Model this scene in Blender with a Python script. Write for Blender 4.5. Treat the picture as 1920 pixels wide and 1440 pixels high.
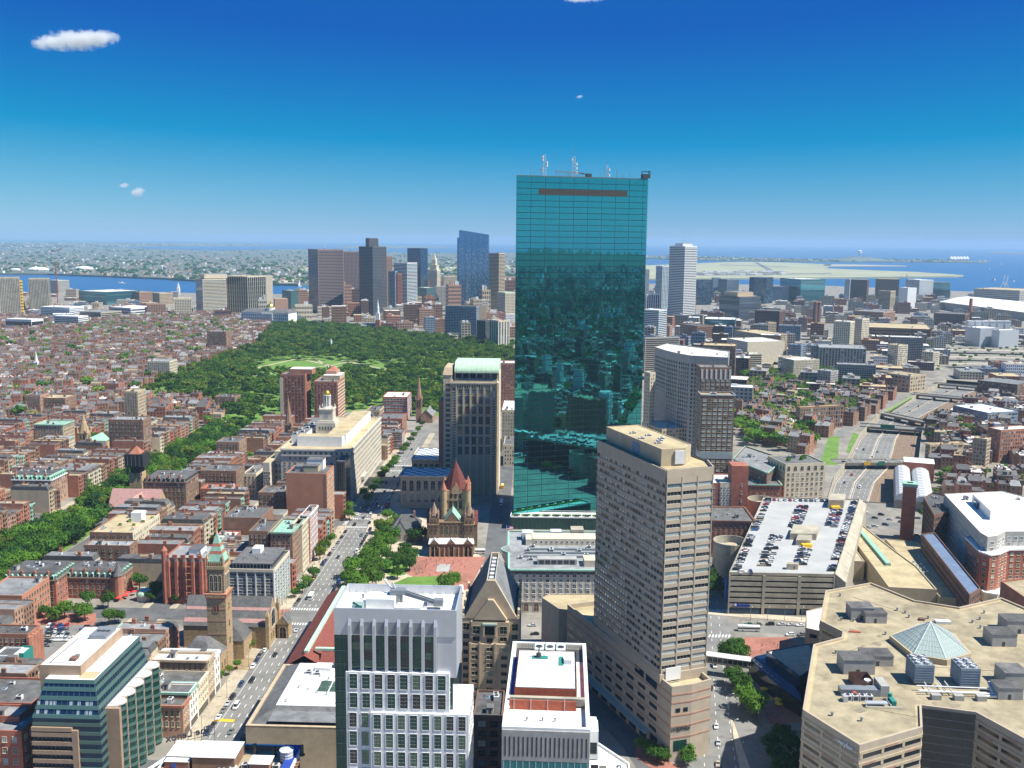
# Aerial city scene: camera, sky and sun first, then ground, landmarks, terraces, downtown, trees, traffic, clouds, haze
GDK = 'glass_dark'
STW = 'steel_white'
WPT = 'white_paint'
SCR = 'stone_cream'
STN = 'stone_tan'
DMT = 'dark_metal'
GMT = 'grey_metal'
GRF = 'grey_roof'
TRF = 'tar_roof'
BBR = 'brick_brown'
WRF = 'white_roof'
DWR = 'dirty_white_roof'
GNV = 'glass_navy'
TNR = 'tan_roof'
GSK = 'glass_sky'
GBL = 'glass_blue'
BRR = 'brick_red'
CON = 'concrete'
SND = 'sandstone'
SGR = 'stone_grey'
BNT = 'black_net'
BLD = 'building'
BDK = 'brick_dark'
WIN_ = 'window'
LIM = 'limestone'
import bpy,math,random
from mathutils import Vector,Matrix
rnd=random.Random(11)
for o in list(bpy.data.objects):
 bpy.data.objects.remove(o)
SC=bpy.context.scene
COL=SC.collection
CAM_H,FPX=213.0,1850.0
PITCH=math.atan((720-449)/FPX)
ROLL=math.radians(0.54)
_cp,_sp=math.cos(PITCH),math.sin(PITCH)
FW=Vector((0,_cp,-_sp))
_R0,_U0=Vector((1,0,0)),Vector((0,_sp,_cp))
RT=_R0*math.cos(ROLL)+_U0*math.sin(ROLL)
UP=_U0*math.cos(ROLL)-_R0*math.sin(ROLL)
CAMP=Vector((0,0,CAM_H))
cd=bpy.data.cameras.new('camera')
cd.sensor_width=36.0
cd.lens=36.0*FPX/1920.0
cd.clip_start,cd.clip_end=1.0,120000.0
cam=bpy.data.objects.new('camera',cd)
COL.objects.link(cam)
cam.matrix_world=Matrix(((RT.x,UP.x,-FW.x,0),(RT.y,UP.y,-FW.y,0),(RT.z,UP.z,-FW.z,CAM_H),(0,0,0,1)))
SC.camera=cam
SUN_AZ,SUN_EL=math.radians(104),math.radians(55)
world=bpy.data.worlds.new('World')
SC.world=world
world.use_nodes=True
wn,wl=world.node_tree.nodes,world.node_tree.links
wn.clear()
sky=wn.new('ShaderNodeTexSky')
sky.sky_type='NISHITA'
sky.sun_disc=False
sky.sun_elevation=SUN_EL
sky.sun_rotation=SUN_AZ
sky.altitude=0
sky.air_density,sky.dust_density,sky.ozone_density=1.0,0.0,1.5
sep=wn.new('ShaderNodeSeparateColor')
com=wn.new('ShaderNodeCombineColor')
bg=wn.new('ShaderNodeBackground')
bg.inputs['Strength'].default_value=0.10
wo=wn.new('ShaderNodeOutputWorld')
wl.new(sky.outputs[0],sep.inputs[0])
for _ch,_src,_a,_b,_lo in ((0,0,.36,-1.5,.04),(1,1,.52,-1.26,.72),(2,1,.30,1.9,0)):
 ma=wn.new('ShaderNodeMath')
 ma.operation='MULTIPLY_ADD'
 ma.inputs[1].default_value,ma.inputs[2].default_value=_a,_b
 mx=wn.new('ShaderNodeMath')
 mx.operation='MAXIMUM'
 mx.inputs[1].default_value=_lo
 wl.new(sep.outputs[_src],ma.inputs[0])
 wl.new(ma.outputs[0],mx.inputs[0])
 wl.new(mx.outputs[0],com.inputs[_ch])
wl.new(com.outputs[0],bg.inputs[0])
wl.new(bg.outputs[0],wo.inputs[0])
sd=bpy.data.lights.new('sun','SUN')
sd.energy,sd.angle,sd.color=4.8,math.radians(0.53),(1.0,0.97,0.87)
sun=bpy.data.objects.new('sun',sd)
COL.objects.link(sun)
sun.location=(600,-300,900)
_sv=Vector((math.sin(SUN_AZ)*math.cos(SUN_EL),math.cos(SUN_AZ)*math.cos(SUN_EL),math.sin(SUN_EL)))
sun.rotation_euler=_sv.to_track_quat('Z','Y').to_euler()
vs=SC.view_settings
vs.view_transform,vs.look,vs.exposure,vs.gamma='Standard','None',0.78,1.0
vs.use_curve_mapping=False
SC.render.resolution_x,SC.render.resolution_y=1024,768
try:
 SC.cycles.volume_bounces=4
 SC.cycles.max_bounces=6
 SC.cycles.transparent_max_bounces=4
except Exception:
 pass
def un(px,py,z=0.0):
 d=FW*FPX+RT*(px-960)+UP*(720-py)
 return CAMP+d*((z-CAM_H)/d.z)
def pj(p):
 v=Vector(p)-CAMP
 w=v.dot(FW)
 return 960+FPX*v.dot(RT)/w,720-FPX*v.dot(UP)/w
def hat(P,yt):
 lo,hi=0.0,600.0
 for _ in range(40):
  m=(lo+hi)/2
  if pj((P.x,P.y,m))[1]>yt:
   lo=m
  else:
   hi=m
 return lo
ALPHA=math.radians(1.8)
GF=Vector((math.sin(ALPHA),math.cos(ALPHA)))
GR=Vector((math.cos(ALPHA),-math.sin(ALPHA)))
GO=Vector((-134.2,0.0))
def G(s,t):
 return GO+GF*t-GR*s
MATS={}
def mat(name,col,rough=0.85,var=0.16,scale=0.25,metal=0.0,spec=0.4,fine=0.0,emit=None,rand=0.0,streak=0.0,stain=0.0):
 m=bpy.data.materials.new(name)
 m.use_nodes=True
 nt=m.node_tree
 b=nt.nodes['Principled BSDF']
 b.inputs['Roughness'].default_value=rough
 b.inputs['Metallic'].default_value=metal
 b.inputs['Specular IOR Level'].default_value=spec
 c=(col[0],col[1],col[2],1)
 b.inputs['Base Color'].default_value=c
 src=None
 if var>0:
  tc=nt.nodes.new('ShaderNodeTexCoord')
  no=nt.nodes.new('ShaderNodeTexNoise')
  no.inputs['Scale'].default_value=scale
  no.inputs['Detail'].default_value=5
  no.inputs['Roughness'].default_value=0.65
  vec=tc.outputs['Object']
  if streak:
   mp=nt.nodes.new('ShaderNodeMapping')
   mp.inputs['Scale'].default_value=(1,1,streak)
   nt.links.new(vec,mp.inputs[0])
   vec=mp.outputs[0]
  nt.links.new(vec,no.inputs['Vector'])
  rp=nt.nodes.new('ShaderNodeValToRGB')
  rp.color_ramp.elements[0].position=0.3
  rp.color_ramp.elements[1].position=0.7
  rp.color_ramp.elements[0].color=tuple(max(0,x*(1-var)) for x in col)+(1,)
  rp.color_ramp.elements[1].color=tuple(min(1,x*(1+var)) for x in col)+(1,)
  nt.links.new(no.outputs[0],rp.inputs[0])
  src=rp.outputs[0]
 if stain>0:
  n2=nt.nodes.new('ShaderNodeTexNoise')
  n2.inputs['Scale'].default_value=.055
  n2.inputs['Detail'].default_value=9
  n2.inputs['Roughness'].default_value=.7
  n2.inputs['Distortion'].default_value=.6
  nt.links.new(tc.outputs['Object'],n2.inputs['Vector'])
  r2=nt.nodes.new('ShaderNodeMapRange')
  r2.inputs[1].default_value,r2.inputs[2].default_value,r2.inputs[3].default_value,r2.inputs[4].default_value=.48,.68,1,1-stain
  nt.links.new(n2.outputs[0],r2.inputs[0])
  h2=nt.nodes.new('ShaderNodeHueSaturation')
  nt.links.new(src,h2.inputs['Color'])
  nt.links.new(r2.outputs[0],h2.inputs['Value'])
  src=h2.outputs[0]
 if rand>0:
  oi=nt.nodes.new('ShaderNodeObjectInfo')
  mr=nt.nodes.new('ShaderNodeMapRange')
  mr.inputs[3].default_value=1-rand
  mr.inputs[4].default_value=1+rand
  nt.links.new(oi.outputs['Random'],mr.inputs[0])
  hs=nt.nodes.new('ShaderNodeHueSaturation')
  if src:
   nt.links.new(src,hs.inputs['Color'])
  else:
   hs.inputs['Color'].default_value=c
  nt.links.new(mr.outputs[0],hs.inputs['Value'])
  src=hs.outputs[0]
 if src:
  nt.links.new(src,b.inputs['Base Color'])
 if emit:
  b.inputs['Emission Color'].default_value=(emit[0],emit[1],emit[2],1)
  b.inputs['Emission Strength'].default_value=1
 MATS[name]=m
 return m
for _n,_c,_k in [('brick',(.36,.155,.10),dict(var=.22,rand=.15)),(BRR,(.38,.13,.085),dict(var=.2)),('brick_pink',(.40,.235,.165),dict(var=.16)),(BBR,(.27,.155,.10),dict(var=.22,rand=.15)),(BDK,(.17,.095,.072),dict(var=.25,rand=.1)),('brownstone',(.30,.18,.12),dict(var=.22,rand=.15)),('brick_orange',(.45,.20,.12),dict(var=.14,scale=.12)),(SND,(.42,.30,.17),dict(var=.25,scale=.4)),('rock_stone',(.36,.26,.15),dict(var=.45,scale=1.2)),(SCR,(.60,.53,.40),dict(var=.13,rand=.08)),(STN,(.47,.37,.25),dict(var=.14)),(SGR,(.42,.40,.36),dict(var=.14)),(LIM,(.56,.51,.42),dict(var=.1)),(CON,(.40,.36,.28),dict(stain=.35,var=.22,scale=.15)),('concrete_grey',(.36,.35,.33),dict(var=.18)),('sill_stone',(.33,.28,.22),dict(var=.1)),('white_panel',(.72,.72,.71),dict(var=.06,rough=.55)),(WPT,(.76,.76,.75),dict(var=.07)),('silver_panel',(.55,.57,.60),dict(var=.05,rough=.35,metal=.35)),('pink_precast',(.42,.35,.265),dict(var=.1)),('tan_precast',(.44,.365,.245),dict(var=.12)),('bronze_panel',(.36,.25,.17),dict(var=.14,rough=.5)),(DMT,(.05,.052,.058),dict(var=.2,rough=.5)),(GMT,(.25,.27,.29),dict(var=.15,rough=.5,metal=.3)),(STW,(.62,.63,.64),dict(var=.1,rough=.5)),(BNT,(.022,.024,.028),dict(var=.2)),('green_net',(.02,.22,.19),dict(var=.2)),('copper',(.27,.47,.37),dict(var=.2,scale=.6,rand=.12)),('copper_pale',(.42,.58,.44),dict(var=.12,scale=.3)),('slate',(.12,.118,.118),dict(stain=.35,var=.3,scale=.5,rand=.25)),(TRF,(.115,.112,.11),dict(stain=.35,var=.45,scale=.2,rand=.3)),(GRF,(.23,.235,.24),dict(stain=.35,var=.3,scale=.2,rand=.25)),('gravel_roof',(.35,.295,.195),dict(stain=.35,var=.3,scale=.12)),('roof_tar_patch',(.25,.21,.15),dict(var=.3)),(TNR,(.46,.375,.225),dict(stain=.35,var=.16,scale=.12)),(WRF,(.76,.755,.74),dict(stain=.22,var=.1,scale=.12)),(DWR,(.60,.585,.55),dict(stain=.22,var=.24,scale=.2)),('red_tile',(.20,.055,.04),dict(var=.25,scale=.8)),('rose_slate',(.43,.24,.22),dict(var=.16,scale=.5)),('terracotta',(.36,.14,.085),dict(var=.2)),('church_tile',(.13,.035,.03),dict(var=.35,scale=.6)),('gold',(.95,.58,.08),dict(var=.05,rough=.28,metal=.85)),('blue_roof',(.13,.18,.28),dict(var=.2)),('deck_wood',(.36,.25,.15),dict(stain=.35,var=.2,rand=.2)),('asphalt',(.115,.115,.118),dict(stain=.35,var=.22,scale=.08)),('asphalt_light',(.20,.195,.185),dict(stain=.35,var=.2,scale=.08)),('pavement',(.42,.36,.27),dict(stain=.35,var=.2,scale=.3)),('brick_paving',(.36,.15,.11),dict(stain=.35,var=.2,scale=.4)),('pale_paving',(.50,.42,.32),dict(stain=.35,var=.15)),('lawn',(.12,.225,.035),dict(var=.25,scale=.08)),('ballast',(.21,.155,.11),dict(var=.3,scale=.3)),('rust_track',(.25,.13,.07),dict(var=.3)),('line_paint',(.72,.72,.70),dict(var=.1)),('yellow_paint',(.70,.42,.03),dict(var=.1)),('city_ground',(.24,.22,.19),dict(stain=.35,var=.35,scale=.03)),('far_land',(.11,.13,.105),dict(var=.5,scale=.004)),('far_woodland',(.03,.055,.03),dict(var=.5,scale=.01)),('airfield',(.32,.32,.20),dict(var=.2,scale=.003)),('beach',(.50,.43,.31),dict(var=.15,scale=.004)),('runway',(.13,.13,.14),dict(var=.15,scale=.01)),('soil',(.30,.22,.13),dict(var=.3)),('awning_red',(.60,.04,.04),dict(var=.1)),('canopy_yellow',(.85,.48,.02),dict(var=.1)),('sign_green',(.02,.19,.12),dict(var=.1)),('sign_blue',(.02,.05,.30),dict(var=.1)),('yellow_net',(.75,.48,.04),dict(var=.15)),('trunk',(.10,.07,.05),dict(var=.3)),('sign_white',(.8,.8,.8),dict(var=0)),('sign_red',(.6,.02,.03),dict(var=0)),('purple_granite',(.26,.19,.19),dict(var=.08)),('dark_granite',(.085,.085,.10),dict(var=.15)),('blue_grey',(.20,.26,.34),dict(var=.12)),('rust_panel',(.40,.10,.05),dict(var=.2,scale=.6)),('door_blue',(.03,.12,.40),dict(var=0)),('skin_light',(.50,.34,.26),dict(var=0)),]:
 mat(_n,_c,**_k)
for _n,_c,_r,_m in [(GDK,(.022,.028,.034),.08,.15),(GBL,(.05,.11,.19),.07,.5),(GSK,(.20,.30,.38),.08,.6),('glass_green',(.018,.075,.066),.06,.45),('glass_teal',(.04,.22,.25),.06,.6),('glass_pale',(.42,.47,.47),.25,.2),('blinds',(.45,.43,.38),.6,0),(GNV,(.015,.045,.10),.07,.5),('spandrel_green',(.075,.145,.13),.3,.15),('spandrel_pale',(.24,.30,.24),.4,.1),('glass_olive',(.10,.17,.12),.1,.4),('glass_roof',(.34,.42,.38),.2,.08)]:
 mat(_n,_c,rough=_r,var=0,metal=_m,spec=.8)
MT=MATS
class MB:
 def __init__(s):
  s.v,s.f,s.m=[],[],[]
 def face(s,pts,m=0):
  n=len(s.v)
  s.v.extend([tuple(p) for p in pts])
  s.f.append(tuple(range(n,n+len(pts))))
  s.m.append(m)
 def walls(s,poly,z0,z1,m=0):
  k=len(poly)
  for i in range(k):
   a,b=poly[i],poly[(i+1)%k]
   s.face([(a[0],a[1],z0),(b[0],b[1],z0),(b[0],b[1],z1),(a[0],a[1],z1)],m)
 def cap(s,poly,z,m=0):
  s.face([(p[0],p[1],z) for p in poly],m)
 def prism(s,poly,z0,z1,m=0,top=None):
  s.walls(poly,z0,z1,m)
  s.cap(poly,z1,m if top is None else top)
 def taper(s,p0,z0,p1,z1,m=0,cap=True,top=None):
  k=len(p0)
  for i in range(k):
   j=(i+1)%k
   s.face([(p0[i][0],p0[i][1],z0),(p0[j][0],p0[j][1],z0),(p1[j][0],p1[j][1],z1),(p1[i][0],p1[i][1],z1)],m)
  if cap:
   s.cap(p1,z1,m if top is None else top)
 def cone(s,p0,z0,apex,m=0):
  k=len(p0)
  for i in range(k):
   j=(i+1)%k
   s.face([(p0[i][0],p0[i][1],z0),(p0[j][0],p0[j][1],z0),apex],m)
 def box(s,c,sx,sy,z0,z1,ang=0.0,m=0,top=None):
  s.prism(rect(c,sx,sy,ang),z0,z1,m,top)
 def bar(s,p,q,r,m=0,n=4):
  p,q=Vector(p),Vector(q)
  d=(q-p).normalized()
  a=d.orthogonal().normalized()*r
  b=d.cross(a).normalized()*r
  rp=[p+a*math.cos(2*math.pi*i/n)+b*math.sin(2*math.pi*i/n) for i in range(n)]
  rq=[x+(q-p) for x in rp]
  for i in range(n):
   j=(i+1)%n
   s.face([rp[i],rp[j],rq[j],rq[i]],m)
  s.face(rq,m)
  s.face(rp[::-1],m)
 def mesh(s,name,mats):
  me=bpy.data.meshes.new(name)
  me.from_pydata(s.v,[],s.f)
  for m in mats:
   me.materials.append(MT[m] if isinstance(m,str) else m)
  if len(mats)>1:
   me.polygons.foreach_set('material_index',s.m)
  me.update()
  return me
 def build(s,name,mats,parent=None,kind=None):
  if not s.f:
   return None
  if isinstance(mats,str):
   mats=[mats]
  return put(name,s.mesh(name,mats),parent,kind)
def put(name,me,parent=None,kind=None):
 o=bpy.data.objects.new(name,me)
 COL.objects.link(o)
 if parent is not None:
  o.parent=parent
  t=parent
  off=Vector((0,0,0))
  while t is not None:
   off+=t.location
   t=t.parent
  o.location=-off
 if kind:
  o['kind']=kind
 return o
def inst(name,me,parent,loc,rz=0.0,scale=None):
 """a part that shares mesh data, placed by world location"""
 o=bpy.data.objects.new(name,me)
 COL.objects.link(o)
 off=Vector((0,0,0))
 if parent is not None:
  o.parent=parent
  t=parent
  while t is not None:
   off+=t.location
   t=t.parent
 o.location=Vector(loc)-off
 o.rotation_euler=(0,0,rz)
 if scale:
  o.scale=scale
 return o
def thing(name,label,cat,loc=(0,0,0),group=None,rz=0.0):
 o=bpy.data.objects.new(name,None)
 COL.objects.link(o)
 o.location=loc
 o.rotation_euler=(0,0,rz)
 o['label'],o['category']=label,cat
 if group:
  o['group']=group
 return o
def tag(o,label,cat,group=None):
 o['label'],o['category']=label,cat
 if group:
  o['group']=group
 return o
def struc(mb,name,mats):
 return mb.build(name,mats,None,'structure')
def rect(c,sx,sy,ang=0.0):
 ca,sa=math.cos(ang),math.sin(ang)
 return [(c[0]+x*ca-y*sa,c[1]+x*sa+y*ca) for x,y in ((-sx/2,-sy/2),(sx/2,-sy/2),(sx/2,sy/2),(-sx/2,sy/2))]
def ngon(c,r,n,ph=0.0,sx=1.0):
 return [(c[0]+r*sx*math.cos(ph+2*math.pi*i/n),c[1]+r*math.sin(ph+2*math.pi*i/n)) for i in range(n)]
def ccw(poly):
 a=sum(poly[i][0]*poly[(i+1)%len(poly)][1]-poly[(i+1)%len(poly)][0]*poly[i][1] for i in range(len(poly)))
 return list(poly) if a>0 else list(poly)[::-1]
def inset(poly,d):
 k=len(poly)
 out=[]
 for i in range(k):
  p0,p1,p2=Vector(poly[i-1][:2]),Vector(poly[i][:2]),Vector(poly[(i+1)%k][:2])
  e1,e2=(p1-p0).normalized(),(p2-p1).normalized()
  n1,n2=Vector((-e1.y,e1.x)),Vector((-e2.y,e2.x))
  b=n1+n2
  if b.length<1e-4:
   b=n1
  b=b.normalized()
  c=max(0.35,b.dot(n1))
  q=p1+b*(d/c)
  out.append((q.x,q.y))
 return out
def ins_(poly,x,y):
 r=False
 j=len(poly)-1
 for i in range(len(poly)):
  if (poly[i][1]>y)!=(poly[j][1]>y) and x<(poly[j][0]-poly[i][0])*(y-poly[i][1])/(poly[j][1]-poly[i][1])+poly[i][0]:
   r= not r
  j=i
 return r
def cen(poly):
 return Vector((sum(p[0] for p in poly)/len(poly),sum(p[1] for p in poly)/len(poly)))
OCC=[]
def occ_(poly,grow=0.0):
 p=inset(ccw(poly),-grow) if grow else list(poly)
 OCC.append((p,min(q[0] for q in p),max(q[0] for q in p),min(q[1] for q in p),max(q[1] for q in p)))
def free(pts):
 for x,y in pts:
  for p,a,b,c,d in OCC:
   if a<=x<=b and c<=y<=d and ins_(p,x,y):
    return False
 return True
def inv(x,y,z=8,m=40):
 if y<330:
  return False
 a,b=pj((x,y,z))
 return -m<a<1920+m and b<1440+m*2
def fcam(a,b):
 e=Vector((b[0]-a[0],b[1]-a[1]))
 n=Vector((e.y,-e.x))
 if n.length<1e-6:
  return False
 n.normalize()
 mid=Vector(((a[0]+b[0])/2,(a[1]+b[1])/2))
 return n.dot((-mid).normalized())>-0.06
WCACHE={}
def wmesh(w,h,frame,glass,mull=1,trans=1,sill=True,bar=None):
 w,h=round(w*10)/10,round(h*10)/10
 k=(w,h,frame,glass,mull,trans,sill,bar)
 if k in WCACHE:
  return WCACHE[k]
 b=MB()
 t=min(.14,w*.09)
 d=.14
 x0,x1,z0,z1=-w/2,w/2,-h/2,h/2
 if glass:
  b.face([(x0,-.04,z0),(x1,-.04,z0),(x1,-.04,z1),(x0,-.04,z1)],1)
 def barx(a0,a1,c0,c1,dd,m=0):
  b.face([(a0,-dd,c0),(a1,-dd,c0),(a1,-dd,c1),(a0,-dd,c1)],m)
  b.face([(a0,0,c0),(a0,-dd,c0),(a0,-dd,c1),(a0,0,c1)])
  b.face([(a1,-dd,c0),(a1,0,c0),(a1,0,c1),(a1,-dd,c1)])
  b.face([(a0,-dd,c1),(a1,-dd,c1),(a1,0,c1),(a0,0,c1)])
  b.face([(a0,0,c0),(a1,0,c0),(a1,-dd,c0),(a0,-dd,c0)])
 barx(x0-t,x0,z0,z1,d)
 barx(x1,x1+t,z0,z1,d)
 barx(x0-t,x1+t,z1,z1+t,d+.003)
 barx(x0-t-(.1 if sill else 0),x1+t+(.1 if sill else 0),z0-t*1.3,z0,d+(.14 if sill else.003))
 for i in range(1,mull+1):
  xx=x0+w*i/(mull+1)
  barx(xx-.04,xx+.04,z0,z1,.09,2)
 for i in range(1,trans+1):
  zz=z0+h*i/(trans+1)
  barx(x0,x1,zz-.035,zz+.035,.08,2)
 me=b.mesh(WIN_,[frame,glass or frame,bar or frame])
 WCACHE[k]=me
 return me
def win2(name,args,root,loc,rz):
 """window frame with its pane as a sub-part"""
 w,h,fr,gl=args[:4]
 o=inst(name,wmesh(w,h,fr,None,*args[4:]),root,loc,rz)
 k=('pane',round(w,1),round(h,1),gl)
 if k not in WCACHE:
  b=MB()
  x,z=round(w*10)/20,round(h*10)/20
  b.face([(-x,-.04,-z),(x,-.04,-z),(x,-.04,z),(-x,-.04,z)])
  WCACHE[k]=b.mesh('glass_pane',[gl])
 p=bpy.data.objects.new('glass_pane',WCACHE[k])
 COL.objects.link(p)
 p.parent=o
 return o
def wgrid(a,b,z0,z1,fh,sp,wr,hr,ztop=0.0,m0=0.0,m1=0.0):
 """window centres on the wall a->b"""
 a,b=Vector(a[:2]),Vector(b[:2])
 e=b-a
 L=e.length
 if L<.5:
  return []
 e=e/L
 n=Vector((e.y,-e.x))
 Lu=L-m0-m1
 cols=max(1,int(round(Lu/sp)))
 rows=max(1,int((z1-ztop-z0)/fh+.3))
 dz=(z1-ztop-z0)/rows
 ang=math.atan2(n.x,-n.y)
 out=[]
 for r in range(rows):
  zc=z0+(r+.52)*dz
  for c in range(cols):
   p=a+e*(m0+(c+.5)*Lu/cols)
   out.append((p,zc,ang,n,e,Lu/cols*wr,dz*hr))
 return out
class Fac:
 """facade recipe"""
 def __init__(s,fh=3.6,sp=3.2,wr=.45,hr=.55,frame='sill_stone',glass=(GDK,GDK,GDK,GDK,GSK,'blinds'),mull=1,trans=1,z0=1.0,ztop=0.6,sill=True,off=.08,m0=0.8,m1=0.8,bars=None):
  s.__dict__.update(locals())
def addw(root,edges,fac,h,zb=0.0,sep=False,limit=300,name=WIN_,every=False):
 ws=[]
 for a,b in edges:
  if every or fcam(a,b):
   ws+=wgrid(a,b,zb+fac.z0,h,fac.fh,fac.sp,fac.wr,fac.hr,fac.ztop,fac.m0,fac.m1)
 if not ws:
  return
 if sep:
  ws.sort(key= lambda w:(w[0].x**2+w[0].y**2+(CAM_H-w[1])**2)+(0 if inv(w[0].x,w[0].y,w[1],0) else 1e9))
  near,rest=ws[:limit],ws[limit:]
 else:
  near,rest=[],ws
 for p,z,ang,n,e,w,hh in near:
  g=rnd.choice(fac.glass)
  inst(name,wmesh(w,hh,fac.frame,g,fac.mull,fac.trans,fac.sill),root,(p.x,p.y,z),ang)
 if rest:
  mb=MB()
  gl=list(dict.fromkeys(fac.glass))
  for p,z,ang,n,e,w,hh in rest:
   q=p+n*fac.off
   x=e*(w/2)
   mi=gl.index(rnd.choice(fac.glass))
   mb.face([(q.x-x.x,q.y-x.y,z-hh/2),(q.x+x.x,q.y+x.y,z-hh/2),(q.x+x.x,q.y+x.y,z+hh/2),(q.x-x.x,q.y-x.y,z+hh/2)],mi)
  mb.build(name+'s',gl,root,'stuff')
def bands(root,edges,z0,z1,n,depth,thick,m,name='spandrel_band',sep=True):
 """horizontal ledges running round the given edges"""
 for i in range(n):
  zc=z0+(z1-z0)*(i+.5)/n
  mb=MB()
  for a,b in edges:
   if not fcam(a,b):
    continue
   slb(mb,a,b,zc-thick/2,zc+thick/2,depth)
  mb.build(name,m,root)
def slb(mb,a,b,z0,z1,d,m=0,s0=0.0,s1=1.0):
 a,b=Vector(a[:2]),Vector(b[:2])
 e=b-a
 L=e.length
 e=e/L
 n=Vector((e.y,-e.x))
 p,q=a+e*L*s0,a+e*L*s1
 p2,q2=p+n*d,q+n*d
 mb.face([(p2.x,p2.y,z0),(q2.x,q2.y,z0),(q2.x,q2.y,z1),(p2.x,p2.y,z1)],m)
 mb.face([(p2.x,p2.y,z1),(q2.x,q2.y,z1),(q.x,q.y,z1),(p.x,p.y,z1)],m)
 mb.face([(p.x,p.y,z0),(q.x,q.y,z0),(q2.x,q2.y,z0),(p2.x,p2.y,z0)],m)
 mb.face([(p.x,p.y,z0),(p2.x,p2.y,z0),(p2.x,p2.y,z1),(p.x,p.y,z1)],m)
 mb.face([(q2.x,q2.y,z0),(q.x,q.y,z0),(q.x,q.y,z1),(q2.x,q2.y,z1)],m)
def edg(poly):
 return [(poly[i],poly[(i+1)%len(poly)]) for i in range(len(poly))]
def pshell(mb,poly,z0,h,ph=.9,t=.45,m=0):
 """outer wall, coping and inner parapet face"""
 mb.walls(poly,z0,h+ph,m)
 q=inset(poly,t)
 k=len(poly)
 for i in range(k):
  j=(i+1)%k
  mb.face([(poly[i][0],poly[i][1],h+ph),(poly[j][0],poly[j][1],h+ph),(q[j][0],q[j][1],h+ph),(q[i][0],q[i][1],h+ph)],m)
  mb.face([(q[j][0],q[j][1],h-.3),(q[i][0],q[i][1],h-.3),(q[i][0],q[i][1],h+ph),(q[j][0],q[j][1],h+ph)],m)
 return q
def _ac_mesh():
 b=MB()
 b.box((0,0),1.8,1.4,0,1.2)
 b.prism(ngon((0,0),.55,8),1.2,1.35,1)
 b.box((0,-.705),1.4,.02,.2,1.0,0,1)
 return b.mesh('air_unit',[STW,DMT])
def _vent_mesh():
 b=MB()
 b.prism(ngon((0,0),.25,6),0,.9)
 b.prism(ngon((0,0),.42,6),.9,1.15)
 return b.mesh('vent',[GMT])
def _hatch_mesh():
 b=MB()
 b.box((0,0),2.6,3.4,0,2.4,0,0,1)
 b.box((0,0),2.9,3.7,2.4,2.55,0,1)
 b.box((0,-1.73),.9,.05,0,2.0,0,2)
 return b.mesh('stair_hatch',[SGR,TRF,DMT])
def _sky_mesh():
 b=MB()
 b.box((0,0),1.6,2.2,0,.4)
 b.taper(rect((0,0),1.5,2.1),.4,rect((0,0),.2,1.0),.85,1)
 return b.mesh('skylight',[STW,GSK])
def _chim_mesh(m):
 b=MB()
 b.box((0,0),.9,2.0,0,2.6,0,0)
 b.box((0,0),1.05,2.15,2.6,2.8,0,0)
 for y in (-.6,0,.6):
  b.prism(ngon((0,y),.17,6),2.8,3.35,1)
 return b.mesh('chimney',[m,'terracotta'])
AC,VENT,HATCH,SKYL=_ac_mesh(),_vent_mesh(),_hatch_mesh(),_sky_mesh()
CHIM={m:_chim_mesh(m) for m in ('brick',BBR,'brownstone')}
def clut_(root,poly,h,n=6,ang=None,hatch=1):
 c=cen(poly)
 ang=-ALPHA if ang is None else ang
 xs=[p[0] for p in poly]
 ys=[p[1] for p in poly]
 q=inset(poly,2.5)
 k=0
 for _ in range(n*6):
  if k>=n:
   break
  x,y=rnd.uniform(min(xs),max(xs)),rnd.uniform(min(ys),max(ys))
  if not ins_(q,x,y):
   continue
  k+=1
  r=rnd.random()
  if k<=hatch:
   inst('stair_hatch',HATCH,root,(x,y,h+.01),ang)
  elif r<.5:
   s=rnd.uniform(.9,1.6)
   inst('air_unit',AC,root,(x,y,h+.01),ang+rnd.choice((0,math.pi/2)),(s,s,s))
  elif r<.75:
   inst('vent',VENT,root,(x,y,h+.01),0)
  else:
   inst('skylight',SKYL,root,(x,y,h+.01),ang)
def bldg(name,label,cat,poly,h,wall='brick',roof=TRF,fac=None,z0=0.0,sep=False,group=None,ph=.9,clut=0,cornice=None,occ=True,hatch=1,every=False,limit=300,fac_edges=None):
 poly=ccw([(p[0],p[1]) for p in poly])
 c=cen(poly)
 root=thing(name,label,cat,(c.x,c.y,z0),group)
 mb=MB()
 q=pshell(mb,poly,z0,h,ph)
 mb.build('wall',wall,root)
 rb=MB()
 rb.cap(q,h)
 rb.build('roof',roof,root)
 if fac:
  addw(root,edg(poly) if fac_edges is None else [edg(poly)[i] for i in fac_edges],fac,h,z0,sep,limit,every=every)
 if cornice:
  cb=MB()
  for a,b in edg(poly):
   slb(cb,a,b,h+ph-.9,h+ph+.12,.7)
  cb.build('cornice',cornice,root)
 if clut:
  clut_(root,q,h,clut,hatch=hatch)
 if occ:
  occ_(poly,1.0)
 return root,poly,q
def gbox(x0,x1,y,h,depth,ang=None):
 """front roof edge between pixel columns x0 and x1 at row y (left end), height h, running back by depth"""
 f,r=(GF,GR) if ang is None else (Vector((math.sin(ang),math.cos(ang))),Vector((math.cos(ang),-math.sin(ang))))
 A=un(x0,y,h)
 lo,hi=0.0,2000.0
 for _ in range(40):
  m=(lo+hi)/2
  if pj((A.x+r.x*m,A.y+r.y*m,h))[0]<x1:
   lo=m
  else:
   hi=m
 a=Vector((A.x,A.y))
 return [tuple(a),tuple(a+r*lo),tuple(a+r*lo+f*depth),tuple(a+f*depth)]
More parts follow.
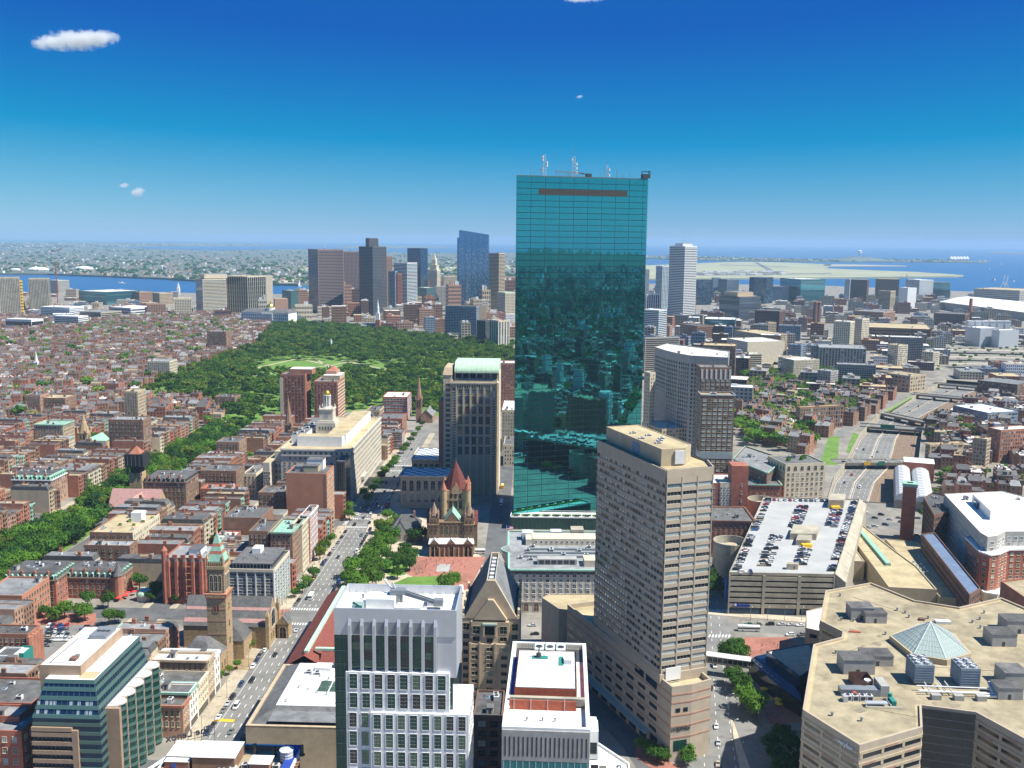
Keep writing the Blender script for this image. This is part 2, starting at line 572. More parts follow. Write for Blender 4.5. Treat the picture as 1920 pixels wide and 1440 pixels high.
def tri(A,B,C,h,sq=True):
 """left, near and right roof corners in pixels -> four footprint corners"""
 a,b,c=(un(*p,h) for p in (A,B,C))
 a,b,c=Vector((a.x,a.y)),Vector((b.x,b.y)),Vector((c.x,c.y))
 if sq:
  e=(a-b).normalized()
  n=Vector((e.y,-e.x))
  if n.dot(c-b)<0:
   n=-n
  c=b+n*(c-b).dot(n)
 d=a+(c-b)
 return ccw([tuple(b),tuple(c),tuple(d),tuple(a)])
def tplan(xl,xm,xr,yt,yb,ratio=1.0):
 P=un(xm,yb,0)
 h=hat(P,yt)
 D=(P-CAMP).dot(FW)
 wl,wr=max(1,xm-xl)*D/FPX,max(1,xr-xm)*D/FPX
 if xr-xm<2:
  th,a,b=0.0,wl,wl*.7*ratio
 elif xm-xl<2:
  th,a,b=math.pi/2,wr*.7*ratio,wr
 else:
  th=min(1.25,max(.25,math.atan2(wr,wl*ratio)))
  a,b=wl/math.cos(th),wr/math.sin(th)
 p=Vector((P.x,P.y))
 if th>1.5:
  L,R_=Vector((0,1)),Vector((1,0))
 else:
  L,R_=Vector((-math.cos(th),math.sin(th))),Vector((math.sin(th),math.cos(th)))
 return ccw([tuple(p),tuple(p+R_*b),tuple(p+R_*b+L*a),tuple(p+L*a)]),h
def W(px,py,z=0.0):
 p=un(px,py,z)
 return (p.x,p.y)
wm=bpy.data.materials.new('sea_water')
wm.use_nodes=True
_b=wm.node_tree.nodes['Principled BSDF']
_b.inputs['Base Color'].default_value=(.018,.10,.25,1)
_b.inputs['Roughness'].default_value=.35
_b.inputs['Specular IOR Level'].default_value=.3
_tc=wm.node_tree.nodes.new('ShaderNodeTexCoord')
_no=wm.node_tree.nodes.new('ShaderNodeTexNoise')
_no.inputs['Scale'].default_value=.02
_no.inputs['Detail'].default_value=6
_bp=wm.node_tree.nodes.new('ShaderNodeBump')
_bp.inputs['Strength'].default_value=.25
_bp.inputs['Distance'].default_value=2
wm.node_tree.links.new(_tc.outputs['Object'],_no.inputs['Vector'])
wm.node_tree.links.new(_no.outputs[0],_bp.inputs['Height'])
wm.node_tree.links.new(_bp.outputs[0],_b.inputs['Normal'])
MT['sea_water']=wm
b=MB()
b.face([(-45000,-9000,-8.5),(45000,-9000,-8.5),(45000,48000,-8.5),(-45000,48000,-8.5)])
struc(b,'sea','sea_water')
LE=[W(*p) for p in ((1552,938),(1565,895),(1585,868),(1612,815),(1648,778),(1715,742),(1775,712))]
RE=[W(*p) for p in ((1676,945),(1692,895),(1722,868),(1728,815),(1733,797),(1820,752),(1900,722))]
coast=[W(*p) for p in ((-420,548),(0,548),(230,546),(350,549),(560,552),(760,546),(960,540),(1210,532),(1400,532),(1560,536),(1800,546),(2000,549),(2500,560))]
b=MB()
nearL,nearR=(LE[0][0],LE[0][1]-.01),(RE[0][0],RE[0][1]-.01)
leftpoly=[(-8000,-6000),(nearL[0],-6000),nearL]+LE+[(LE[-1][0],coast[7][1])]+coast[7::-1]+[(-8000,coast[0][1])]
midnear=[(nearL[0],-6000),(nearR[0],-6000),nearR,nearL]
rightpoly=[(nearR[0],-6000),(9000,-6000),(9000,coast[-1][1])]+coast[:8:-1]+[(RE[-1][0],coast[8][1])]+RE[::-1]+[nearR]
midfar=[LE[-1],RE[-1],(RE[-1][0],coast[8][1]),(LE[-1][0],coast[7][1])]
for pl in (leftpoly,midnear,rightpoly,midfar):
 b.cap(ccw(pl),0)
ground=struc(b,'ground','city_ground')
TZ=-6.0
b=MB()
for i in range(len(LE)-1):
 b.face([(LE[i][0],LE[i][1],TZ),(RE[i][0],RE[i][1],TZ),(RE[i+1][0],RE[i+1][1],TZ),(LE[i+1][0],LE[i+1][1],TZ)])
struc(b,'highway_bed','ballast')
b=MB()
for E_,sgn in ((LE,1),(RE,-1)):
 for i in range(len(E_)-1):
  p,q=E_[i],E_[i+1]
  b.face([(p[0],p[1],TZ),(q[0],q[1],TZ),(q[0],q[1],1.0),(p[0],p[1],1.0)])
  b.face([(p[0],p[1],1.0),(q[0],q[1],1.0),(q[0]-sgn*.5,q[1],1.0),(p[0]-sgn*.5,p[1],1.0)])
  b.face([(p[0]-sgn*.5,p[1],1.0),(q[0]-sgn*.5,q[1],1.0),(q[0]-sgn*.5,q[1],0),(p[0]-sgn*.5,p[1],0)])
b.face([(LE[0][0],LE[0][1],TZ),(RE[0][0],RE[0][1],TZ),(RE[0][0],RE[0][1],.8),(LE[0][0],LE[0][1],.8)])
struc(b,'retaining_wall',CON)
def lerp2(p,q,t):
 return (p[0]+(q[0]-p[0])*t,p[1]+(q[1]-p[1])*t)
def strip(mb,A,B,t0,t1,z,m=0):
 for i in range(len(A)-1):
  a0,a1=lerp2(A[i],B[i],t0),lerp2(A[i],B[i],t1)
  b0,b1=lerp2(A[i+1],B[i+1],t0),lerp2(A[i+1],B[i+1],t1)
  mb.face([(a0[0],a0[1],z),(a1[0],a1[1],z),(b1[0],b1[1],z),(b0[0],b0[1],z)],m)
b=MB()
strip(b,LE,RE,.01,.29,TZ+.05)
strip(b,LE,RE,.31,.57,TZ+.05)
struc(b,'highway','asphalt_light')
b=MB()
for t in (.29,.575):
 strip(b,LE,RE,t,t+.02,TZ+.9)
 for i in range(len(LE)-1):
  p,q=lerp2(LE[i],RE[i],t),lerp2(LE[i+1],RE[i+1],t)
  b.face([(p[0],p[1],TZ),(q[0],q[1],TZ),(q[0],q[1],TZ+.9),(p[0],p[1],TZ+.9)])
struc(b,'crash_barrier','pale_paving')
b=MB()
for t in (.02,.10,.19,.275,.325,.41,.49,.56):
 solid=t in (.02,.275,.325,.56)
 for i in range(len(LE)-1):
  n=max(1,int((Vector(LE[i+1])-Vector(LE[i])).length/12))
  for k in range(n):
   u0,u1=k/n,(k+(1 if solid else.4))/n
   p,q=lerp2(lerp2(LE[i],LE[i+1],u0),lerp2(RE[i],RE[i+1],u0),t),lerp2(lerp2(LE[i],LE[i+1],u1),lerp2(RE[i],RE[i+1],u1),t)
   b.face([(p[0],p[1],TZ+.09),(p[0]+.25,p[1],TZ+.09),(q[0]+.25,q[1],TZ+.09),(q[0],q[1],TZ+.09)])
struc(b,'lane_markings','line_paint')
b=MB()
for t in (.64,.68,.74,.78,.84,.88):
 strip(b,LE,RE,t,t+.006,TZ+.3)
struc(b,'railway_track','rust_track')
b=MB()
b.cap(ccw([W(*p) for p in ((1536,872),(1570,872),(1574,818),(1554,818))]),.06)
b.cap(ccw([W(*p) for p in ((1586,848),(1594,850),(1610,815),(1600,810))]),.06)
b.cap(ccw([W(*p) for p in ((1652,774),(1660,776),(1712,745),(1708,742))]),.06)
struc(b,'verge','lawn')
def bridge(u,width,label):
 """u = fractional index along the trench edges"""
 i=min(int(u),len(LE)-2)
 f=u-i
 p,q=Vector(lerp2(LE[i],LE[i+1],f)),Vector(lerp2(RE[i],RE[i+1],f))
 e=(q-p).normalized()
 n=Vector((-e.y,e.x))
 p,q=p-e*8,q+e*8
 c=(p+q)/2
 root=thing('road_bridge',label,'bridge',(c.x,c.y,0),'bridges over the sunken highway')
 deck=MB()
 pl=[tuple(p),tuple(q),tuple(q+n*width),tuple(p+n*width)]
 deck.prism(ccw(pl),-1.1,.12)
 deck.build('deck','asphalt_light',root)
 for k in (0,1):
  pb=MB()
  a,b_=p+n*(width*k-.4*k),q+n*(width*k-.4*k)
  pb.prism(ccw([tuple(a),tuple(b_),tuple(b_+n*.4),tuple(a+n*.4)]),-1.6,1.25)
  pb.build('parapet',CON,root)
 for t in (.33,.58,.8):
  pr=MB()
  cc=p.lerp(q,t)+n*width/2
  pr.prism(ccw([tuple(cc-e*.7-n*width*.42),tuple(cc+e*.7-n*width*.42),tuple(cc+e*.7+n*width*.42),tuple(cc-e*.7+n*width*.42)]),TZ,-1.1)
  pr.build('pier','concrete_grey',root)
 return root,p,q,n,width
BR=[bridge(1.95,17,'concrete road bridge crossing the highway beside the brick station hall'),bridge(3.35,22,'wide concrete bridge with a green road sign over the cutting'),bridge(4.05,14,'concrete bridge before the railway yard with a triangular void beside it'),bridge(5.05,16,'concrete bridge beyond the railway yard with dark openings'),bridge(5.7,14,'far concrete bridge over the highway near the tan fire station')]
for k,(sx,m,lab) in enumerate(((.34,'yellow_paint','yellow road sign on the parapet of the nearest highway bridge'),(.5,'sign_green','green road sign on the parapet beside the yellow one'))):
 root,p,q,n,w=BR[0]
 c=p.lerp(q,sx)-n*.3
 e=(q-p).normalized()
 r_=thing('road_sign',lab,'sign',(c.x,c.y,.2))
 pb=MB()
 pb.prism(ccw([tuple(c-e*3.2),tuple(c+e*3.2),tuple(c+e*3.2-n*.2),tuple(c-e*3.2-n*.2)]),-1.6,2.2)
 pb.build('panel',m,r_)
 pb=MB()
 for s in (-2,2):
  pb.bar((c.x+e.x*s,c.y+e.y*s,-1.8),(c.x+e.x*s,c.y+e.y*s,2.3),.12)
 pb.build('bracket',GMT,r_)
root,p,q,n,w=BR[1]
for sx in (.35,.45):
 c=p.lerp(q,sx)-n*.3
 e=(q-p).normalized()
 r_=thing('road_sign','large green road sign on the wide second bridge','sign',(c.x,c.y,0),'green signs on the wide bridge')
 pb=MB()
 pb.prism(ccw([tuple(c-e*4),tuple(c+e*4),tuple(c+e*4-n*.2),tuple(c-e*4-n*.2)]),-.6,4.6)
 pb.build('panel','sign_green',r_)
 pb=MB()
 for s in (-2,2):
  pb.bar((c.x+e.x*s,c.y+e.y*s,-1.2),(c.x+e.x*s,c.y+e.y*s,4.7),.12)
 pb.build('bracket',GMT,r_)
def shore(name,px,m,z=.6):
 b=MB()
 pl=ccw([W(*p) for p in px])
 b.cap(pl,z)
 b.walls(pl,-8.6,z)
 return struc(b,name,m)
EB=[(-420,468),(0,468),(100,462),(300,467),(400,470),(570,467),(640,470),(760,474),(1000,474),(1210,482),(1210,500),(1000,520),(800,520),(560,533),(470,531),(350,524),(300,521),(90,513),(-420,510)]
shore('far_shore',EB,'far_land')
NS=[(-420,453.5),(0,453.5),(200,454.5),(420,456.5),(520,458.5),(480,460.5),(300,461.5),(200,463),(60,465),(-420,466.5)]
shore('north_shore',NS,'far_land')
shore('outer_neck',[(640,462),(720,461),(835,462.5),(840,464),(720,465),(640,465)],'far_land')
AIR=[(1150,500),(1307,494),(1358,491.5),(1417,491),(1480,492.5),(1560,496),(1545,503),(1639,507),(1718,510),(1807,516),(1790,518),(1540,520),(1307,522),(1150,523)]
shore('airfield',AIR,'airfield')
shore('channel_bank',[(560,500),(760,503),(960,497),(960,505),(760,510),(560,508)],'airfield',.9)
WIN=[(1205,479.5),(1300,480),(1400,484),(1500,486),(1560,487),(1640,486.5),(1760,487.5),(1857,490),(1840,492),(1640,490),(1500,490),(1330,488),(1205,484)]
shore('peninsula',WIN,'far_land')
shore('sandbar',[(1545,496),(1600,496.2),(1700,498),(1600,498),(1545,498)],'beach')
shore('outer_island',[(1850,473),(1880,472),(1925,475.5),(1925,477.5),(1850,474.5)],'far_land')
shore('inner_bank',[(300,519),(620,524),(620,530),(470,531),(350,523)],'beach',.9)
b=MB()
b.cap(ccw([W(1413,491.8),W(1420,491.8),W(1452,508),W(1442,509)]),.75)
b.cap(ccw([W(1310,515),W(1560,512),W(1560,513.5),W(1310,517)]),.75)
b.cap(ccw([W(1350,496),W(1480,500),W(1480,501),W(1350,497)]),.75)
struc(b,'runway','runway')
MARK=MB()
def gquad(mb,s0,s1,t0,t1,z,m=0):
 a,b_,c,d=G(s0,t0),G(s1,t0),G(s1,t1),G(s0,t1)
 mb.face([(b_.x,b_.y,z),(a.x,a.y,z),(d.x,d.y,z),(c.x,c.y,z)],m)
def gslab(mb,s0,s1,t0,t1,z0,z1,m=0):
 mb.prism(ccw([tuple(G(s0,t0)),tuple(G(s1,t0)),tuple(G(s1,t1)),tuple(G(s0,t1))]),z0,z1,m)
CROSS=[370,535,722,903,1082]
b=MB()
gquad(b,-10,10,300,1100,.03)
struc(b,'avenue','asphalt_light')
b=MB()
for t in CROSS:
 gquad(b,10,520,t-8,t+8,.034)
gquad(b,-95,-10,527,543,.034)
for s0,s1 in ((80,92),(176,188),(228,240),(315,327),(398,410)):
 gquad(b,s0,s1,340,1090,.03)
struc(b,'side_street','asphalt')
b=MB()
cuts=[300]+[x for t in CROSS for x in (t-8,t+8)]
for i in range(0,len(cuts)-1,2):
 t0,t1=cuts[i],cuts[i+1]
 gslab(b,10,17,t0,t1,0,.15)
 for s0,s1 in ((76,80),(92,96),(171,176),(240,245),(311,315),(327,331)):
  gslab(b,s0,s1,t0,t1,0,.15)
 if t0<500 or t0>700:
  gslab(b,-16,-10,t0,t1,0,.15)
struc(b,'pavement','pavement')
b=MB()
for i in range(0,len(cuts)-1,2):
 gquad(b,190,226,cuts[i],cuts[i+1],.05)
struc(b,'mall_lawn','lawn')
for s in (-3.3,0.2,3.6):
 t=380
 while t<1060:
  if not any(abs(t-c)<14 for c in CROSS):
   gquad(MARK,s-.14,s+.14,t,t+3.2,.045)
  t+=9
for s in (-6.8,6.8):
 for c0,c1 in ((385,520),(550,705),(740,890)):
  gquad(MARK,s-.08,s+.08,c0,c1,.045)
for c in (535,722,903):
 for off in (-12,10):
  for k in range(13):
   gquad(MARK,-9+k*1.5,-9+k*1.5+.7,c+off,c+off+3.2,.045)
 for k in range(8):
  gquad(MARK,11.5,14.5,c-6+k*1.6,c-6+k*1.6+.7,.17 if False else.045)
def road(name,pts,w,m='asphalt',z=.03):
 b=MB()
 P=[Vector(p) for p in pts]
 L,R_=[],[]
 for i,p in enumerate(P):
  d=(P[min(i+1,len(P)-1)]-P[max(i-1,0)]).normalized()
  n=Vector((d.y,-d.x))
  ww=w[i] if isinstance(w,(list,tuple)) else w
  L.append(p-n*ww/2)
  R_.append(p+n*ww/2)
 for i in range(len(P)-1):
  b.face([(L[i].x,L[i].y,z),(R_[i].x,R_[i].y,z),(R_[i+1].x,R_[i+1].y,z),(L[i+1].x,L[i+1].y,z)])
 struc(b,name,m)
 return L,R_
HU=[W(1345,1500),W(1350,1440),W(1342,1340),W(1337,1250),W(1333,1160),W(1330,1080),W(1320,1010)]
HL,HR=road('diagonal_avenue',HU,[30,27,24,21,19,15,13],'asphalt_light',.036)
road('slip_road',[W(1470,1500),W(1440,1440),W(1400,1350),W(1372,1270)],[20,17,11,8],'asphalt_light',.032)
road('cross_street',[W(1180,1172),W(1310,1174),W(1420,1178),W(1560,1188),W(1700,1215)],[13,14,12,11,10],'asphalt_light',.04)
road('hotel_drive',[W(1040,1250),W(1130,1330),W(1190,1395),W(1260,1500)],[12,13,12,11],'asphalt',.033)
road('station_street',[W(1560,945),W(1640,975),W(1720,1000),W(1800,1030)],[16,16,14,12],'asphalt_light',.033)
SJ=[W(905,1130),W(925,1075),W(930,1030),W(935,980),W(945,900),W(952,830)]
road('square_side_street',SJ,[14,14,15,15,15,15],'asphalt',.037)
road('far_ramp',[W(1640,650),W(1655,625),W(1670,615),W(1700,640)],[26,26,22,22],'pale_paving',1.5)
for y0,x0,x1,ww in ((655,1770,1990,24),(668,1740,1990,20),(640,1790,1990,18),(681,1780,1990,18)):
 road('viaduct',[W(x0,y0,7),W((x0+x1)/2,y0+2,7),W(x1,y0+6,7)],ww,CON,7.0)
road('frontage_road',[W(1500,930),W(1535,860),W(1580,810),(LE[4][0]-14,LE[4][1]),(LE[5][0]-14,LE[5][1])],[13,13,13,12,12],'asphalt_light',.035)
road('frontage_road',[(RE[4][0]+10,RE[4][1]),(RE[5][0]+10,RE[5][1]),(RE[6][0]+10,RE[6][1])],10,'pale_paving',.035)
for k,t in enumerate((.27,.5,.74)):
 for i in range(1,5):
  for j in range(6):
   a=L0=HL[i].lerp(HL[i+1],j/6).lerp(HR[i].lerp(HR[i+1],j/6),t)
   c=HL[i].lerp(HL[i+1],(j+.35)/6).lerp(HR[i].lerp(HR[i+1],(j+.35)/6),t)
   MARK.face([(a.x-.12,a.y,.05),(a.x+.12,a.y,.05),(c.x+.12,c.y,.05),(c.x-.12,c.y,.05)])
for yy in (1148,1195):
 for k in range(11):
  p,q=W(1303+k*6.2,yy),W(1303+k*6.2+3,yy-5)
  MARK.face([(p[0],p[1],.052),(p[0]+.9,p[1],.052),(q[0]+.6,q[1],.052),(q[0]-.3,q[1],.052)])
struc(MARK,'road_markings','line_paint')
b=MB()
p0,p1,p2,p3=W(1300,1196),W(1312,1196),W(1311,1191),W(1300,1191)
b.cap(ccw([p0,p1,p2,p3]),.056)
struc(b,'cycle_box','green_net')
b=MB()
b.cap(ccw([W(*p) for p in ((402,1347),(440,1349),(438,1354),(400,1352))]),.06)
struc(b,'orange_crossing','yellow_paint')
b=MB()
b.prism(ccw([W(*p) for p in ((1368,1345),(1372,1345),(1408,1445),(1388,1445))]),.04,.2)
b.prism(ccw([W(*p) for p in ((1300,1150),(1520,1168),(1530,1160),(1310,1142))]),.0,.17)
struc(b,'traffic_island','pale_paving')
b=MB()
b.cap(ccw([W(*p) for p in ((1395,1195),(1480,1195),(1500,1215),(1440,1260),(1400,1240))]),.07)
b.cap(ccw([W(*p) for p in ((1430,1330),(1520,1290),(1530,1350),(1445,1360))]),.07)
b.cap(ccw([W(*p) for p in ((1195,1395),(1262,1432),(1300,1445),(1250,1460),(1190,1420))]),.07)
struc(b,'brick_plaza','brick_paving')
b=MB()
SQ=[W(x,y) for x,y in ((640,1120),(700,960),(745,940),(905,1045),(905,1060),(880,1130),(850,1180),(640,1180))]
b.cap(ccw(SQ),.05)
struc(b,'square_paving','pale_paving')
b=MB()
b.cap(ccw([W(*p) for p in ((783,1044),(912,1044),(880,1105),(850,1110),(770,1080),(760,1075))]),.075)
b.cap(ccw([W(*p) for p in ((650,1100),(690,1085),(680,1120),(645,1125))]),.075)
b.cap(ccw([W(*p) for p in ((706,985),(722,985),(712,1010),(700,1010))]),.075)
struc(b,'square_brickwork','brick_paving')
b=MB()
b.cap(ccw([W(*p) for p in ((820,1058),(845,1058),(843,1072),(818,1072))]),.09)
struc(b,'fountain_paving','concrete_grey')
b=MB()
b.cap(ccw([W(*p) for p in ((740,1093),(765,1082),(830,1080),(820,1112),(720,1112))]),.08)
b.cap(ccw([W(*p) for p in ((718,1050),(778,1040),(760,1078),(735,1082),(716,1070))]),.08)
struc(b,'square_lawn','lawn')
b=MB()
b.cap(ccw([W(*p) for p in ((86,1172),(240,1172),(190,1250),(70,1245))]),.05)
struc(b,'car_park','asphalt_light')
b=MB()
b.cap(ccw([W(*p) for p in ((60,1150),(180,1150),(180,1172),(60,1172))]),.06)
struc(b,'side_walk_brick','brick_paving')
GARDEN=[tuple(G(15,1100)),tuple(G(385,1100)),tuple(G(385,1420)),tuple(G(60,1420))]
GARDEN=[W(800,790),W(740,762),W(560,782),W(470,794),W(425,786),W(408,762),W(262,748),W(300,720),W(380,690),W(480,660),W(520,605),W(700,628),W(960,660),W(960,700),W(860,760)]
b=MB()
b.cap(ccw(GARDEN),.05)
struc(b,'park_ground','lawn')
b=MB()
for pts,w in (([W(480,690),W(560,672),W(640,690)],5),([W(640,676),W(760,700),W(860,680)],5),([W(590,672),W(620,690)],4),([W(470,705),W(620,685),W(720,665)],4)):
 P=[Vector(p) for p in pts]
 for i in range(len(P)-1):
  d=(P[i+1]-P[i]).normalized()
  n=Vector((d.y,-d.x))*w/2
  b.face([(P[i].x-n.x,P[i].y-n.y,.09),(P[i].x+n.x,P[i].y+n.y,.09),(P[i+1].x+n.x,P[i+1].y+n.y,.09),(P[i+1].x-n.x,P[i+1].y-n.y,.09)])
struc(b,'park_path','pale_paving')
b=MB()
b.cap(ccw([(500,-700),(2200,-300),(8900,800),(8900,-5900),(900,-5900)]),.25)
struc(b,'reflected_dark_ground','far_woodland')  # unseen dark sheet added so the mirror tower reflects darker ground
b=MB()
for k in range(28):
 for j,(r0,z0,r1,z1) in enumerate(((6600,0,7600,.55),(7600,.55,8300,1),(8300,1,8800,0))):
  q=[(r_*math.sin(math.radians(95+3*kk)),r_*math.cos(math.radians(95+3*kk)),.3+z_*(95+35*math.sin(kk*1.7)+25*math.sin(kk*.6))) for r_,z_,kk in ((r0,z0,k),(r0,z0,k+1),(r1,z1,k+1),(r1,z1,k))]
  b.face(q[::-1])
struc(b,'far_hills','far_woodland')
for px in (GARDEN,SQ,leftpoly[:0] or LE+RE[::-1]):
 if px:
  occ_(px,0)
occ_([tuple(p) for p in HL]+[tuple(p) for p in HR[::-1]],4)
occ_([tuple(G(-17,300)),tuple(G(17,300)),tuple(G(17,1100)),tuple(G(-17,1100))])
for px in ([(80,1165),(250,1165),(195,1255),(60,1250)],[(40,1128),(300,1128),(330,1178),(30,1178)],[(1195,1380),(1300,1445),(1250,1470),(1180,1420)],[(1300,1250),(1440,1240),(1530,1360),(1500,1470),(1300,1470)],[(1300,1140),(1520,1140),(1520,1200),(1300,1200)],[(1530,990),(1720,960),(1730,1010),(1620,1030)],[(1490,940),(1530,850),(1590,800),(1600,825),(1570,880),(1545,940)]):
 occ_([W(*p) for p in px],0)
for t in CROSS:
 occ_([tuple(G(-100,t-8)),tuple(G(540,t-8)),tuple(G(540,t+8)),tuple(G(-100,t+8))])
class Fr:
 def __init__(s,o,ang=-ALPHA):
  s.o,s.a=Vector((o[0],o[1])),ang
  s.x=Vector((math.cos(ang),math.sin(ang)))
  s.y=Vector((-math.sin(ang),math.cos(ang)))
 def p(s,x,y):
  v=s.o+s.x*x+s.y*y
  return (v.x,v.y)
 def p3(s,x,y,z):
  q=s.p(x,y)
  return (q[0],q[1],z)
 def r(s,x0,x1,y0,y1):
  return [s.p(x0,y0),s.p(x1,y0),s.p(x1,y1),s.p(x0,y1)]
def toG(p):
 v=Vector((p[0],p[1]))-GO
 return -v.dot(GR),v.dot(GF)
def part(root,name,mats,fn,kind=None):
 b=MB()
 fn(b)
 return b.build(name,mats,root,kind)
def text_mesh(s,size,ext=.15):
 c=bpy.data.curves.new('letters','FONT')
 c.body,c.size,c.extrude=s,size,ext
 o=bpy.data.objects.new('letters',c)
 COL.objects.link(o)
 dg=bpy.context.evaluated_depsgraph_get()
 me=bpy.data.meshes.new_from_object(o.evaluated_get(dg))
 bpy.data.objects.remove(o)
 me.name='letters'
 return me
def ltr(root,s,size,m,loc,rz,name='lettering',ext=.12):
 me=text_mesh(s,size,ext)
 me.materials.clear()
 me.materials.append(MT[m])
 o=inst(name,me,root,loc,0)
 o.rotation_euler=(math.pi/2,0,rz)
 return o
def amesh(w,h,frame,glass):
 b=MB()
 n=8
 r=w/2
 pts=[(-r,0),(r,0),(r,h-r)]+[(r*math.cos(math.pi*i/n),h-r+r*math.sin(math.pi*i/n)) for i in range(1,n)]+[(-r,h-r)]
 b.face([(x,-.03,z) for x,z in pts],1)
 k=len(pts)
 for i in range(k):
  j=(i+1)%k
  (x0,z0),(x1,z1)=pts[i],pts[j]
  s=1.16
  X0,X1=x0*s,x1*s
  Z0,Z1=(z0-h/2)*(1+.1)+h/2,(z1-h/2)*(1+.1)+h/2
  b.face([(x0,-.16,z0),(X0,-.16,Z0),(X1,-.16,Z1),(x1,-.16,z1)],0)
  b.face([(x0,-.03,z0),(x0,-.16,z0),(x1,-.16,z1),(x1,-.03,z1)],0)
  b.face([(X0,-.16,Z0),(X0,0,Z0),(X1,0,Z1),(X1,-.16,Z1)],0)
 b.face([(-.07,-.1,0),(.07,-.1,0),(.07,-.1,h),(-.07,-.1,h)],0)
 b.face([(-r,-.1,h*.55),(r,-.1,h*.55),(r,-.1,h*.55+.14),(-r,-.1,h*.55+.14)],0)
 return b.mesh('arched_window',[frame,glass])
def mirror_tower():
 P=un(965,985)
 h=hat(P,328)
 A=un(969,328,h)
 B=un(1215,335,h)
 a,b=Vector((A.x,A.y)),Vector((B.x,B.y))
 back=Vector((.06,1)).normalized()*33
 poly=[tuple(a),tuple(b),tuple(b+back),tuple(a+back)]
 root=thing('mirror_glass_skyscraper','tallest skyscraper, a sheer teal mirror glass slab with masts on its roof','skyscraper',(a.x,a.y,0))
 core=MB()
 pshell(core,poly,0,h-1.2,1.2,.6)
 core.build('curtain_wall_frame','tower_frame',root)
 rb=MB()
 rb.cap(inset(poly,.6),h-1.2)
 rb.build('roof',GRF,root)
 rows,e=60,b-a
 L=e.length
 e/=L
 n=Vector((e.y,-e.x))
 ang=math.atan2(n.x,-n.y)
 cols=56
 cw,rh=L/cols,(h-.6)/rows
 pane=MB()
 w2,h2=cw/2-.04,rh/2-.2
 pane.face([(-w2,0,-h2),(w2,0,-h2),(w2,0,h2),(-w2,0,h2)],0)
 for q in (((-w2,0,h2),(w2,0,h2),(w2,.1,h2),(-w2,.1,h2)),((-w2,.1,-h2),(w2,.1,-h2),(w2,0,-h2),(-w2,0,-h2)),((-w2,.1,-h2),(-w2,0,-h2),(-w2,0,h2),(-w2,.1,h2)),((w2,0,-h2),(w2,.1,-h2),(w2,.1,h2),(w2,0,h2))):
  pane.face(q,0)
 pm=pane.mesh('glass_pane',['mirror_glass'])
 rest=MB()
 lv=MB()
 for r in range(rows):
  zc=(r+.5)*rh
  for c in range(cols):
   x=(c+.5)*cw
   q=a+e*x+n*.22
   if r==rows-3 and 9<=c<47:
    continue
   tx,tz=rnd.gauss(0,.0009),rnd.gauss(0,.0009)
   if c%6==5:
    sc=.86
   else:
    sc=1.0
   if r>=rows-6 and c%1==0 and (rows-1-r)*cols+c<338:
    o=inst('glass_pane',pm,root,(q.x-e.x*cw*(1-sc)/2,q.y-e.y*cw*(1-sc)/2,zc),ang,(sc,1,1))
    o.rotation_euler=(tx,0,ang+tz)
   else:
    u=e*(w2*sc)
    q=q-e*(cw*(1-sc)/2)
    dx=n*(h2*tx)
    dy=n*(w2*tz)
    rest.face([(q.x-u.x-dx.x-dy.x,q.y-u.y-dx.y-dy.y,zc-h2),(q.x+u.x-dx.x+dy.x,q.y+u.y-dx.y+dy.y,zc-h2),(q.x+u.x+dx.x+dy.x,q.y+u.y+dx.y+dy.y,zc+h2),(q.x-u.x+dx.x-dy.x,q.y-u.y+dx.y-dy.y,zc+h2)])
 rest.build('glass_panes','mirror_glass',root,'stuff')
 zc=(rows-2.5)*rh
 for c in range(9,47):
  x=(c+.5)*cw
  q=a+e*x+n*.1
  lb=LOUV
  inst('louvre_panel',lb,root,(q.x,q.y,zc),ang,(cw*.5,1,rh*.48))
 for p0,p1 in ((poly[1],poly[2]),(poly[3],poly[0])):
  gb=MB()
  for (p,z,an,nn,ee,w,hh) in wgrid(p0,p1,0,h-.6,rh,3.0,.95,.93,0,0,0):
   q=p+nn*.15
   x=ee*(w/2)
   gb.face([(q.x-x.x,q.y-x.y,z-hh/2),(q.x+x.x,q.y+x.y,z-hh/2),(q.x+x.x,q.y+x.y,z+hh/2),(q.x-x.x,q.y-x.y,z+hh/2)])
  gb.build('side_glazing','mirror_glass',root,'stuff')
 def mast(fx,fy,H,w,name='lattice_mast',dishes=0,whip=0):
  c=a+e*(L*fx)-n*fy
  m=MB()
  z0=h-1.2
  for sx in (-1,1):
   for sy in (-1,1):
    m.bar((c.x+sx*w,c.y+sy*w,z0),(c.x+sx*w*.5,c.y+sy*w*.5,z0+H),.13,0)
  k=int(H/2.2)
  for i in range(k):
   t=i/k
   ww=w*(1-.5*t)
   wu=w*(1-.5*(i+1)/k)
   za,zb=z0+H*t,z0+H*(i+1)/k
   for sx,sy,ux,uy in ((-1,-1,1,-1),(1,-1,1,1),(1,1,-1,1),(-1,1,-1,-1)):
    m.bar((c.x+sx*ww,c.y+sy*ww,za),(c.x+ux*wu,c.y+uy*wu,zb),.08,0)
    m.bar((c.x+sx*ww,c.y+sy*ww,za),(c.x+ux*ww,c.y+uy*ww,za),.08,0)
  mo=m.build(name,STW,root)
  for i in range(dishes):
   d=MB()
   zz=z0+H*(.25+.72*i/max(1,dishes))
   sx=rnd.choice((-1,1))
   d.prism(ngon((c.x+sx*(w*.8+.5),c.y-.4),.8,8),zz,zz+1.7,0)
   d.build('antenna_drum',STW,mo)
  if whip:
   d=MB()
   d.bar((c.x,c.y,z0+H),(c.x,c.y,z0+H+whip),.16)
   d.build('whip_antenna',GMT,mo)
 mast(.25,14,17.5,1.3,dishes=6)
 mast(.475,14,17.0,1.5,dishes=4,whip=7)
 mast(.735,14,11.5,.9,dishes=2,whip=4)
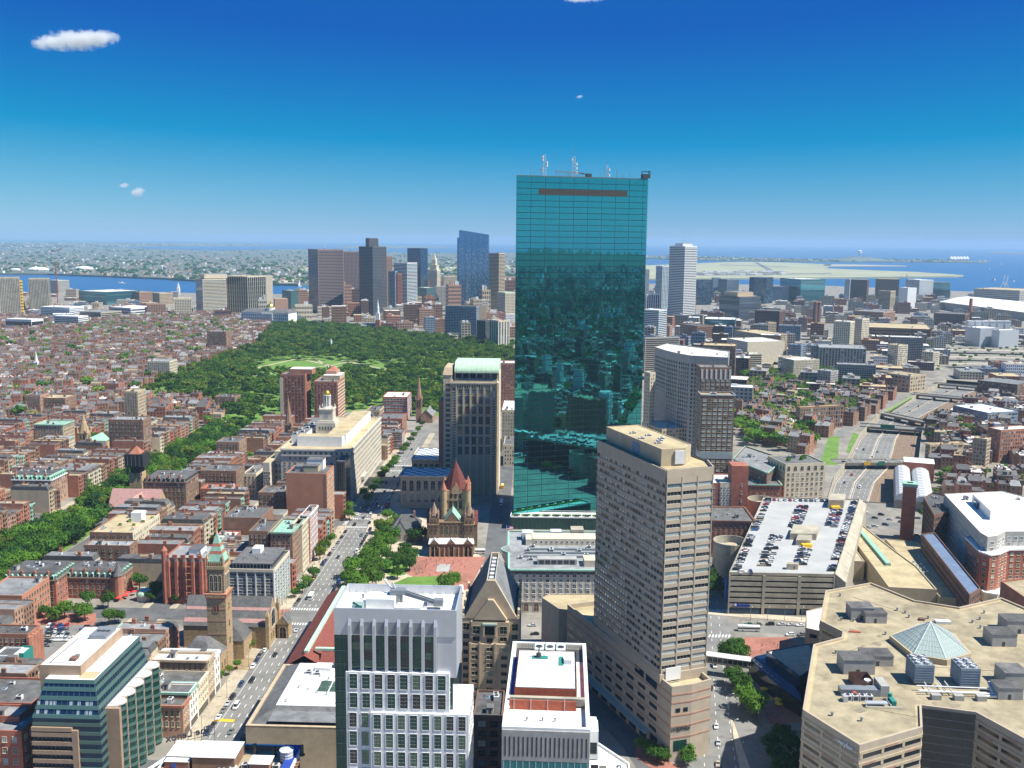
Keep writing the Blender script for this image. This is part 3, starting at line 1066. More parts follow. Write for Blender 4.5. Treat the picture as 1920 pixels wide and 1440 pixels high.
 for fx in (.125,.145,.165,.19,.31,.39,.65,.675,.70,.77,.795,.83,.87,.9,.42,.44):
  c=a+e*(L*fx)-n*rnd.uniform(4,18)
  m=MB()
  m.bar((c.x,c.y,h-1.2),(c.x,c.y,h+rnd.uniform(2.5,9)),.12,0,4)
  m.build('whip_antenna',GMT,root)
 m=MB()
 for i in range(12):
  c=a+e*(L*(.33+.018*i))-n*10
  m.bar((c.x,c.y,h-1.2),(c.x,c.y,h+4),.12)
 c0,c1=a+e*(L*.32)-n*10,a+e*(L*.54)-n*10
 m.bar((c0.x,c0.y,h+4),(c1.x,c1.y,h+3.4),.3)
 m.build('roof_gantry','rust_track',root)
 m=MB()
 c=a+e*(L*.57)-n*9
 m.box((c.x,c.y),4,3,h-1.2,h+3,ang)
 m.bar((c.x,c.y,h+2.3),(c.x-7,c.y,h+3.2),.4)
 m.build('roof_crane',DMT,root)
 m=MB()
 c=b-e*2.2+n*.2
 m.box((c.x,c.y),5.5,4,h+.2,h+3.2,ang)
 m.bar((c.x-2.6,c.y,h+3),(c.x-2.6,c.y,h+5.2),.35)
 m.bar((c.x+2.2,c.y,h+3),(c.x+2.2,c.y,h+5.6),.35)
 m.bar((c.x-2.6,c.y,h+5),(c.x+3.4,c.y,h+5),.4)
 m.bar((c.x+3.2,c.y-1,h+.4),(c.x+3.2,c.y-1,h+5.4),.4)
 m.build('window_cleaning_rig',DMT,root)
 occ_(poly,3)
 pl=[W(958,970,9),W(1130,972,9),(W(1130,972,9)[0]+2,W(1130,972,9)[1]+16),(W(958,970,9)[0]+1,W(958,970,9)[1]+16)]
 pr,pp,qq=bldg('glass_podium','low dark green glass wing with a pale roof edge below the mirror tower',BLD,pl,9,'glass_green',DWR,None,ph=.7)
 for i in range(9):
  t=(i+.5)/9
  x=pl[0][0]+(pl[1][0]-pl[0][0])*t
  y=pl[0][1]+(pl[1][1]-pl[0][1])*t+3
  part(pr,'roof_planter',[DMT,'foliage_bright'], lambda b:(b.box((x,y),3.2,2.2,9.02,10.6,0,0),b.box((x,y+3),6.5,2.4,9.02,9.8,0,1)))
 cop=MB()
 for p0,p1 in edg(pp):
  slb(cop,p0,p1,9.0,9.9,.5)
 cop.build('roof_edge',WPT,pr)
 for i in range(24):
  q=Vector(pl[0]).lerp(Vector(pl[1]),(i+.5)/24)
  part(pr,'mullion',DMT, lambda b:b.box((q.x,q.y-.1),.3,.3,.2,8.8))
mg=mat('mirror_glass',(.07,.43,.45),rough=.02,var=0,metal=1.0,spec=.5)
mat('mullion_dark',(.02,.05,.055),rough=.4,var=0)
mat('tower_frame',(.075,.12,.12),rough=.6,var=0)
for _n,_c in (('foliage',(.07,.165,.024)),('foliage_bright',(.12,.245,.03)),('foliage_dark',(.042,.115,.028)),('foliage_lime',(.20,.28,.04))):
 m_=mat(_n,_c,rough=.75,var=.42,scale=.22,spec=.12,rand=.3)
 nt=m_.node_tree
 tl_=nt.nodes.new('ShaderNodeBsdfTranslucent')
 mx_=nt.nodes.new('ShaderNodeMixShader')
 mx_.inputs[0].default_value=.42
 pb_=nt.nodes['Principled BSDF']
 nt.links.new(pb_.inputs['Base Color'].links[0].from_socket,tl_.inputs[0])
 nt.links.new(pb_.outputs[0],mx_.inputs[1])
 nt.links.new(tl_.outputs[0],mx_.inputs[2])
 nt.links.new(mx_.outputs[0],nt.nodes['Material Output'].inputs[0])
_lb=MB()
_lb.face([(-1,0,-1),(1,0,-1),(1,0,1),(-1,0,1)])
for _i in range(5):
 _z=-1+_i*.4
 _lb.face([(-1,-.12,_z),(1,-.12,_z),(1,0,_z+.3),(-1,0,_z+.3)])
LOUV=_lb.mesh('louvre_panel',['bronze_louvre' if 'bronze_louvre' in MT else 'dark_bronze' if 'dark_bronze' in MT else mat('dark_bronze',(.04,.034,.03),rough=.6)])
mirror_tower()
def white_tower():
 h=95.0
 A=un(628,1140,h)
 f=Fr((A.x,A.y))
 wtop=0
 for k in range(200):
  if pj(f.p3(k*.25,0,h))[0]<857:
   wtop=k*.25
 D=23.0
 root=thing('white_residential_tower','white tower with green glass crown, tall silver fins and a cluttered white roof','tower',(A.x,A.y,0))
 W0=wtop
 XL=3.4
 part(root,'glass_wall','glass_green', lambda b:b.prism(f.r(-.6,W0-1.2,.9,D),0,86))
 cur=MB()
 for i in range(19):
  z=2+i*4.6
  for x0,x1 in ((-.7,XL),):
   cur.prism(f.r(x0,x1,.72,.9),z,z+.35)
 cur.build('floor_lines','spandrel_green',root,'stuff')
 mu=MB()
 for x in (-.55,1.2,2.6):
  mu.prism(f.r(x,x+.14,.7,.9),0,86)
 mu.build('mullion','spandrel_green',root)
 cr=MB()
 pshell(cr,f.r(-.4,W0,0.0,D),86,92.2,2.8,.5)
 cr.build('crown','silver_panel',root)
 part(root,'roof',WRF, lambda b:b.cap(f.r(.1,W0-.5,.5,D-.5),92.0))
 part(root,'side_wall','silver_panel', lambda b:b.prism(f.r(W0-6.2,W0,.35,D),72,86.02))
 part(root,'end_glass','glass_green', lambda b:b.prism(f.r(W0-8.2,W0-6.3,.3,.95),74.5,86))
 nf=8
 for i in range(nf):
  x=4.2+i*(W0-11.5)/(nf-1)
  part(root,'fin','silver_panel', lambda b:(b.prism(f.r(x,x+1.0,-.9,.9),73.6,89.5),b.taper(f.r(x,x+1.0,-.9,.9),89.5,f.r(x+.1,x+.9,-.1,.9),91.5)))
  if i<nf-1:
   xx=x+1.0
   ww=(W0-11.5)/(nf-1)-1.0
   for r in range(4):
    z=74.6+r*3.0
    inst('crown_window',wmesh(ww*.96,2.5,'spandrel_green',rnd.choice(('glass_green','glass_green','glass_olive',GDK)),2,1,False),root,f.p3(xx+ww/2,.86,z+1.3),f.a)
   part(root,'recess_panel',GMT, lambda b:b.prism(f.r(xx,xx+ww,-.02,.1),86.4,90.5))
 part(root,'body_wall','white_panel', lambda b:b.prism(f.r(XL,W0-2.2,-1.3,D-1),0,74))
 part(root,'lower_wall','white_panel', lambda b:b.prism(f.r(XL+8.1,W0+4.2,-2.3,D-3),0,60.6))
 part(root,'wing_roof',WRF, lambda b:b.cap(f.r(W0-2.1,W0+3.9,-2.0,D-3.3),60.66))
 glz=('glass_green','glass_green',GDK,'glass_olive')
 p0,p1=f.p(XL,-1.3),f.p(W0-2.2,-1.3)
 for (p,z,an,n,e,w,hh) in wgrid(p0,p1,60.9,74,6.4,4.05,.6,.76,0,.4,.4):
  win2(WIN_,(w,hh,'white_panel',rnd.choice(glz),1,3,False,'mullion_dark'),root,(p.x,p.y,z),an)
 p0,p1=f.p(XL,-1.3),f.p(XL+8.1,-1.3)
 for (p,z,an,n,e,w,hh) in wgrid(p0,p1,9.4,60.6,6.4,4.05,.6,.76,0,.2,.0):
  win2(WIN_,(w,hh,'white_panel',rnd.choice(glz),1,3,False,'mullion_dark'),root,(p.x,p.y,z),an)
 p0,p1=f.p(XL+8.1,-2.3),f.p(W0+4.2,-2.3)
 for (p,z,an,n,e,w,hh) in wgrid(p0,p1,9.4,60.6,6.4,4.2,.58,.76,0,.2,.2):
  win2(WIN_,(w,hh,'white_panel',rnd.choice(glz),1,3,False,'mullion_dark'),root,(p.x,p.y,z),an)
 p0,p1=f.p(W0+4.2,-2.3),f.p(W0+4.2,D-3)
 for (p,z,an,n,e,w,hh) in wgrid(p0,p1,9.4,60.6,6.4,5,.4,.7,0,.2,.2):
  win2(WIN_,(w,hh,'white_panel',rnd.choice(glz),0,3,False,'mullion_dark'),root,(p.x,p.y,z),an)
 for (p,z,an,n,e,w,hh) in wgrid(f.p(W0-2.2,-1.3),f.p(W0-2.2,D-1),61,74,6.4,4.6,.4,.7,0,.2,.2):
  win2(WIN_,(w,hh,'white_panel',rnd.choice(glz),0,3,False,'mullion_dark'),root,(p.x,p.y,z),an)
 jb=MB()
 for z in range(10,74,6):
  jb.prism(f.r(XL+.05,W0-2.25,-1.32,-1.3),z+.9,z+.96)
 jb.build('panel_joint',GRF,root)
 z=92.02
 part(root,'plant_box','white_panel', lambda b:b.prism(f.r(8.5,18,8,15),z,z+3.2))
 part(root,'plant_box',WPT, lambda b:b.prism(f.r(19,27,4.5,9),z,z+1.8))
 part(root,'plant_box',STW, lambda b:b.prism(f.r(28.5,34,11,16),z,z+2.2))
 part(root,'stair_cover','green_net', lambda b:b.face([f.p3(4.5,4,z),f.p3(8.2,2.5,z),f.p3(8.2,2.5,z+2.6),f.p3(4.5,6,z+3.2)]))
 part(root,'stair_cover','glass_roof', lambda b:b.prism(f.r(4.6,8.1,4.2,8),z,z+2.4))
 for i in range(4):
  x=13.5+i*5.6
  cu=inst('cooling_unit',AC,root,f.p3(x,2.6,z),f.a,(2.1,1.6,1.3))
 for i in range(5):
  inst('vent',VENT,root,f.p3(6+i*6.2,17+(i%2),z),0,(1.3,1.3,1.3))
 m=MB()
 m.prism(ngon(f.p(18.5,13.2),1.6,10),z,z+3.6)
 m.box(f.p(18.5,13.2),5.0,3.2,z+3.4,z+5.0,f.a)
 m.build('crane_base',GMT,root)
 m=MB()
 for s in (-.6,.6):
  m.bar(f.p3(19,13.2+s,z+4.8),f.p3(31.5,9.0+s,z+2.6),.28)
  m.bar(f.p3(19,13.2+s,z+3.7),f.p3(31.5,9.0+s,z+1.8),.28)
 for i in range(9):
  t,t2=i/9,(i+1)/9
  m.bar(f.p3(19+12.5*t,13.2-4.2*t,z+4.8-2.2*t),f.p3(19+12.5*t2,13.2-4.2*t2,z+3.7-1.9*t2),.14)
 m.box(f.p(32.5,8.8),3,2.4,z+1.2,z+3.4,f.a)
 m.build('crane_boom',GMT,root)
 m=MB()
 m.bar(f.p3(16.2,13.8,z+5),f.p3(13.4,15.5,z+7.4),.3)
 m.bar(f.p3(17.5,13.4,z+5),f.p3(16.5,13.4,z+7.2),.35)
 m.build('crane_counterweight',STW,root)
 pr=MB()
 for i in range(14):
  t=i/13
  pr.bar(f.p3(1+t*(W0-2.5),D-.8,z),f.p3(1+t*(W0-2.5),D-.8,z+2.6),.12)
 pr.build('parapet_struts',STW,root,'stuff')
 occ_(f.r(-2,W0+6,-4,D),1)
white_tower()
def scallop_office():
 z1=33.0
 A=un(62,1345,z1)
 f=Fr((A.x,A.y))
 Wd,D=25.5,47.0
 root=thing('green_glass_office','green glass and bronze office block with sloping upper floors and scalloped bays','office block',(A.x,A.y,0))
 part(root,'glass_body',GNV, lambda b:b.prism(f.r(0,Wd,0,D),0,z1))
 ztop=45.5
 i0,i1=(0,Wd,0,D),(3.2,Wd-3.4,4.2,D-1)
 part(root,'sloping_glass',GNV, lambda b:b.taper(f.r(*i0),z1,f.r(*i1),ztop))
 nf=4
 for k in range(nf+1):
  t0=k/nf-.0
  t1=min(1,t0+.42/nf*1.0)
  if k==nf:
   t0,t1=.96,1.06
  def mix(t,o):
   return f.r(i0[0]+(i1[0]-i0[0])*t-o,i0[1]+(i1[1]-i0[1])*t+o,i0[2]+(i1[2]-i0[2])*t-o,i0[3]+(i1[3]-i0[3])*t+o)
  part(root,'spandrel_band','spandrel_green', lambda b:b.taper(mix(t0,.35),z1+(ztop-z1)*t0,mix(t1,.3),z1+(ztop-z1)*t1))
 for k in range(9):
  z=1.5+k*3.55
  part(root,'spandrel_band','spandrel_green', lambda b:b.prism(f.r(-.3,Wd+.3,-.3,D+.3),z,z+1.35))
 mu=MB()
 for k in range(nf):
  for j in range(11):
   t0,t1=(k+.4)/nf,(k+1)/nf
   xa=i0[0]+(i1[0]-i0[0])*t0+(i0[1]+(i1[1]-i0[1])*t0-(i0[0]+(i1[0]-i0[0])*t0))*j/10
   xb=i0[0]+(i1[0]-i0[0])*t1+(i0[1]+(i1[1]-i0[1])*t1-(i0[0]+(i1[0]-i0[0])*t1))*j/10
   mu.bar(f.p3(xa,i1[2]*t0-.1,z1+(ztop-z1)*t0),f.p3(xb,i1[2]*t1-.1,z1+(ztop-z1)*t1),.09)
  for j in range(22):
   t0,t1=(k+.4)/nf,(k+1)/nf
   ya,yb=1.5+(D-3)*j/21,4+(D-6)*j/21
   mu.bar(f.p3(Wd-3.4*t0+.1,ya+(yb-ya)*t0,z1+(ztop-z1)*t0),f.p3(Wd-3.4*t1+.1,ya+(yb-ya)*t1,z1+(ztop-z1)*t1),.09)
 mu.build('glazing_bars','spandrel_green',root,'stuff')
 bl=MB()
 for k in (0,1):
  for j in range(14):
   if rnd.random()<.45:
    t0,t1=(k+.42)/nf,(k+.93)/nf
    xa=1.0+1.55*j
    bl.face([f.p3(xa,i1[2]*t0-.06,z1+(ztop-z1)*t0),f.p3(xa+1.2,i1[2]*t0-.06,z1+(ztop-z1)*t0),f.p3(xa+1.2,i1[2]*t1-.06,z1+(ztop-z1)*t1),f.p3(xa,i1[2]*t1-.06,z1+(ztop-z1)*t1)])
 bl.build('window_blinds','glass_pale',root)
 for k in range(8):
  z=1.0+k*3.55
  part(root,'bronze_band','bronze_panel', lambda b:b.prism(f.r(-.5,15.0,-1.1,.1),z,z+1.6))
  wb=MB()
  for j in range(9):
   wb.prism(f.r(.2+j*1.65,.2+j*1.65+.12,-.95,-.4),z+1.6,z+3.55)
  wb.build('ribbon_mullion',DMT,root)
 part(root,'bronze_pier','bronze_panel', lambda b:b.prism(f.r(15.0,17.2,-1.1,.1),0,28.5))
 part(root,'bronze_cap','bronze_panel', lambda b:b.prism(f.r(-.5,15.0,-1.1,.1),28.0,29.6))
 top=34.6
 nb=5
 y0,y1=7.0,D+1
 bw=(y1-y0)/nb
 part(root,'bay_core',GDK, lambda b:b.prism(f.r(Wd,Wd+3.0,y0,y1),0,top-.4))
 part(root,'bay_pier','bronze_panel', lambda b:b.prism(f.r(Wd-.5,Wd+5.2,y0-1.8,y0),0,top))
 for i in range(nb):
  ya,yb=y0+i*bw,y0+(i+1)*bw
  arc=[f.p(Wd+3.0,ya+.3)]+[f.p(Wd+3.0+2.6*math.sin(math.pi*k/6),ya+.3+(bw-.9)*k/6) for k in range(7)]+[f.p(Wd+3.0,yb-.6)]
  arcg=[f.p(Wd+2.9,ya+.3)]+[f.p(Wd+2.7+2.5*math.sin(math.pi*k/6),ya+.4+(bw-1.1)*k/6) for k in range(7)]+[f.p(Wd+2.9,yb-.6)]
  part(root,'bay_glass','glass_green', lambda b:b.walls(ccw(arcg),0,top-.3))
  for k in range(10):
   z=1.0+k*3.4
   part(root,'bay_balustrade','spandrel_green', lambda b:b.prism(ccw(arc),z,z+1.25))
  part(root,'bay_pier','bronze_panel', lambda b:b.prism(f.r(Wd+2.0,Wd+4.0,yb-.6,yb+.3),0,top))
  part(root,'bay_roof',DWR, lambda b:b.prism(ccw([f.p(Wd-.3,ya),f.p(Wd-.3,yb)]+arc[::-1]),top-.3,top+.25))
 part(root,'roof',WRF, lambda b:b.cap(f.r(i1[0],i1[1],i1[2],i1[3]),ztop+.95))
 part(root,'roof_corner',TNR, lambda b:b.cap(f.r(i1[1]-7,i1[1]-.4,i1[2]+1,i1[2]+7),ztop+1.0))
 ph=MB()
 pshell(ph,f.r(-.5,i1[1]-6.6,i1[2]+3.5,D-1.5),40,ztop+4.6,.3,.3)
 ph.build('plant_room','bronze_panel',root)
 part(root,'plant_room_roof',WRF, lambda b:b.cap(f.r(-.2,i1[1]-6.9,i1[2]+3.8,D-1.8),ztop+4.7))
 z=ztop+4.72
 part(root,'roof_walkway',GRF, lambda b:(b.cap(f.r(2,2.6,10,34),z+.02),b.cap(f.r(2,11,10,10.6),z+.02),b.cap(f.r(6,12,22,22.5),z+.02)))
 part(root,'cooling_tower',GMT, lambda b:b.prism(f.r(7,14,33,43),z-1,z+1.6))
 for i in range(3):
  part(root,'cooling_fan',DMT, lambda b:b.prism(ngon(f.p(9+i*1.9,38),.9,10),z+1.6,z+1.8))
 part(root,'plant_unit',BDK, lambda b:b.prism(f.r(9,11.5,12,15),z,z+1.1))
 part(root,'plant_unit',STW, lambda b:b.prism(f.r(9.5,11.5,16,18),z,z+1.3))
 occ_(f.r(-2,Wd+7,-4,D+2),1)
scallop_office()
def grey_block():
 h=63.0
 A=un(941,1362,h)
 B=un(1106,1385,h)
 f=Fr((A.x,A.y),-ALPHA-.02)
 Wd=(Vector((B.x,B.y))-Vector((A.x,A.y))).length*.99
 D=66.0
 root=thing('white_roofed_grey_block','grey ribbed block with a white roof frame and a red brick penthouse','office block',(A.x,A.y,0))
 sh=MB()
 pshell(sh,f.r(0,Wd,0,D),0,h-2.0,2.0,1.3)
 sh.build('wall','white_panel',root)
 part(root,'front_panel','concrete_grey', lambda b:b.prism(f.r(.2,Wd-.2,-.4,.0),h-11,h-.9))
 for i in range(19):
  x=.9+i*(Wd-2.2)/18
  part(root,'slot_window',GDK, lambda b:b.prism(f.r(x,x+.42,-.46,-.38),h-9.4,h-3))
 part(root,'lower_glazing','glass_teal', lambda b:b.prism(f.r(.3,Wd-.3,-.3,0),0,h-11.2))
 mu=MB()
 for i in range(14):
  x=.6+i*(Wd-1.4)/13
  mu.prism(f.r(x,x+.14,-.44,-.3),0,h-11.2)
 for i in range(12):
  mu.prism(f.r(.3,Wd-.3,-.42,-.3),3+i*4.0,3.5+i*4.0)
 mu.build('glazing_bars',STW,root,'stuff')
 zr=h-1.9
 part(root,'roof',DWR, lambda b:b.cap(f.r(1.3,Wd-1.3,1.3,D-1.3),zr))
 part(root,'front_roof',WRF, lambda b:b.cap(f.r(1.6,Wd-4,1.6,15.0),zr+.04))
 part(root,'penthouse_wall','rust_panel', lambda b:b.walls(f.r(2.8,Wd-4.0,21.5,D-14),zr,h+2.8))
 part(root,'penthouse_roof',DWR, lambda b:(b.cap(f.r(3.1,Wd-4.3,21.8,D-14.3),h+2.55),b.walls(f.r(3.1,Wd-4.3,21.8,D-14.3)[::-1],h+2.5,h+2.9)))
 part(root,'screen_wall','rust_panel', lambda b:b.prism(f.r(1.6,Wd-4.2,15.3,15.7),zr,h+1.4))
 part(root,'screen_beam',CON, lambda b:b.prism(f.r(1.4,Wd-1.4,17.6,19.2),zr+.6,h+1.2))
 for i in range(4):
  part(root,'screen_post',STW, lambda b:b.bar(f.p3(3+i*5.5,15.2,zr),f.p3(3+i*5.5,15.2,h+2.2),.1))
 part(root,'plant_well',DMT, lambda b:b.cap(f.r(1.5,Wd-1.5,D-12.5,D-1.5),zr+.05))
 for i in range(3):
  u=part(root,'cooling_unit',STW, lambda b:b.prism(f.r(8.5+i*4.0,11.8+i*4.0,D-9,D-3),zr,zr+2.8))
  part(u,'fan',DMT, lambda b:b.prism(ngon(f.p(10.1+i*4.0,D-6.2),1.25,10),zr+2.8,zr+3.0))
  part(u,'coil_frame','green_net', lambda b:(b.prism(f.r(8.3+i*4.0,8.5+i*4.0,D-9.2,D-2.8),zr,zr+3.1),b.prism(f.r(8.3+i*4.0,12+i*4.0,D-9.3,D-9.02),zr,zr+1.3)))
 lv=MB()
 for i in range(30):
  lv.prism(f.r(1.8+i*(Wd-3.6)/30,2.0+i*(Wd-3.6)/30,D-2.0,D-1.6),zr,h-.2)
 lv.build('louvre_screen','tan_precast',root)
 z=h+2.57
 part(root,'roof_frame','green_net', lambda b:(b.prism(f.r(8,13.5,D-21,D-18.6),z,z+.25),b.prism(f.r(17.5,19,D-26,D-19),z,z+.3)))
 part(root,'roof_unit',STW, lambda b:b.prism(f.r(19.2,21.8,D-25,D-20.5),z,z+1.6))
 part(root,'roof_fan',DMT, lambda b:(b.prism(ngon(f.p(10.2,D-19.8),.9,8),z+.25,z+1.6),b.bar(f.p3(10.2,D-19.8,z+1.4),f.p3(10.4,D-19.4,z+4.5),.25)))
 for x in (7.5,12.5,16.5):
  inst('vent',VENT,root,f.p3(x,8,zr+.05))
 part(root,'blue_tarpaulin','sign_blue', lambda b:b.prism(f.r(1.4,2.7,24,D-14),zr,zr+1.8))
 for i,(ya,yb,z0,z1) in enumerate(((20,28,10,52),(6,14,10,45),(33,40,8,47))):
  part(root,'balcony_block','white_panel', lambda b:b.prism(f.r(Wd,Wd+3.4,ya,yb),z0,z1))
  for k in range(6):
   part(root,'balcony_window',GDK, lambda b:b.prism(f.r(Wd+.5,Wd+3.0,ya-.08,ya),z0+4+k*6,z0+8+k*6))
 occ_(f.r(-1,Wd+4,-2,D),1)
grey_block()
def gable_tower():
 ze,zr=46.0,63.0
 A,B=un(866,1158,ze),un(974,1160,ze)
 f=Fr((A.x,A.y))
 Wd=(B-A).length
 D=40.0
 root=thing('gabled_stone_tower','tan stone tower with a stepped gable and steep dark glass roof','tower',(A.x,A.y,0))
 part(root,'wall',STN, lambda b:b.prism(f.r(0,Wd,0,D),0,ze))
 c=Wd/2
 rw=1.9
 def gable(b,x0,x1,y0,y1,za,zt,half):
  pf=[(x0,za),(x1,za),(c+half,zt),(c-half,zt)]
  for y in (y0,y1):
   pts=[f.p3(x,y,z) for x,z in pf]
   b.face(pts if y==y0 else pts[::-1])
  for i in range(4):
   (xa,z_a),(xb,z_b)=pf[i],pf[(i+1)%4]
   b.face([f.p3(xb,y0,z_b),f.p3(xa,y0,z_a),f.p3(xa,y1,z_a),f.p3(xb,y1,z_b)])
 part(root,'front_gable',STN, lambda b:gable(b,1.0,Wd-1.0,-.2,1.6,ze,zr+.5,rw))
 part(root,'inner_gable',STN, lambda b:gable(b,5.4,Wd-5.4,-2.2,-.2,ze,ze+9.2,1.2))
 part(root,'back_gable',STN, lambda b:gable(b,1.0,Wd-1.0,D-1.4,D,ze,zr+.5,rw))
 for s,m in ((-1,'slate'),(1,GRF)):
  xe,xr=c+s*(Wd/2-2.2),c+s*rw
  part(root,'glass_roof',m, lambda b:b.face([f.p3(xe,1.6,ze+.8),f.p3(xr,1.6,zr),f.p3(xr,D-1.4,zr),f.p3(xe,D-1.4,ze+.8)][::s]))
  for k in range(15):
   y=2.4+k*(D-5)/15
   rb=MB()
   rb.bar(f.p3(xe,y,ze+.95),f.p3(xr,y,zr+.12),.16)
   rb.build('roof_rib',GMT,root)
  part(root,'eaves_walk','slate', lambda b:b.cap(f.r(*sorted((c+s*Wd/2,c+s*(Wd/2-2.4))),1.7,D-1.5),ze+.05))
  for k in range(4):
   part(root,'pinnacle',STN, lambda b:b.prism(f.r(*sorted((c+s*(Wd/2+.2),c+s*(Wd/2-.9))),2+k*11,5+k*11),ze,ze+3.4))
 part(root,'ridge_gutter',DMT, lambda b:b.prism(f.r(c-rw+.25,c+rw-.25,1.7,D-1.5),zr-2,zr-1))
 for s in (-1,1):
  part(root,'ridge_coping',SGR, lambda b:b.prism(f.r(*sorted((c+s*rw,c+s*(rw-.35))),1.7,D-1.5),zr-1,zr+.35))
 for k in range(6):
  part(root,'ridge_plant',STW, lambda b:b.prism(f.r(c-1.0,c+.9,5+k*5.5,7.5+k*5.5),zr-1,zr-.2))
 part(root,'centre_bay',STN, lambda b:b.prism(f.r(4.3,Wd-4.6,-2.2,0),0,ze-1))
 part(root,'lower_bay',STN, lambda b:b.prism(f.r(3.4,Wd-3.9,-3.4,-2.2),0,ze-10.8))
 wg=(GDK,'spandrel_pale','glass_green',GDK)
 for x,w in ((6.6,3.0),(Wd-7.0,3.0)):
  win2(WIN_,(w,3.4,STN,'glass_green',1,1,False),root,f.p3(x,-2.22,ze-4.6),f.a)
  win2(WIN_,(w,2.0,STN,GDK,1,0,False),root,f.p3(x,-2.22,ze-8.8),f.a)
 part(root,'oriel_window',[STN,'glass_roof',GDK], lambda b:(b.prism(f.r(c-3.2,c-2.4,-3.6,-2.2),ze-7.5,ze-2.2,0),b.prism(f.r(c+2.0,c+2.8,-3.6,-2.2),ze-7.5,ze-2.2,0),b.prism(f.r(c-3.4,c+3.0,-3.7,-2.2),ze-2.2,ze-1.4,1),b.prism(f.r(c-2.4,c+2.0,-2.5,-2.2),ze-6.8,ze-2.2,2)))
 win2(WIN_,(2.6,2.0,STN,GDK,1,0,False),root,f.p3(c-.2,-2.24,ze-9.4),f.a)
 for k in range(9):
  z=ze-13.2-k*3.75
  for x in (6.0,c-.2,Wd-6.6):
   win2(WIN_,(2.6,1.6,STN,rnd.choice(wg),1,0,True),root,f.p3(x,-3.42,z),f.a)
  win2(WIN_,(2.4,1.7,STN,rnd.choice(wg),1,0,True),root,f.p3(Wd-2.0,-.02,z+1),f.a)
  win2(WIN_,(2.2,1.9,STN,GDK,1,0,True),root,f.p3(1.7,-.02,z+1),f.a)
 for k in range(2):
  win2(WIN_,(2.6,3.0-k,STN,'glass_green',1,1,False),root,f.p3(Wd-2.0,-.02,ze-4-k*4.6),f.a)
  win2(WIN_,(2.6,3.0-k,STN,GDK,1,1,False),root,f.p3(1.9,-.02,ze-4-k*4.6),f.a)
 for x in (4.0,8.3,c+2.2,Wd-4.4):
  part(root,'pilaster',STN, lambda b:b.prism(f.r(x-.4,x+.4,-3.9,-3.4),0,ze-10))
 for x in (.2,Wd-.9):
  part(root,'shoulder',STN, lambda b:b.taper(f.r(x-.4,x+1.1,-.5,1.2),ze,f.r(x,x+.8,-.2,.9),ze+1.6))
 occ_(f.r(-1,Wd+1,-4,D),1)
gable_tower()
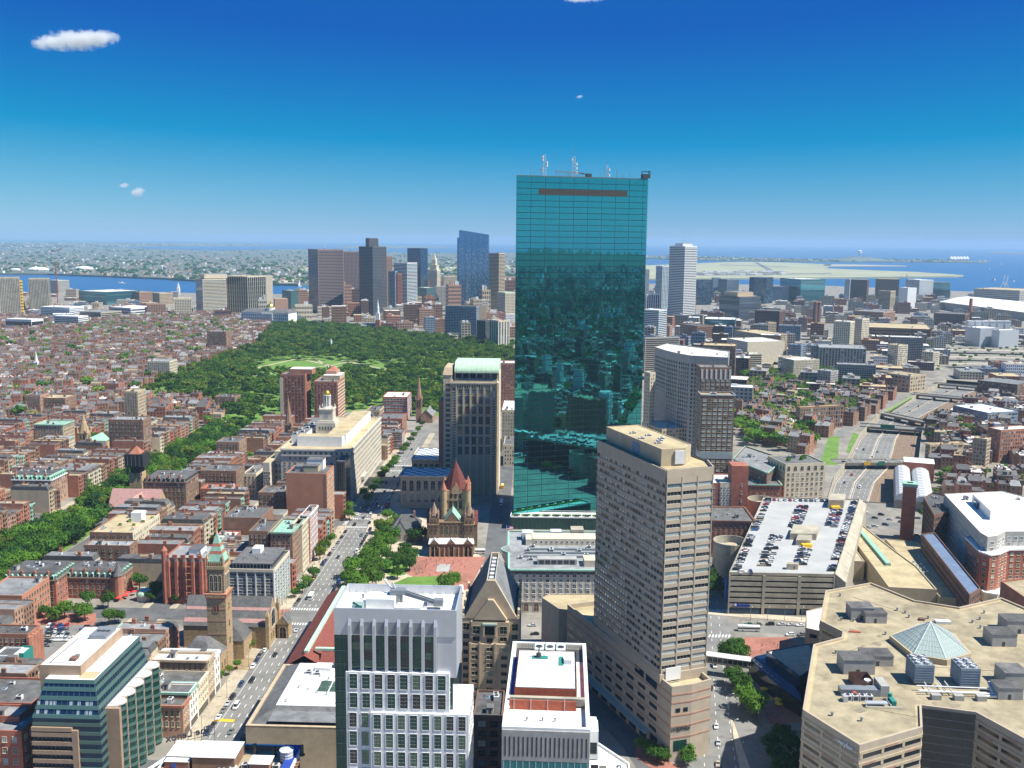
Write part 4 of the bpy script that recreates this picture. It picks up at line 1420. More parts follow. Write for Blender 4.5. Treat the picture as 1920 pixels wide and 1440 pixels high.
def hotel():
 H0=121.5
 a,b,c=[Vector(W(*p,H0)) for p in ((1122,825),(1250,882),(1308,868))]
 e=(a-b).normalized()
 n=Vector((e.y,-e.x))
 if n.dot(c-b)<0:
  n=-n
 Lw,Rw=(a-b).length,(c-b).dot(n)+3
 root=thing('tall_hotel_tower','tall pinkish brown hotel tower with ribbon windows and a tan flat roof','hotel',(b.x,b.y,0))
 z0=33.5
 def P(u,v):
  q=b+e*u+n*v
  return (q.x,q.y)
 poly=ccw([P(0,0),P(0,Rw*.98),P(12,Rw+4),P(Lw,Rw+2),P(Lw,0)])
 sh=MB()
 pshell(sh,poly,z0,H0-.8,.8,.7)
 sh.build('wall',GDK,root)
 part(root,'roof',TNR, lambda m:m.cap(inset(poly,.7),H0-.8))
 nf=24
 fh=(H0-4.2-z0-3)/nf
 left,right=(P(Lw,0),P(0,0)),(P(0,0),P(0,Rw*.98))
 cor=P(12,Rw+4)
 for k in range(nf+1):
  z=z0+1.5+k*fh
  zt=z+fh*.5 if k<nf else H0+.02
  part(root,'spandrel_band','pink_precast', lambda m:(slb(m,left[0],left[1],z,zt,.45),slb(m,right[0],right[1],z,zt,.45),slb(m,right[1],cor,z,zt,.45)))
 for k in range(nf):
  z=z0+1.5+k*fh+fh*.75
  for j in range(3):
   q=Vector(right[0]).lerp(Vector(right[1]),(j+.5)/3)
   ee=(Vector(right[1])-Vector(right[0])).normalized()
   nn=Vector((ee.y,-ee.x))
   inst(WIN_,wmesh((Rw*.98)/3-1.0,fh*.42,'glass_pale',rnd.choice((GSK,'glass_pale','glass_pale','blinds',GDK)),3,0,False),root,(q.x+nn.x*.1,q.y+nn.y*.1,z),math.atan2(nn.x,-nn.y))
 for j in range(4):
  part(root,'pier','pink_precast', lambda m:slb(m,right[0],right[1],z0,H0-3,.62,0,max(0,j/3-.012),min(1,j/3+.012)))
 pan=MB()
 gl=[GDK,GSK,'glass_pale',GBL]
 ee=(Vector(left[1])-Vector(left[0])).normalized()
 nn=Vector((ee.y,-ee.x))
 an=math.atan2(nn.x,-nn.y)
 cnt=0
 ncol=25
 cwid=Lw/ncol
 for k in range(nf-1,-1,-1):
  z=z0+1.5+k*fh+fh*.75
  for j in range(ncol):
   q=Vector(left[0])+ee*((j+.5)*cwid)
   g=rnd.choices(gl,(3,2,4,1))[0]
   if j>=13 and cnt<215:
    cnt+=1
    inst(WIN_,wmesh(cwid*.72,fh*.46,'bronze_panel',g,1,0,False),root,(q.x+nn.x*.1,q.y+nn.y*.1,z),an)
   else:
    q=q+nn*.16
    x=ee*(cwid*.36)
    pan.face([(q.x-x.x,q.y-x.y,z-fh*.22),(q.x+x.x,q.y+x.y,z-fh*.22),(q.x+x.x,q.y+x.y,z+fh*.22),(q.x-x.x,q.y-x.y,z+fh*.22)],gl.index(g))
 pan.build('windows',gl,root,'stuff')
 for j in range(0,ncol+1):
  part(root,'window_pier','bronze_panel', lambda m:slb(m,left[0],left[1],z0,H0-3,.3,0,max(0,(j*cwid-.22)/Lw),min(1,(j*cwid+.22)/Lw)))
 pz=H0+6.5
 pp=ccw([P(10,3),P(9,Rw*.62),P(15,Rw*.9),P(Lw-2,Rw*.9),P(Lw-2,3)])
 pm=MB()
 pshell(pm,pp,H0-.8,pz-.3,.3,.4)
 pm.build('penthouse','tan_precast',root)
 part(root,'penthouse_roof',TNR, lambda m:m.cap(inset(pp,.4),pz-.3))
 part(root,'penthouse_louvre','blue_grey', lambda m:slb(m,pp[-1],pp[0],H0,pz-1.5,.1,0,.5,.63))
 part(root,'penthouse_door',STW, lambda m:slb(m,pp[0],pp[1],H0,pz-1,.8,0,.55,.95))
 for u,v in ((22,8),(26,11),(33,6),(38,12),(45,8),(30,14)):
  inst('air_unit',AC,root,(*P(u,v),pz-.29),.3,(1.5,1.2,.6))
 zp=33.0
 p0,p1,p2=Vector(W(1260,1288,zp)),Vector(W(1298,1283,zp)),None
 q0=P(Lw+34,-7.5)
 nl=P(-48,-7.5)
 pod=ccw([tuple(p0),tuple(p1),P(-8,Rw*.9),P(Lw,Rw+1.5),P(Lw+26,Rw-2),P(Lw+26,-2.6)])
 pm=MB()
 pshell(pm,pod,0,zp-2.2,2.2,.8)
 pm.build('podium_wall','pink_precast',root)
 part(root,'podium_roof',TNR, lambda m:m.cap(inset(pod,.8),zp-2.2))
 E=edg(pod)
 for i_,(pa,pb) in enumerate(E):
  L_=(Vector(pb)-Vector(pa)).length
  if not fcam(pa,pb) or L_<5:
   continue
  for z in (7.5,12.5,17.5,22.0):
   if L_>40:
    for k in range(int(L_/10)):
     s0=(k+.15)*10/L_
     part(root,'podium_window',GDK, lambda m:slb(m,pa,pb,z,z+1.7,.05,0,s0,min(.99,s0+6.2/L_)))
  for z in (10.3,15.2,20,25.5,29):
   part(root,'podium_course','brick_pink', lambda m:slb(m,pa,pb,z,z+.7,.14))
  if L_>40:
   for k in range(int(L_/9)):
    s0=(k+.2)*9/L_
    part(root,'ground_opening',GNV, lambda m:slb(m,pa,pb,.3,5.6,.06,0,s0,s0+6/L_))
   pb[1]>pa[1] or part(root,'street_canopy','glass_roof', lambda m:slb(m,pa,pb,5.8,6.2,3.4,0,.2,.85))
 for k in range(5):
  part(root,'transfer_window',GNV, lambda m:slb(m,left[0],left[1],z0-6.5,z0-.6,.3,0,.12+k*.175,.12+k*.175+.14))
 part(root,'transfer_wall','pink_precast', lambda m:m.prism(ccw([P(-1,-.6),P(-1,Rw),P(Lw,Rw),P(Lw,-.6)]),zp-2.5,z0+1.5))
 c0=(p0+p1)/2-e*0
 gpos=c0+e*12
 part(root,'roof_garden',[CON,'foliage_bright'], lambda m:(m.box((gpos.x,gpos.y),6,9,zp-2.2,zp-1.6,math.atan2(e.y,e.x)-math.pi/2,0),[m.box((gpos.x+x_,gpos.y+y_),1.1,1.3,zp-1.6,zp-.5,.4,1) for x_ in (-2,0,2) for y_ in (-3,-1,1,3)]))
 part(root,'service_screen','white_panel', lambda m:m.prism(ccw([P(-1.1,2),P(-1.1,9),P(-1.4,9),P(-1.4,2)]),zp-1,zp+4.5))
 q=p0.lerp(p1,.5)
 d=(p1-p0).normalized()
 rz=math.atan2(d.y,d.x)
 nm=Vector((d.y,-d.x))
 ltr(root,'WESTIN',2.3,DMT,(q.x-d.x*4.1+nm.x*.25,q.y-d.y*4.1+nm.y*.25,13.6),rz,'name_letters')
 for z,w_ in ((22,1.6),(22,1.6)):
  pass
 for s0 in (.22,.6):
  part(root,'prow_window',GDK, lambda m:slb(m,tuple(p0),tuple(p1),21.5,23.3,.1,0,s0,s0+.22))
 part(root,'prow_window','glass_green', lambda m:slb(m,tuple(p0),tuple(p1),4.5,9.2,.1,0,.16,.82))
 occ_(pod,2)
 ax=ccw([W(1016,1122,27),W(1030,1115,27),W(1120,1115,27),W(1118,1150,27),W(1048,1143,27)])
 bldg('hotel_annex','low dark annex with a tan roof beside the tall hotel',BLD,ax,27,'pink_precast',TNR,None,ph=.5)
 return root
hotel()
def square_hotel():
 h=25.0
 A,B=un(976,1070,h),un(1122,1068,h)
 f=Fr((A.x,A.y),math.atan2(B.y-A.y,B.x-A.x)*.4-ALPHA*.6)
 Wd,D=50.0,74.0
 root=thing('grand_stone_hotel','long cream stone hotel with a green copper cornice and crowded grey roof','hotel',(A.x,A.y,0))
 poly=f.r(-6,Wd,0,D)
 sh=MB()
 sh.walls(poly,0,h-2.2)
 sh.build('wall',LIM,root)
 part(root,'attic','slate', lambda b:b.walls(poly,h-2.2,h+.6))
 part(root,'roof',GRF, lambda b:b.cap(f.r(-6,Wd,0,D),h+.5))
 cb=MB()
 for a,b_ in edg(poly):
  slb(cb,a,b_,h+.2,h+1.1,1.2)
 cb.build('cornice','copper',root)
 cb=MB()
 for a,b_ in edg(poly):
  slb(cb,a,b_,6.2,6.9,.4)
 cb.build('string_course',LIM,root)
 for k in range(5):
  z=9.2+k*3.25
  for j in range(14):
   x=-4.0+j*3.9
   inst(WIN_,wmesh(1.4 if j%2==0 else 2.0,2.0,WPT,rnd.choice((GDK,GDK,GSK)),1,1,True),root,f.p3(x,0,z),f.a)
 aw=amesh(2.8,4.8,SCR,BDK)
 for j in range(9):
  inst('arched_window',aw,root,f.p3(-2.5+j*5.9,0,.6),f.a)
 for k in range(5):
  for j in range(15):
   inst(WIN_,wmesh(1.5,2.0,WPT,GDK,1,1,True),root,f.p3(-6,5+j*4.5,9.2+k*3.25),f.a-math.pi/2)
 bow=[f.p(-6,30)]+[f.p(-6-4.5*math.sin(math.pi*k/10),30+14*k/10) for k in range(11)]+[f.p(-6,44)]
 part(root,'bow_front',LIM, lambda b:b.walls(ccw(bow),0,h))
 part(root,'bow_cornice','copper', lambda b:b.prism(ccw([(p[0]+(p[0]-f.p(-2,37)[0])*.12,p[1]+(p[1]-f.p(-2,37)[1])*.12) for p in bow]),h+.1,h+1.15))
 part(root,'bow_roof',GRF, lambda b:b.cap(ccw(bow),h+1.2))
 z=h+.52
 part(root,'attic_block',SCR, lambda b:b.prism(f.r(8,Wd,46,58),z,z+4.2))
 for j in range(12):
  inst('attic_window',wmesh(.9,1.3,WPT,GDK,0,0,False),root,f.p3(10.5+j*3.2,46,z+2.2),f.a)
 part(root,'attic_block',SCR, lambda b:b.prism(f.r(4,9,46,66),z,z+3.8))
 part(root,'plant_room','concrete_grey', lambda b:b.prism(f.r(10,33,9,15),z,z+3.4))
 for j in range(6):
  part(root,'plant_louvre',DMT, lambda b:b.prism(f.r(11+j*3.6,13.8+j*3.6,8.9,9.0),z+.6,z+2.8))
 part(root,'plant_room',SCR, lambda b:b.prism(f.r(37,48,6,16),z,z+3.8))
 part(root,'plant_room',STW, lambda b:b.prism(f.r(20,27,60,66),z,z+4.6))
 part(root,'plant_room',CON, lambda b:b.prism(f.r(33,41,60,68),z,z+6))
 part(root,'plant_room',STW, lambda b:b.prism(f.r(2,8,56,63),z,z+5))
 for j in range(3):
  part(root,'roof_duct',GMT, lambda b:b.prism(f.r(2+j,Wd-2,22+j*7,23.2+j*7),z,z+1.2))
 for j in range(14):
  inst('air_unit',AC,root,f.p3(rnd.uniform(0,Wd-4),rnd.uniform(17,44),z),f.a,(1.4,1.4,1.3))
 part(root,'flagpole',STW, lambda b:b.bar(f.p3(-8,44,h),f.p3(-8,44,h+14),.14))
 fl=thing('flag','striped flag flying from the bowed end of the stone hotel','flag',f.p3(-8,44,h+11))
 part(fl,'cloth',['sign_red','sign_white','sign_blue'], lambda b:([b.face([f.p3(-7.8,44,h+11+i*.5),f.p3(-4.0,44.6,h+10.5+i*.5),f.p3(-4.0,44.6,h+11.0+i*.5),f.p3(-7.8,44,h+11.5+i*.5)],i%2) for i in range(5)],b.face([f.p3(-7.8,43.96,h+12),f.p3(-6.2,44.2,h+11.8),f.p3(-6.2,44.2,h+13.3),f.p3(-7.8,43.96,h+13.5)],2)))
 occ_(f.r(-12,Wd,0,D),1)
square_hotel()
def square_church():
 A,B=Vector(W(803,1044)),Vector(W(889,1044))
 f=Fr(A,math.atan2(B.y-A.y,B.x-A.x))
 Wd=(B-A).length
 c=Wd/2
 root=thing('romanesque_church','brownstone church with red tiled central tower and twin conical turrets','church',(A.x,A.y,0))
 st='church_stone'
 part(root,'porch',st, lambda b:b.prism(f.r(.6,Wd-.6,0,6),0,9))
 am=amesh(4.6,7.4,SND,BNT)
 for x in (4.2,c,Wd-4.2):
  inst('porch_arch',am,root,f.p3(x,-.05,.2),f.a)
 for i in range(10):
  x=1.0+i*(Wd-2)/9
  part(root,'porch_column',SND, lambda b:b.prism(ngon(f.p(x,-.35),.28,6),0,6.6))
 part(root,'porch_roof','lead_roof', lambda b:b.taper(f.r(0,Wd,-.5,6),9,f.r(.5,Wd-.5,4.8,6),11.4))
 for x in (4.2,c,Wd-4.2):
  part(root,'porch_gable',[st,'lead_roof'], lambda b:(b.face([f.p3(x-3.2,-.7,9),f.p3(x+3.2,-.7,9),f.p3(x,-.7,12.4)],0),b.face([f.p3(x-3.2,-.7,9),f.p3(x,-.7,12.4),f.p3(x,5,12.4)],1),b.face([f.p3(x,-.7,12.4),f.p3(x+3.2,-.7,9),f.p3(x,5,12.4)],1)))
 part(root,'front_wall',st, lambda b:b.prism(f.r(6.5,Wd-6.5,6,12),0,22.6))
 lw=amesh(1.5,6.6,SND,'glass_green')
 for i in range(5):
  inst('lancet_window',lw,root,f.p3(c-6.4+i*3.2,5.95,13.6),f.a)
 part(root,'string_course',SND, lambda b:b.prism(f.r(6.4,Wd-6.4,5.6,6),22.0,22.8))
 part(root,'front_gable',[st,'copper'], lambda b:(b.face([f.p3(c-5,6.1,22.7),f.p3(c+5,6.1,22.7),f.p3(c+.5,6.1,29.5)],0),b.face([f.p3(c-5.2,6,22.7),f.p3(c+.5,6,29.7),f.p3(c+.5,26,29.7),f.p3(c-5.2,26,22.7)],1),b.face([f.p3(c+.5,6,29.7),f.p3(c+6,6,22.7),f.p3(c+6,26,22.7),f.p3(c+.5,26,29.7)],1)))
 for x in (3.6,Wd-3.6):
  t=part(root,'turret',st, lambda b:b.prism(f.r(x-3.3,x+3.3,5,12),0,25.5))
  aw=amesh(1.5,4.6,SND,BNT)
  for dx in (-1.5,1.5):
   inst('turret_arch',aw,root,f.p3(x+dx,4.95,15.5),f.a)
   inst('turret_arch',amesh(.9,2.6,SND,BNT),root,f.p3(x+dx*.8,4.95,21.8),f.a)
  part(root,'turret_cornice',SND, lambda b:b.prism(f.r(x-3.6,x+3.6,4.7,12.3),20.6,21.2))
  part(root,'turret_cap','church_cap', lambda b:(b.prism(ngon(f.p(x,8.5),3.3,10),25.5,27),b.cone(ngon(f.p(x,8.5),3.6,10),27,f.p3(x,8.5,36))))
  for s1,s2 in ((-1,-1),(1,-1),(1,1),(-1,1)):
   part(root,'pinnacle','church_cap', lambda b:(b.prism(ngon(f.p(x+s1*2.7,8.5+s2*2.9),.7,6),25.5,28.2),b.cone(ngon(f.p(x+s1*2.7,8.5+s2*2.9),.8,6),28.2,f.p3(x+s1*2.7,8.5+s2*2.9,31))))
 part(root,'nave',st, lambda b:b.prism(f.r(5,Wd-5,12,54),0,15))
 part(root,'nave_roof',['church_tile','lead_roof'], lambda b:(b.face([f.p3(4.6,12,15),f.p3(c,12,23),f.p3(c,54,23),f.p3(4.6,54,15)],0),b.face([f.p3(c,12,23),f.p3(Wd-4.6,12,15),f.p3(Wd-4.6,54,15),f.p3(c,54,23)],0)))
 part(root,'transept',st, lambda b:b.prism(f.r(-2,Wd+2,22,40),0,16))
 part(root,'transept_roof','church_tile', lambda b:(b.face([f.p3(-2.4,21.6,16),f.p3(Wd+2.4,21.6,16),f.p3(Wd+2.4,31,24),f.p3(-2.4,31,24)]),b.face([f.p3(Wd+2.4,40.4,16),f.p3(-2.4,40.4,16),f.p3(-2.4,31,24),f.p3(Wd+2.4,31,24)]),b.face([f.p3(-2.0,40.4,16),f.p3(-2.0,21.6,16),f.p3(-2.0,31,24)])))
 cx,cy,r=c+2.3,30.0,8.3
 part(root,'tower',SND, lambda b:b.prism(f.r(cx-r,cx+r,cy-r,cy+r),14,40.5))
 for k,z in enumerate((20,26.5,33)):
  part(root,'tower_course',st, lambda b:b.prism(f.r(cx-r-.25,cx+r+.25,cy-r-.25,cy+r+.25),z,z+.7))
 tw=amesh(1.9,5.6,st,BNT)
 for i in range(3):
  inst('tower_arch',tw,root,f.p3(cx-3.4+i*3.4,cy-r-.02,27.6),f.a)
  inst('tower_arch',tw,root,f.p3(cx+r+.02,cy-3.4+i*3.4,27.6),f.a+math.pi/2)
  inst('tower_arch',amesh(1.5,3.6,st,BNT),root,f.p3(cx-3.2+i*3.2,cy-r-.02,35),f.a)
 for s1,s2 in ((-1,-1),(1,-1),(1,1),(-1,1)):
  part(root,'corner_turret',[SND,'terracotta'], lambda b:(b.prism(ngon(f.p(cx+s1*r,cy+s2*r),2.1,10),14,41,0),b.cone(ngon(f.p(cx+s1*r,cy+s2*r),2.4,10),41,f.p3(cx+s1*r,cy+s2*r,47.5),1)))
 part(root,'tower_roof','church_tile', lambda b:(b.taper(ngon(f.p(cx,cy),r*1.12,8,f.a+math.pi/8),40.5,ngon(f.p(cx,cy),r*.55,8,f.a+math.pi/8),51.0,cap=False),b.cone(ngon(f.p(cx,cy),r*.55,8,f.a+math.pi/8),51.0,f.p3(cx,cy,60))))
 for i in range(4):
  a_=f.a+i*math.pi/2
  q=Vector(f.p(cx,cy))+Vector((math.sin(a_),-math.cos(a_)))*(r+.3)
  ex=Vector((math.cos(a_),math.sin(a_)))
  part(root,'dormer',[SND,'terracotta'], lambda b:(b.face([(q.x-ex.x*2.6,q.y-ex.y*2.6,38),(q.x+ex.x*2.6,q.y+ex.y*2.6,38),(q.x+ex.x*2.6,q.y+ex.y*2.6,41.6),(q.x,q.y,45.6),(q.x-ex.x*2.6,q.y-ex.y*2.6,41.6)],0),b.face([(q.x-ex.x*2.8,q.y-ex.y*2.8,41.5),(q.x,q.y,45.9),(f.p(cx,cy)[0],f.p(cx,cy)[1],46.2)],1),b.face([(q.x,q.y,45.9),(q.x+ex.x*2.8,q.y+ex.y*2.8,41.5),(f.p(cx,cy)[0],f.p(cx,cy)[1],46.2)],1)))
 part(root,'finial','gold', lambda b:b.bar(f.p3(cx,cy,59.8),f.p3(cx,cy,62),.15))
 occ_(f.r(-9,Wd+9,-1,56),1)
 g=Fr(f.p(-28,34),f.a)
 rp=thing('parish_house','small stone parish house with steep slate gables in shadow beside the church','house',(*g.p(0,0),0))
 part(rp,'wall',st, lambda b:b.prism(g.r(0,20,0,22),0,9))
 part(rp,'roof','slate', lambda b:(b.face([g.p3(-.5,-.5,9),g.p3(20.5,-.5,9),g.p3(14,11,17),g.p3(6,11,17)]),b.face([g.p3(20.5,22.5,9),g.p3(-.5,22.5,9),g.p3(6,11,17),g.p3(14,11,17)]),b.face([g.p3(-.5,22.5,9),g.p3(-.5,-.5,9),g.p3(6,11,17)]),b.face([g.p3(20.5,-.5,9),g.p3(20.5,22.5,9),g.p3(14,11,17)])))
 part(rp,'gable',[SGR,'slate'], lambda b:(b.face([g.p3(3,-.8,0),g.p3(10,-.8,0),g.p3(10,-.8,9),g.p3(6.5,-.8,15),g.p3(3,-.8,9)],0),b.face([g.p3(2.6,-1,8.6),g.p3(6.5,-1,15.3),g.p3(6.5,9,15.3)],1),b.face([g.p3(6.5,-1,15.3),g.p3(10.4,-1,8.6),g.p3(6.5,9,15.3)],1)))
 part(rp,'chimney','brownstone', lambda b:b.prism(g.r(15,16.4,8,9.4),9,20))
 for i in range(5):
  inst(WIN_,wmesh(1.2,2.2,SND,GDK,1,1,True),rp,g.p3(2+i*4,-.02 if i>2 else -.82,4),g.a)
 occ_(g.r(0,20,0,22),1)
mat('church_stone',(.22,.15,.095),var=.4,scale=.9)
mat('church_cap',(.27,.18,.125),var=.3,scale=.8)
mat('lead_roof',(.50,.50,.49),var=.2,rough=.6)
square_church()
def barrel_tower():
 P0=un(846,926)
 f=Fr((P0.x,P0.y))
 Wd=un(931,926).x-P0.x
 D=40.0
 h=hat(P0,714)
 root=thing('barrel_roof_tower','tall tan stone tower with pale green barrel vault roof behind the church','tower',(P0.x,P0.y,0))
 sh=MB()
 pshell(sh,f.r(0,Wd,0,D),0,h-1,1,.6)
 sh.build('wall',STN,root)
 part(root,'roof',DWR, lambda b:b.cap(f.r(.6,Wd-.6,.6,D-.6),h-1))
 fh=8.6/2
 nfl=int((h-34)/8.6)
 for k in range(nfl):
  z=33.5+k*8.6+4.1
  for j in range(5):
   x=4.6+(j+.5)*(Wd-9.4)/5
   inst(WIN_,wmesh((Wd-9.4)/5*.62,6.6,SCR,rnd.choice((GNV,GDK,GBL)),1,3,False),root,f.p3(x,0,z),f.a)
  for j in range(4):
   inst('side_window',wmesh(3.2,6.6,SCR,GDK,1,3,False),root,f.p3(Wd,5+j*9,z),f.a+math.pi/2)
 for x0 in (1.0,Wd-4.0):
  part(root,'corner_glazing',GBL, lambda b:b.prism(f.r(x0+.4,x0+2.6,-.1,.1),30,h-6))
  for k in range(26):
   z=31+k*(h-38)/26
   part(root,'corner_bar',SCR, lambda b:b.prism(f.r(x0+.3,x0+2.7,-.28,.1),z,z+.7))
 for j in range(6):
  x=4.4+j*(Wd-9.4)/5
  part(root,'pilaster',SCR, lambda b:b.prism(f.r(x-.5,x+.5,-.6,0),0,h-5))
 part(root,'cornice',SCR, lambda b:b.prism(f.r(-.8,Wd+.8,-.9,D),h-2.2,h-1.0))
 part(root,'attic',[SCR,GDK], lambda b:(b.prism(f.r(4,Wd-4,-.3,.0),h-6.8,h-2.4,0),[b.prism(f.r(5+i*(Wd-10)/14,5.9+i*(Wd-10)/14,-.4,-.2),h-6.2,h-3,1) for i in range(14)]))
 n=10
 x0,x1,zb=2.0,Wd+1.0,h+6
 part(root,'vault_base',[SCR,GNV], lambda b:(b.prism(f.r(x0,x1,8,D),h-1,zb,0),[b.prism(f.r(x0+1+i*(x1-x0-1.5)/6,x0+1+(i+.82)*(x1-x0-1.5)/6,7.8,8.1),h+1.2,zb-.8,1) for i in range(6)]))
 def vault(b):
  for k in range(n):
   a0,a1=math.pi/2*k/n,math.pi/2*(k+1)/n
   ya,za,yb,zb_=7+14*(1-math.cos(a0)),zb+8.5*math.sin(a0),7+14*(1-math.cos(a1)),zb+8.5*math.sin(a1)
   b.face([f.p3(x0,ya,za),f.p3(x1,ya,za),f.p3(x1,yb,zb_),f.p3(x0,yb,zb_)])
  b.face([f.p3(x0,21,zb+8.5),f.p3(x1,21,zb+8.5),f.p3(x1,D,zb+8.5),f.p3(x0,D,zb+8.5)])
  for x in (x0,x1):
   b.face([f.p3(x,7+14*(1-math.cos(math.pi/2*k/n)),zb+8.5*math.sin(math.pi/2*k/n)) for k in range(n+1)]+[f.p3(x,D,zb+8.5),f.p3(x,D,zb)])
 part(root,'barrel_roof','copper_pale',vault)
 for i in range(9):
  x=x0+(i+.5)*(x1-x0)/9
  rb=MB()
  for k in range(n):
   a0,a1=math.pi/2*k/n,math.pi/2*(k+1)/n
   rb.bar(f.p3(x,7+14*(1-math.cos(a0)),zb+.1+8.5*math.sin(a0)),f.p3(x,7+14*(1-math.cos(a1)),zb+.1+8.5*math.sin(a1)),.12)
  rb.build('vault_seam','copper_pale',root)
 hl=h-2
 part(root,'shoulder_wall',SCR, lambda b:b.prism(f.r(-7.2,0,6,D),0,h+4))
 part(root,'shoulder_roof',STN, lambda b:b.taper(f.r(-7.8,.4,5.5,D),h+4,f.r(-6.5,0,9,D-2),h+10))
 for k in range(int((h-6)/4.3)):
  inst(WIN_,wmesh(3.6,2.6,SCR,GDK,3,0,False),root,f.p3(-3.4,6,6+k*4.3),f.a)
 part(root,'shoulder_panel','brick', lambda b:b.prism(f.r(-12,-7.2,14,D),0,h-20))
 part(root,'rear_slab',SCR, lambda b:b.prism(f.r(Wd,Wd+1.2,8,D),0,h+5))
 occ_(f.r(-13,Wd+2,-1,D),1)
 for (x0p,x1p,yt,hh,dep,lab) in ((751,846,893,26,30,'low arcaded stone wing with a blue and white checked roof behind the church'),(772,846,862,21,50,'rear low arcaded wing with a blue and white roof along the avenue')):
  pl=gbox(x0p,x1p,yt,hh,dep)
  r,pp,q=bldg('arcaded_wing',lab,BLD,pl,hh,STN,'blue_roof',None,ph=.6,cornice=SCR)
  g=Fr(pl[0])
  wl_=(Vector(pl[1])-Vector(pl[0])).length
  aw=amesh(3.4,9,SCR,GNV)
  for j in range(7):
   inst('arched_window',aw,r,g.p3(3+j*(wl_-5)/6.2,-.02,hh-12),g.a)
   inst(WIN_,wmesh(3.2,6,SCR,GNV,1,2,False),r,g.p3(3+j*(wl_-5)/6.2,-.02,hh-17.5),g.a)
  for j in range(4):
   inst('arched_window',aw,r,g.p3(-.02,4+j*7,hh-12),g.a-math.pi/2)
  for i in range(8):
   for j in range(int(dep/5)):
    if (i+j)%2==0:
     part(r,'roof_panel',WRF, lambda b:b.prism(g.r(1+i*(wl_-2)/8,1+(i+1)*(wl_-2)/8-.1,1+j*(dep-2)/int(dep/5),1+(j+1)*(dep-2)/int(dep/5)-.1),hh,hh+.12))
 pl=gbox(792,846,848,20,16)
 bldg('green_roofed_pavilion','low pavilion with a yellow green planted roof beside the avenue',BLD,pl,18,STN,'foliage_lime',None,ph=.4)
barrel_tower()
def garage():
 h=24.0
 a,b,c,d=[Vector(W(*p,h)) for p in ((1367,1076),(1566,1080),(1612,938),(1432,934))]
 root=thing('parking_garage','concrete multi-storey car park with a roof deck full of cars','car park',(a.x,a.y,0))
 poly=ccw([tuple(a),tuple(b),tuple(c),tuple(d)])
 part(root,'core',BNT, lambda m:m.prism(inset(poly,1.6),.2,h-.3))  # solid black block stands in for the shade inside the open decks
 sh=MB()
 sh.walls(poly,h-.6,h+1.1)
 q=inset(poly,.35)
 sh.walls(q[::-1],h-.1,h+1.1)
 for i in range(4):
  j=(i+1)%4
  sh.face([(*poly[i],h+1.1),(*poly[j],h+1.1),(*q[j],h+1.1),(*q[i],h+1.1)])
 sh.build('roof_parapet',CON,root)
 part(root,'roof_deck','deck_paint', lambda m:m.cap(poly,h))
 for k in range(6):
  z=4.2+k*3.3
  for i in range(4):
   j=(i+1)%4
   if not fcam(poly[i],poly[j]):
    continue
   n=3
   for t in range(n):
    off=(t%2)*.35
    m=MB()
    slb(m,poly[i],poly[j],z-.2,z+2.0+off*.3,.35+off*.1,0,t/n+.002,(t+1)/n-.002)
    m.build('deck_spandrel',CON,root)
 for i in range(4):
  j=(i+1)%4
  if fcam(poly[i],poly[j]):
   for t in range(4):
    m=MB()
    slb(m,poly[i],poly[j],0,h-.6,.5,0,max(0,t/3-.014),min(1,t/3+.014))
    m.build('pier',CON,root)
   m=MB()
   for t in range(3):
    slb(m,poly[i],poly[j],.2,3.6,.06,0,t/3+.03,(t+1)/3-.03)
   m.build('shop_front',GNV,root)
 fl=(c-b).normalized()
 nr=Vector((fl.y,-fl.x))
 part(root,'side_wall',CON, lambda m:(m.face([(b.x,b.y,0),(c.x,c.y,0),(c.x,c.y,h+1),(b.x,b.y,h+1)]),m.face([(b.x+nr.x*6,b.y+nr.y*6,h-3),(c.x+nr.x*5,c.y+nr.y*5,h-3),(c.x,c.y,h+1.2),(b.x,b.y,h+1.2)]),m.face([(b.x+nr.x*6,b.y+nr.y*6,0),(c.x+nr.x*5,c.y+nr.y*5,0),(c.x+nr.x*5,c.y+nr.y*5,h-3),(b.x+nr.x*6,b.y+nr.y*6,h-3)]),m.face([(b.x,b.y,0),(b.x+nr.x*6,b.y+nr.y*6,0),(b.x+nr.x*6,b.y+nr.y*6,h-3),(b.x,b.y,h+1.2)])))
 def dk(u,v):
  p=a.lerp(b,u)
  q_=d.lerp(c,u)
  return p.lerp(q_,v)
 for u0,u1,v0,v1,hh,lab in ((.44,.70,.40,.52,4.2,0),(.52,.66,.33,.42,3.6,0),(.70,.86,.86,.97,6.0,0),(.52,.63,.055,.075,3.4,1)):
  pl=ccw([tuple(dk(u0,v0)),tuple(dk(u1,v0)),tuple(dk(u1,v1)),tuple(dk(u0,v1))])
  part(root,'stair_block',CON, lambda m:m.prism(pl,h+.02,h+hh))
 for u,v in ((.63,.315),(.78,.85)):
  p=dk(u,v)
  part(root,'yellow_canopy','canopy_yellow', lambda m:m.box((p.x,p.y),6,3.4,h+.02,h+2.0,.1))
 p,q_=dk(.55,.05),dk(.6,.05)
 ltr(root,'8',2.4,DMT,(dk(.585,.052).x,dk(.585,.052).y-.2,h+.7),math.atan2(b.y-a.y,b.x-a.x),'level_number')
 for (u,v0,v1) in ((.30,.08,.44),(.44,.56,.86),(.63,.08,.30),(.80,.56,.80)):
  pl=[dk(u-.002,v0),dk(u+.002,v0),dk(u+.002,v1),dk(u-.002,v1)]
  part(root,'bay_line','yellow_paint', lambda m:m.cap(ccw([tuple(x) for x in pl]),h+.03))
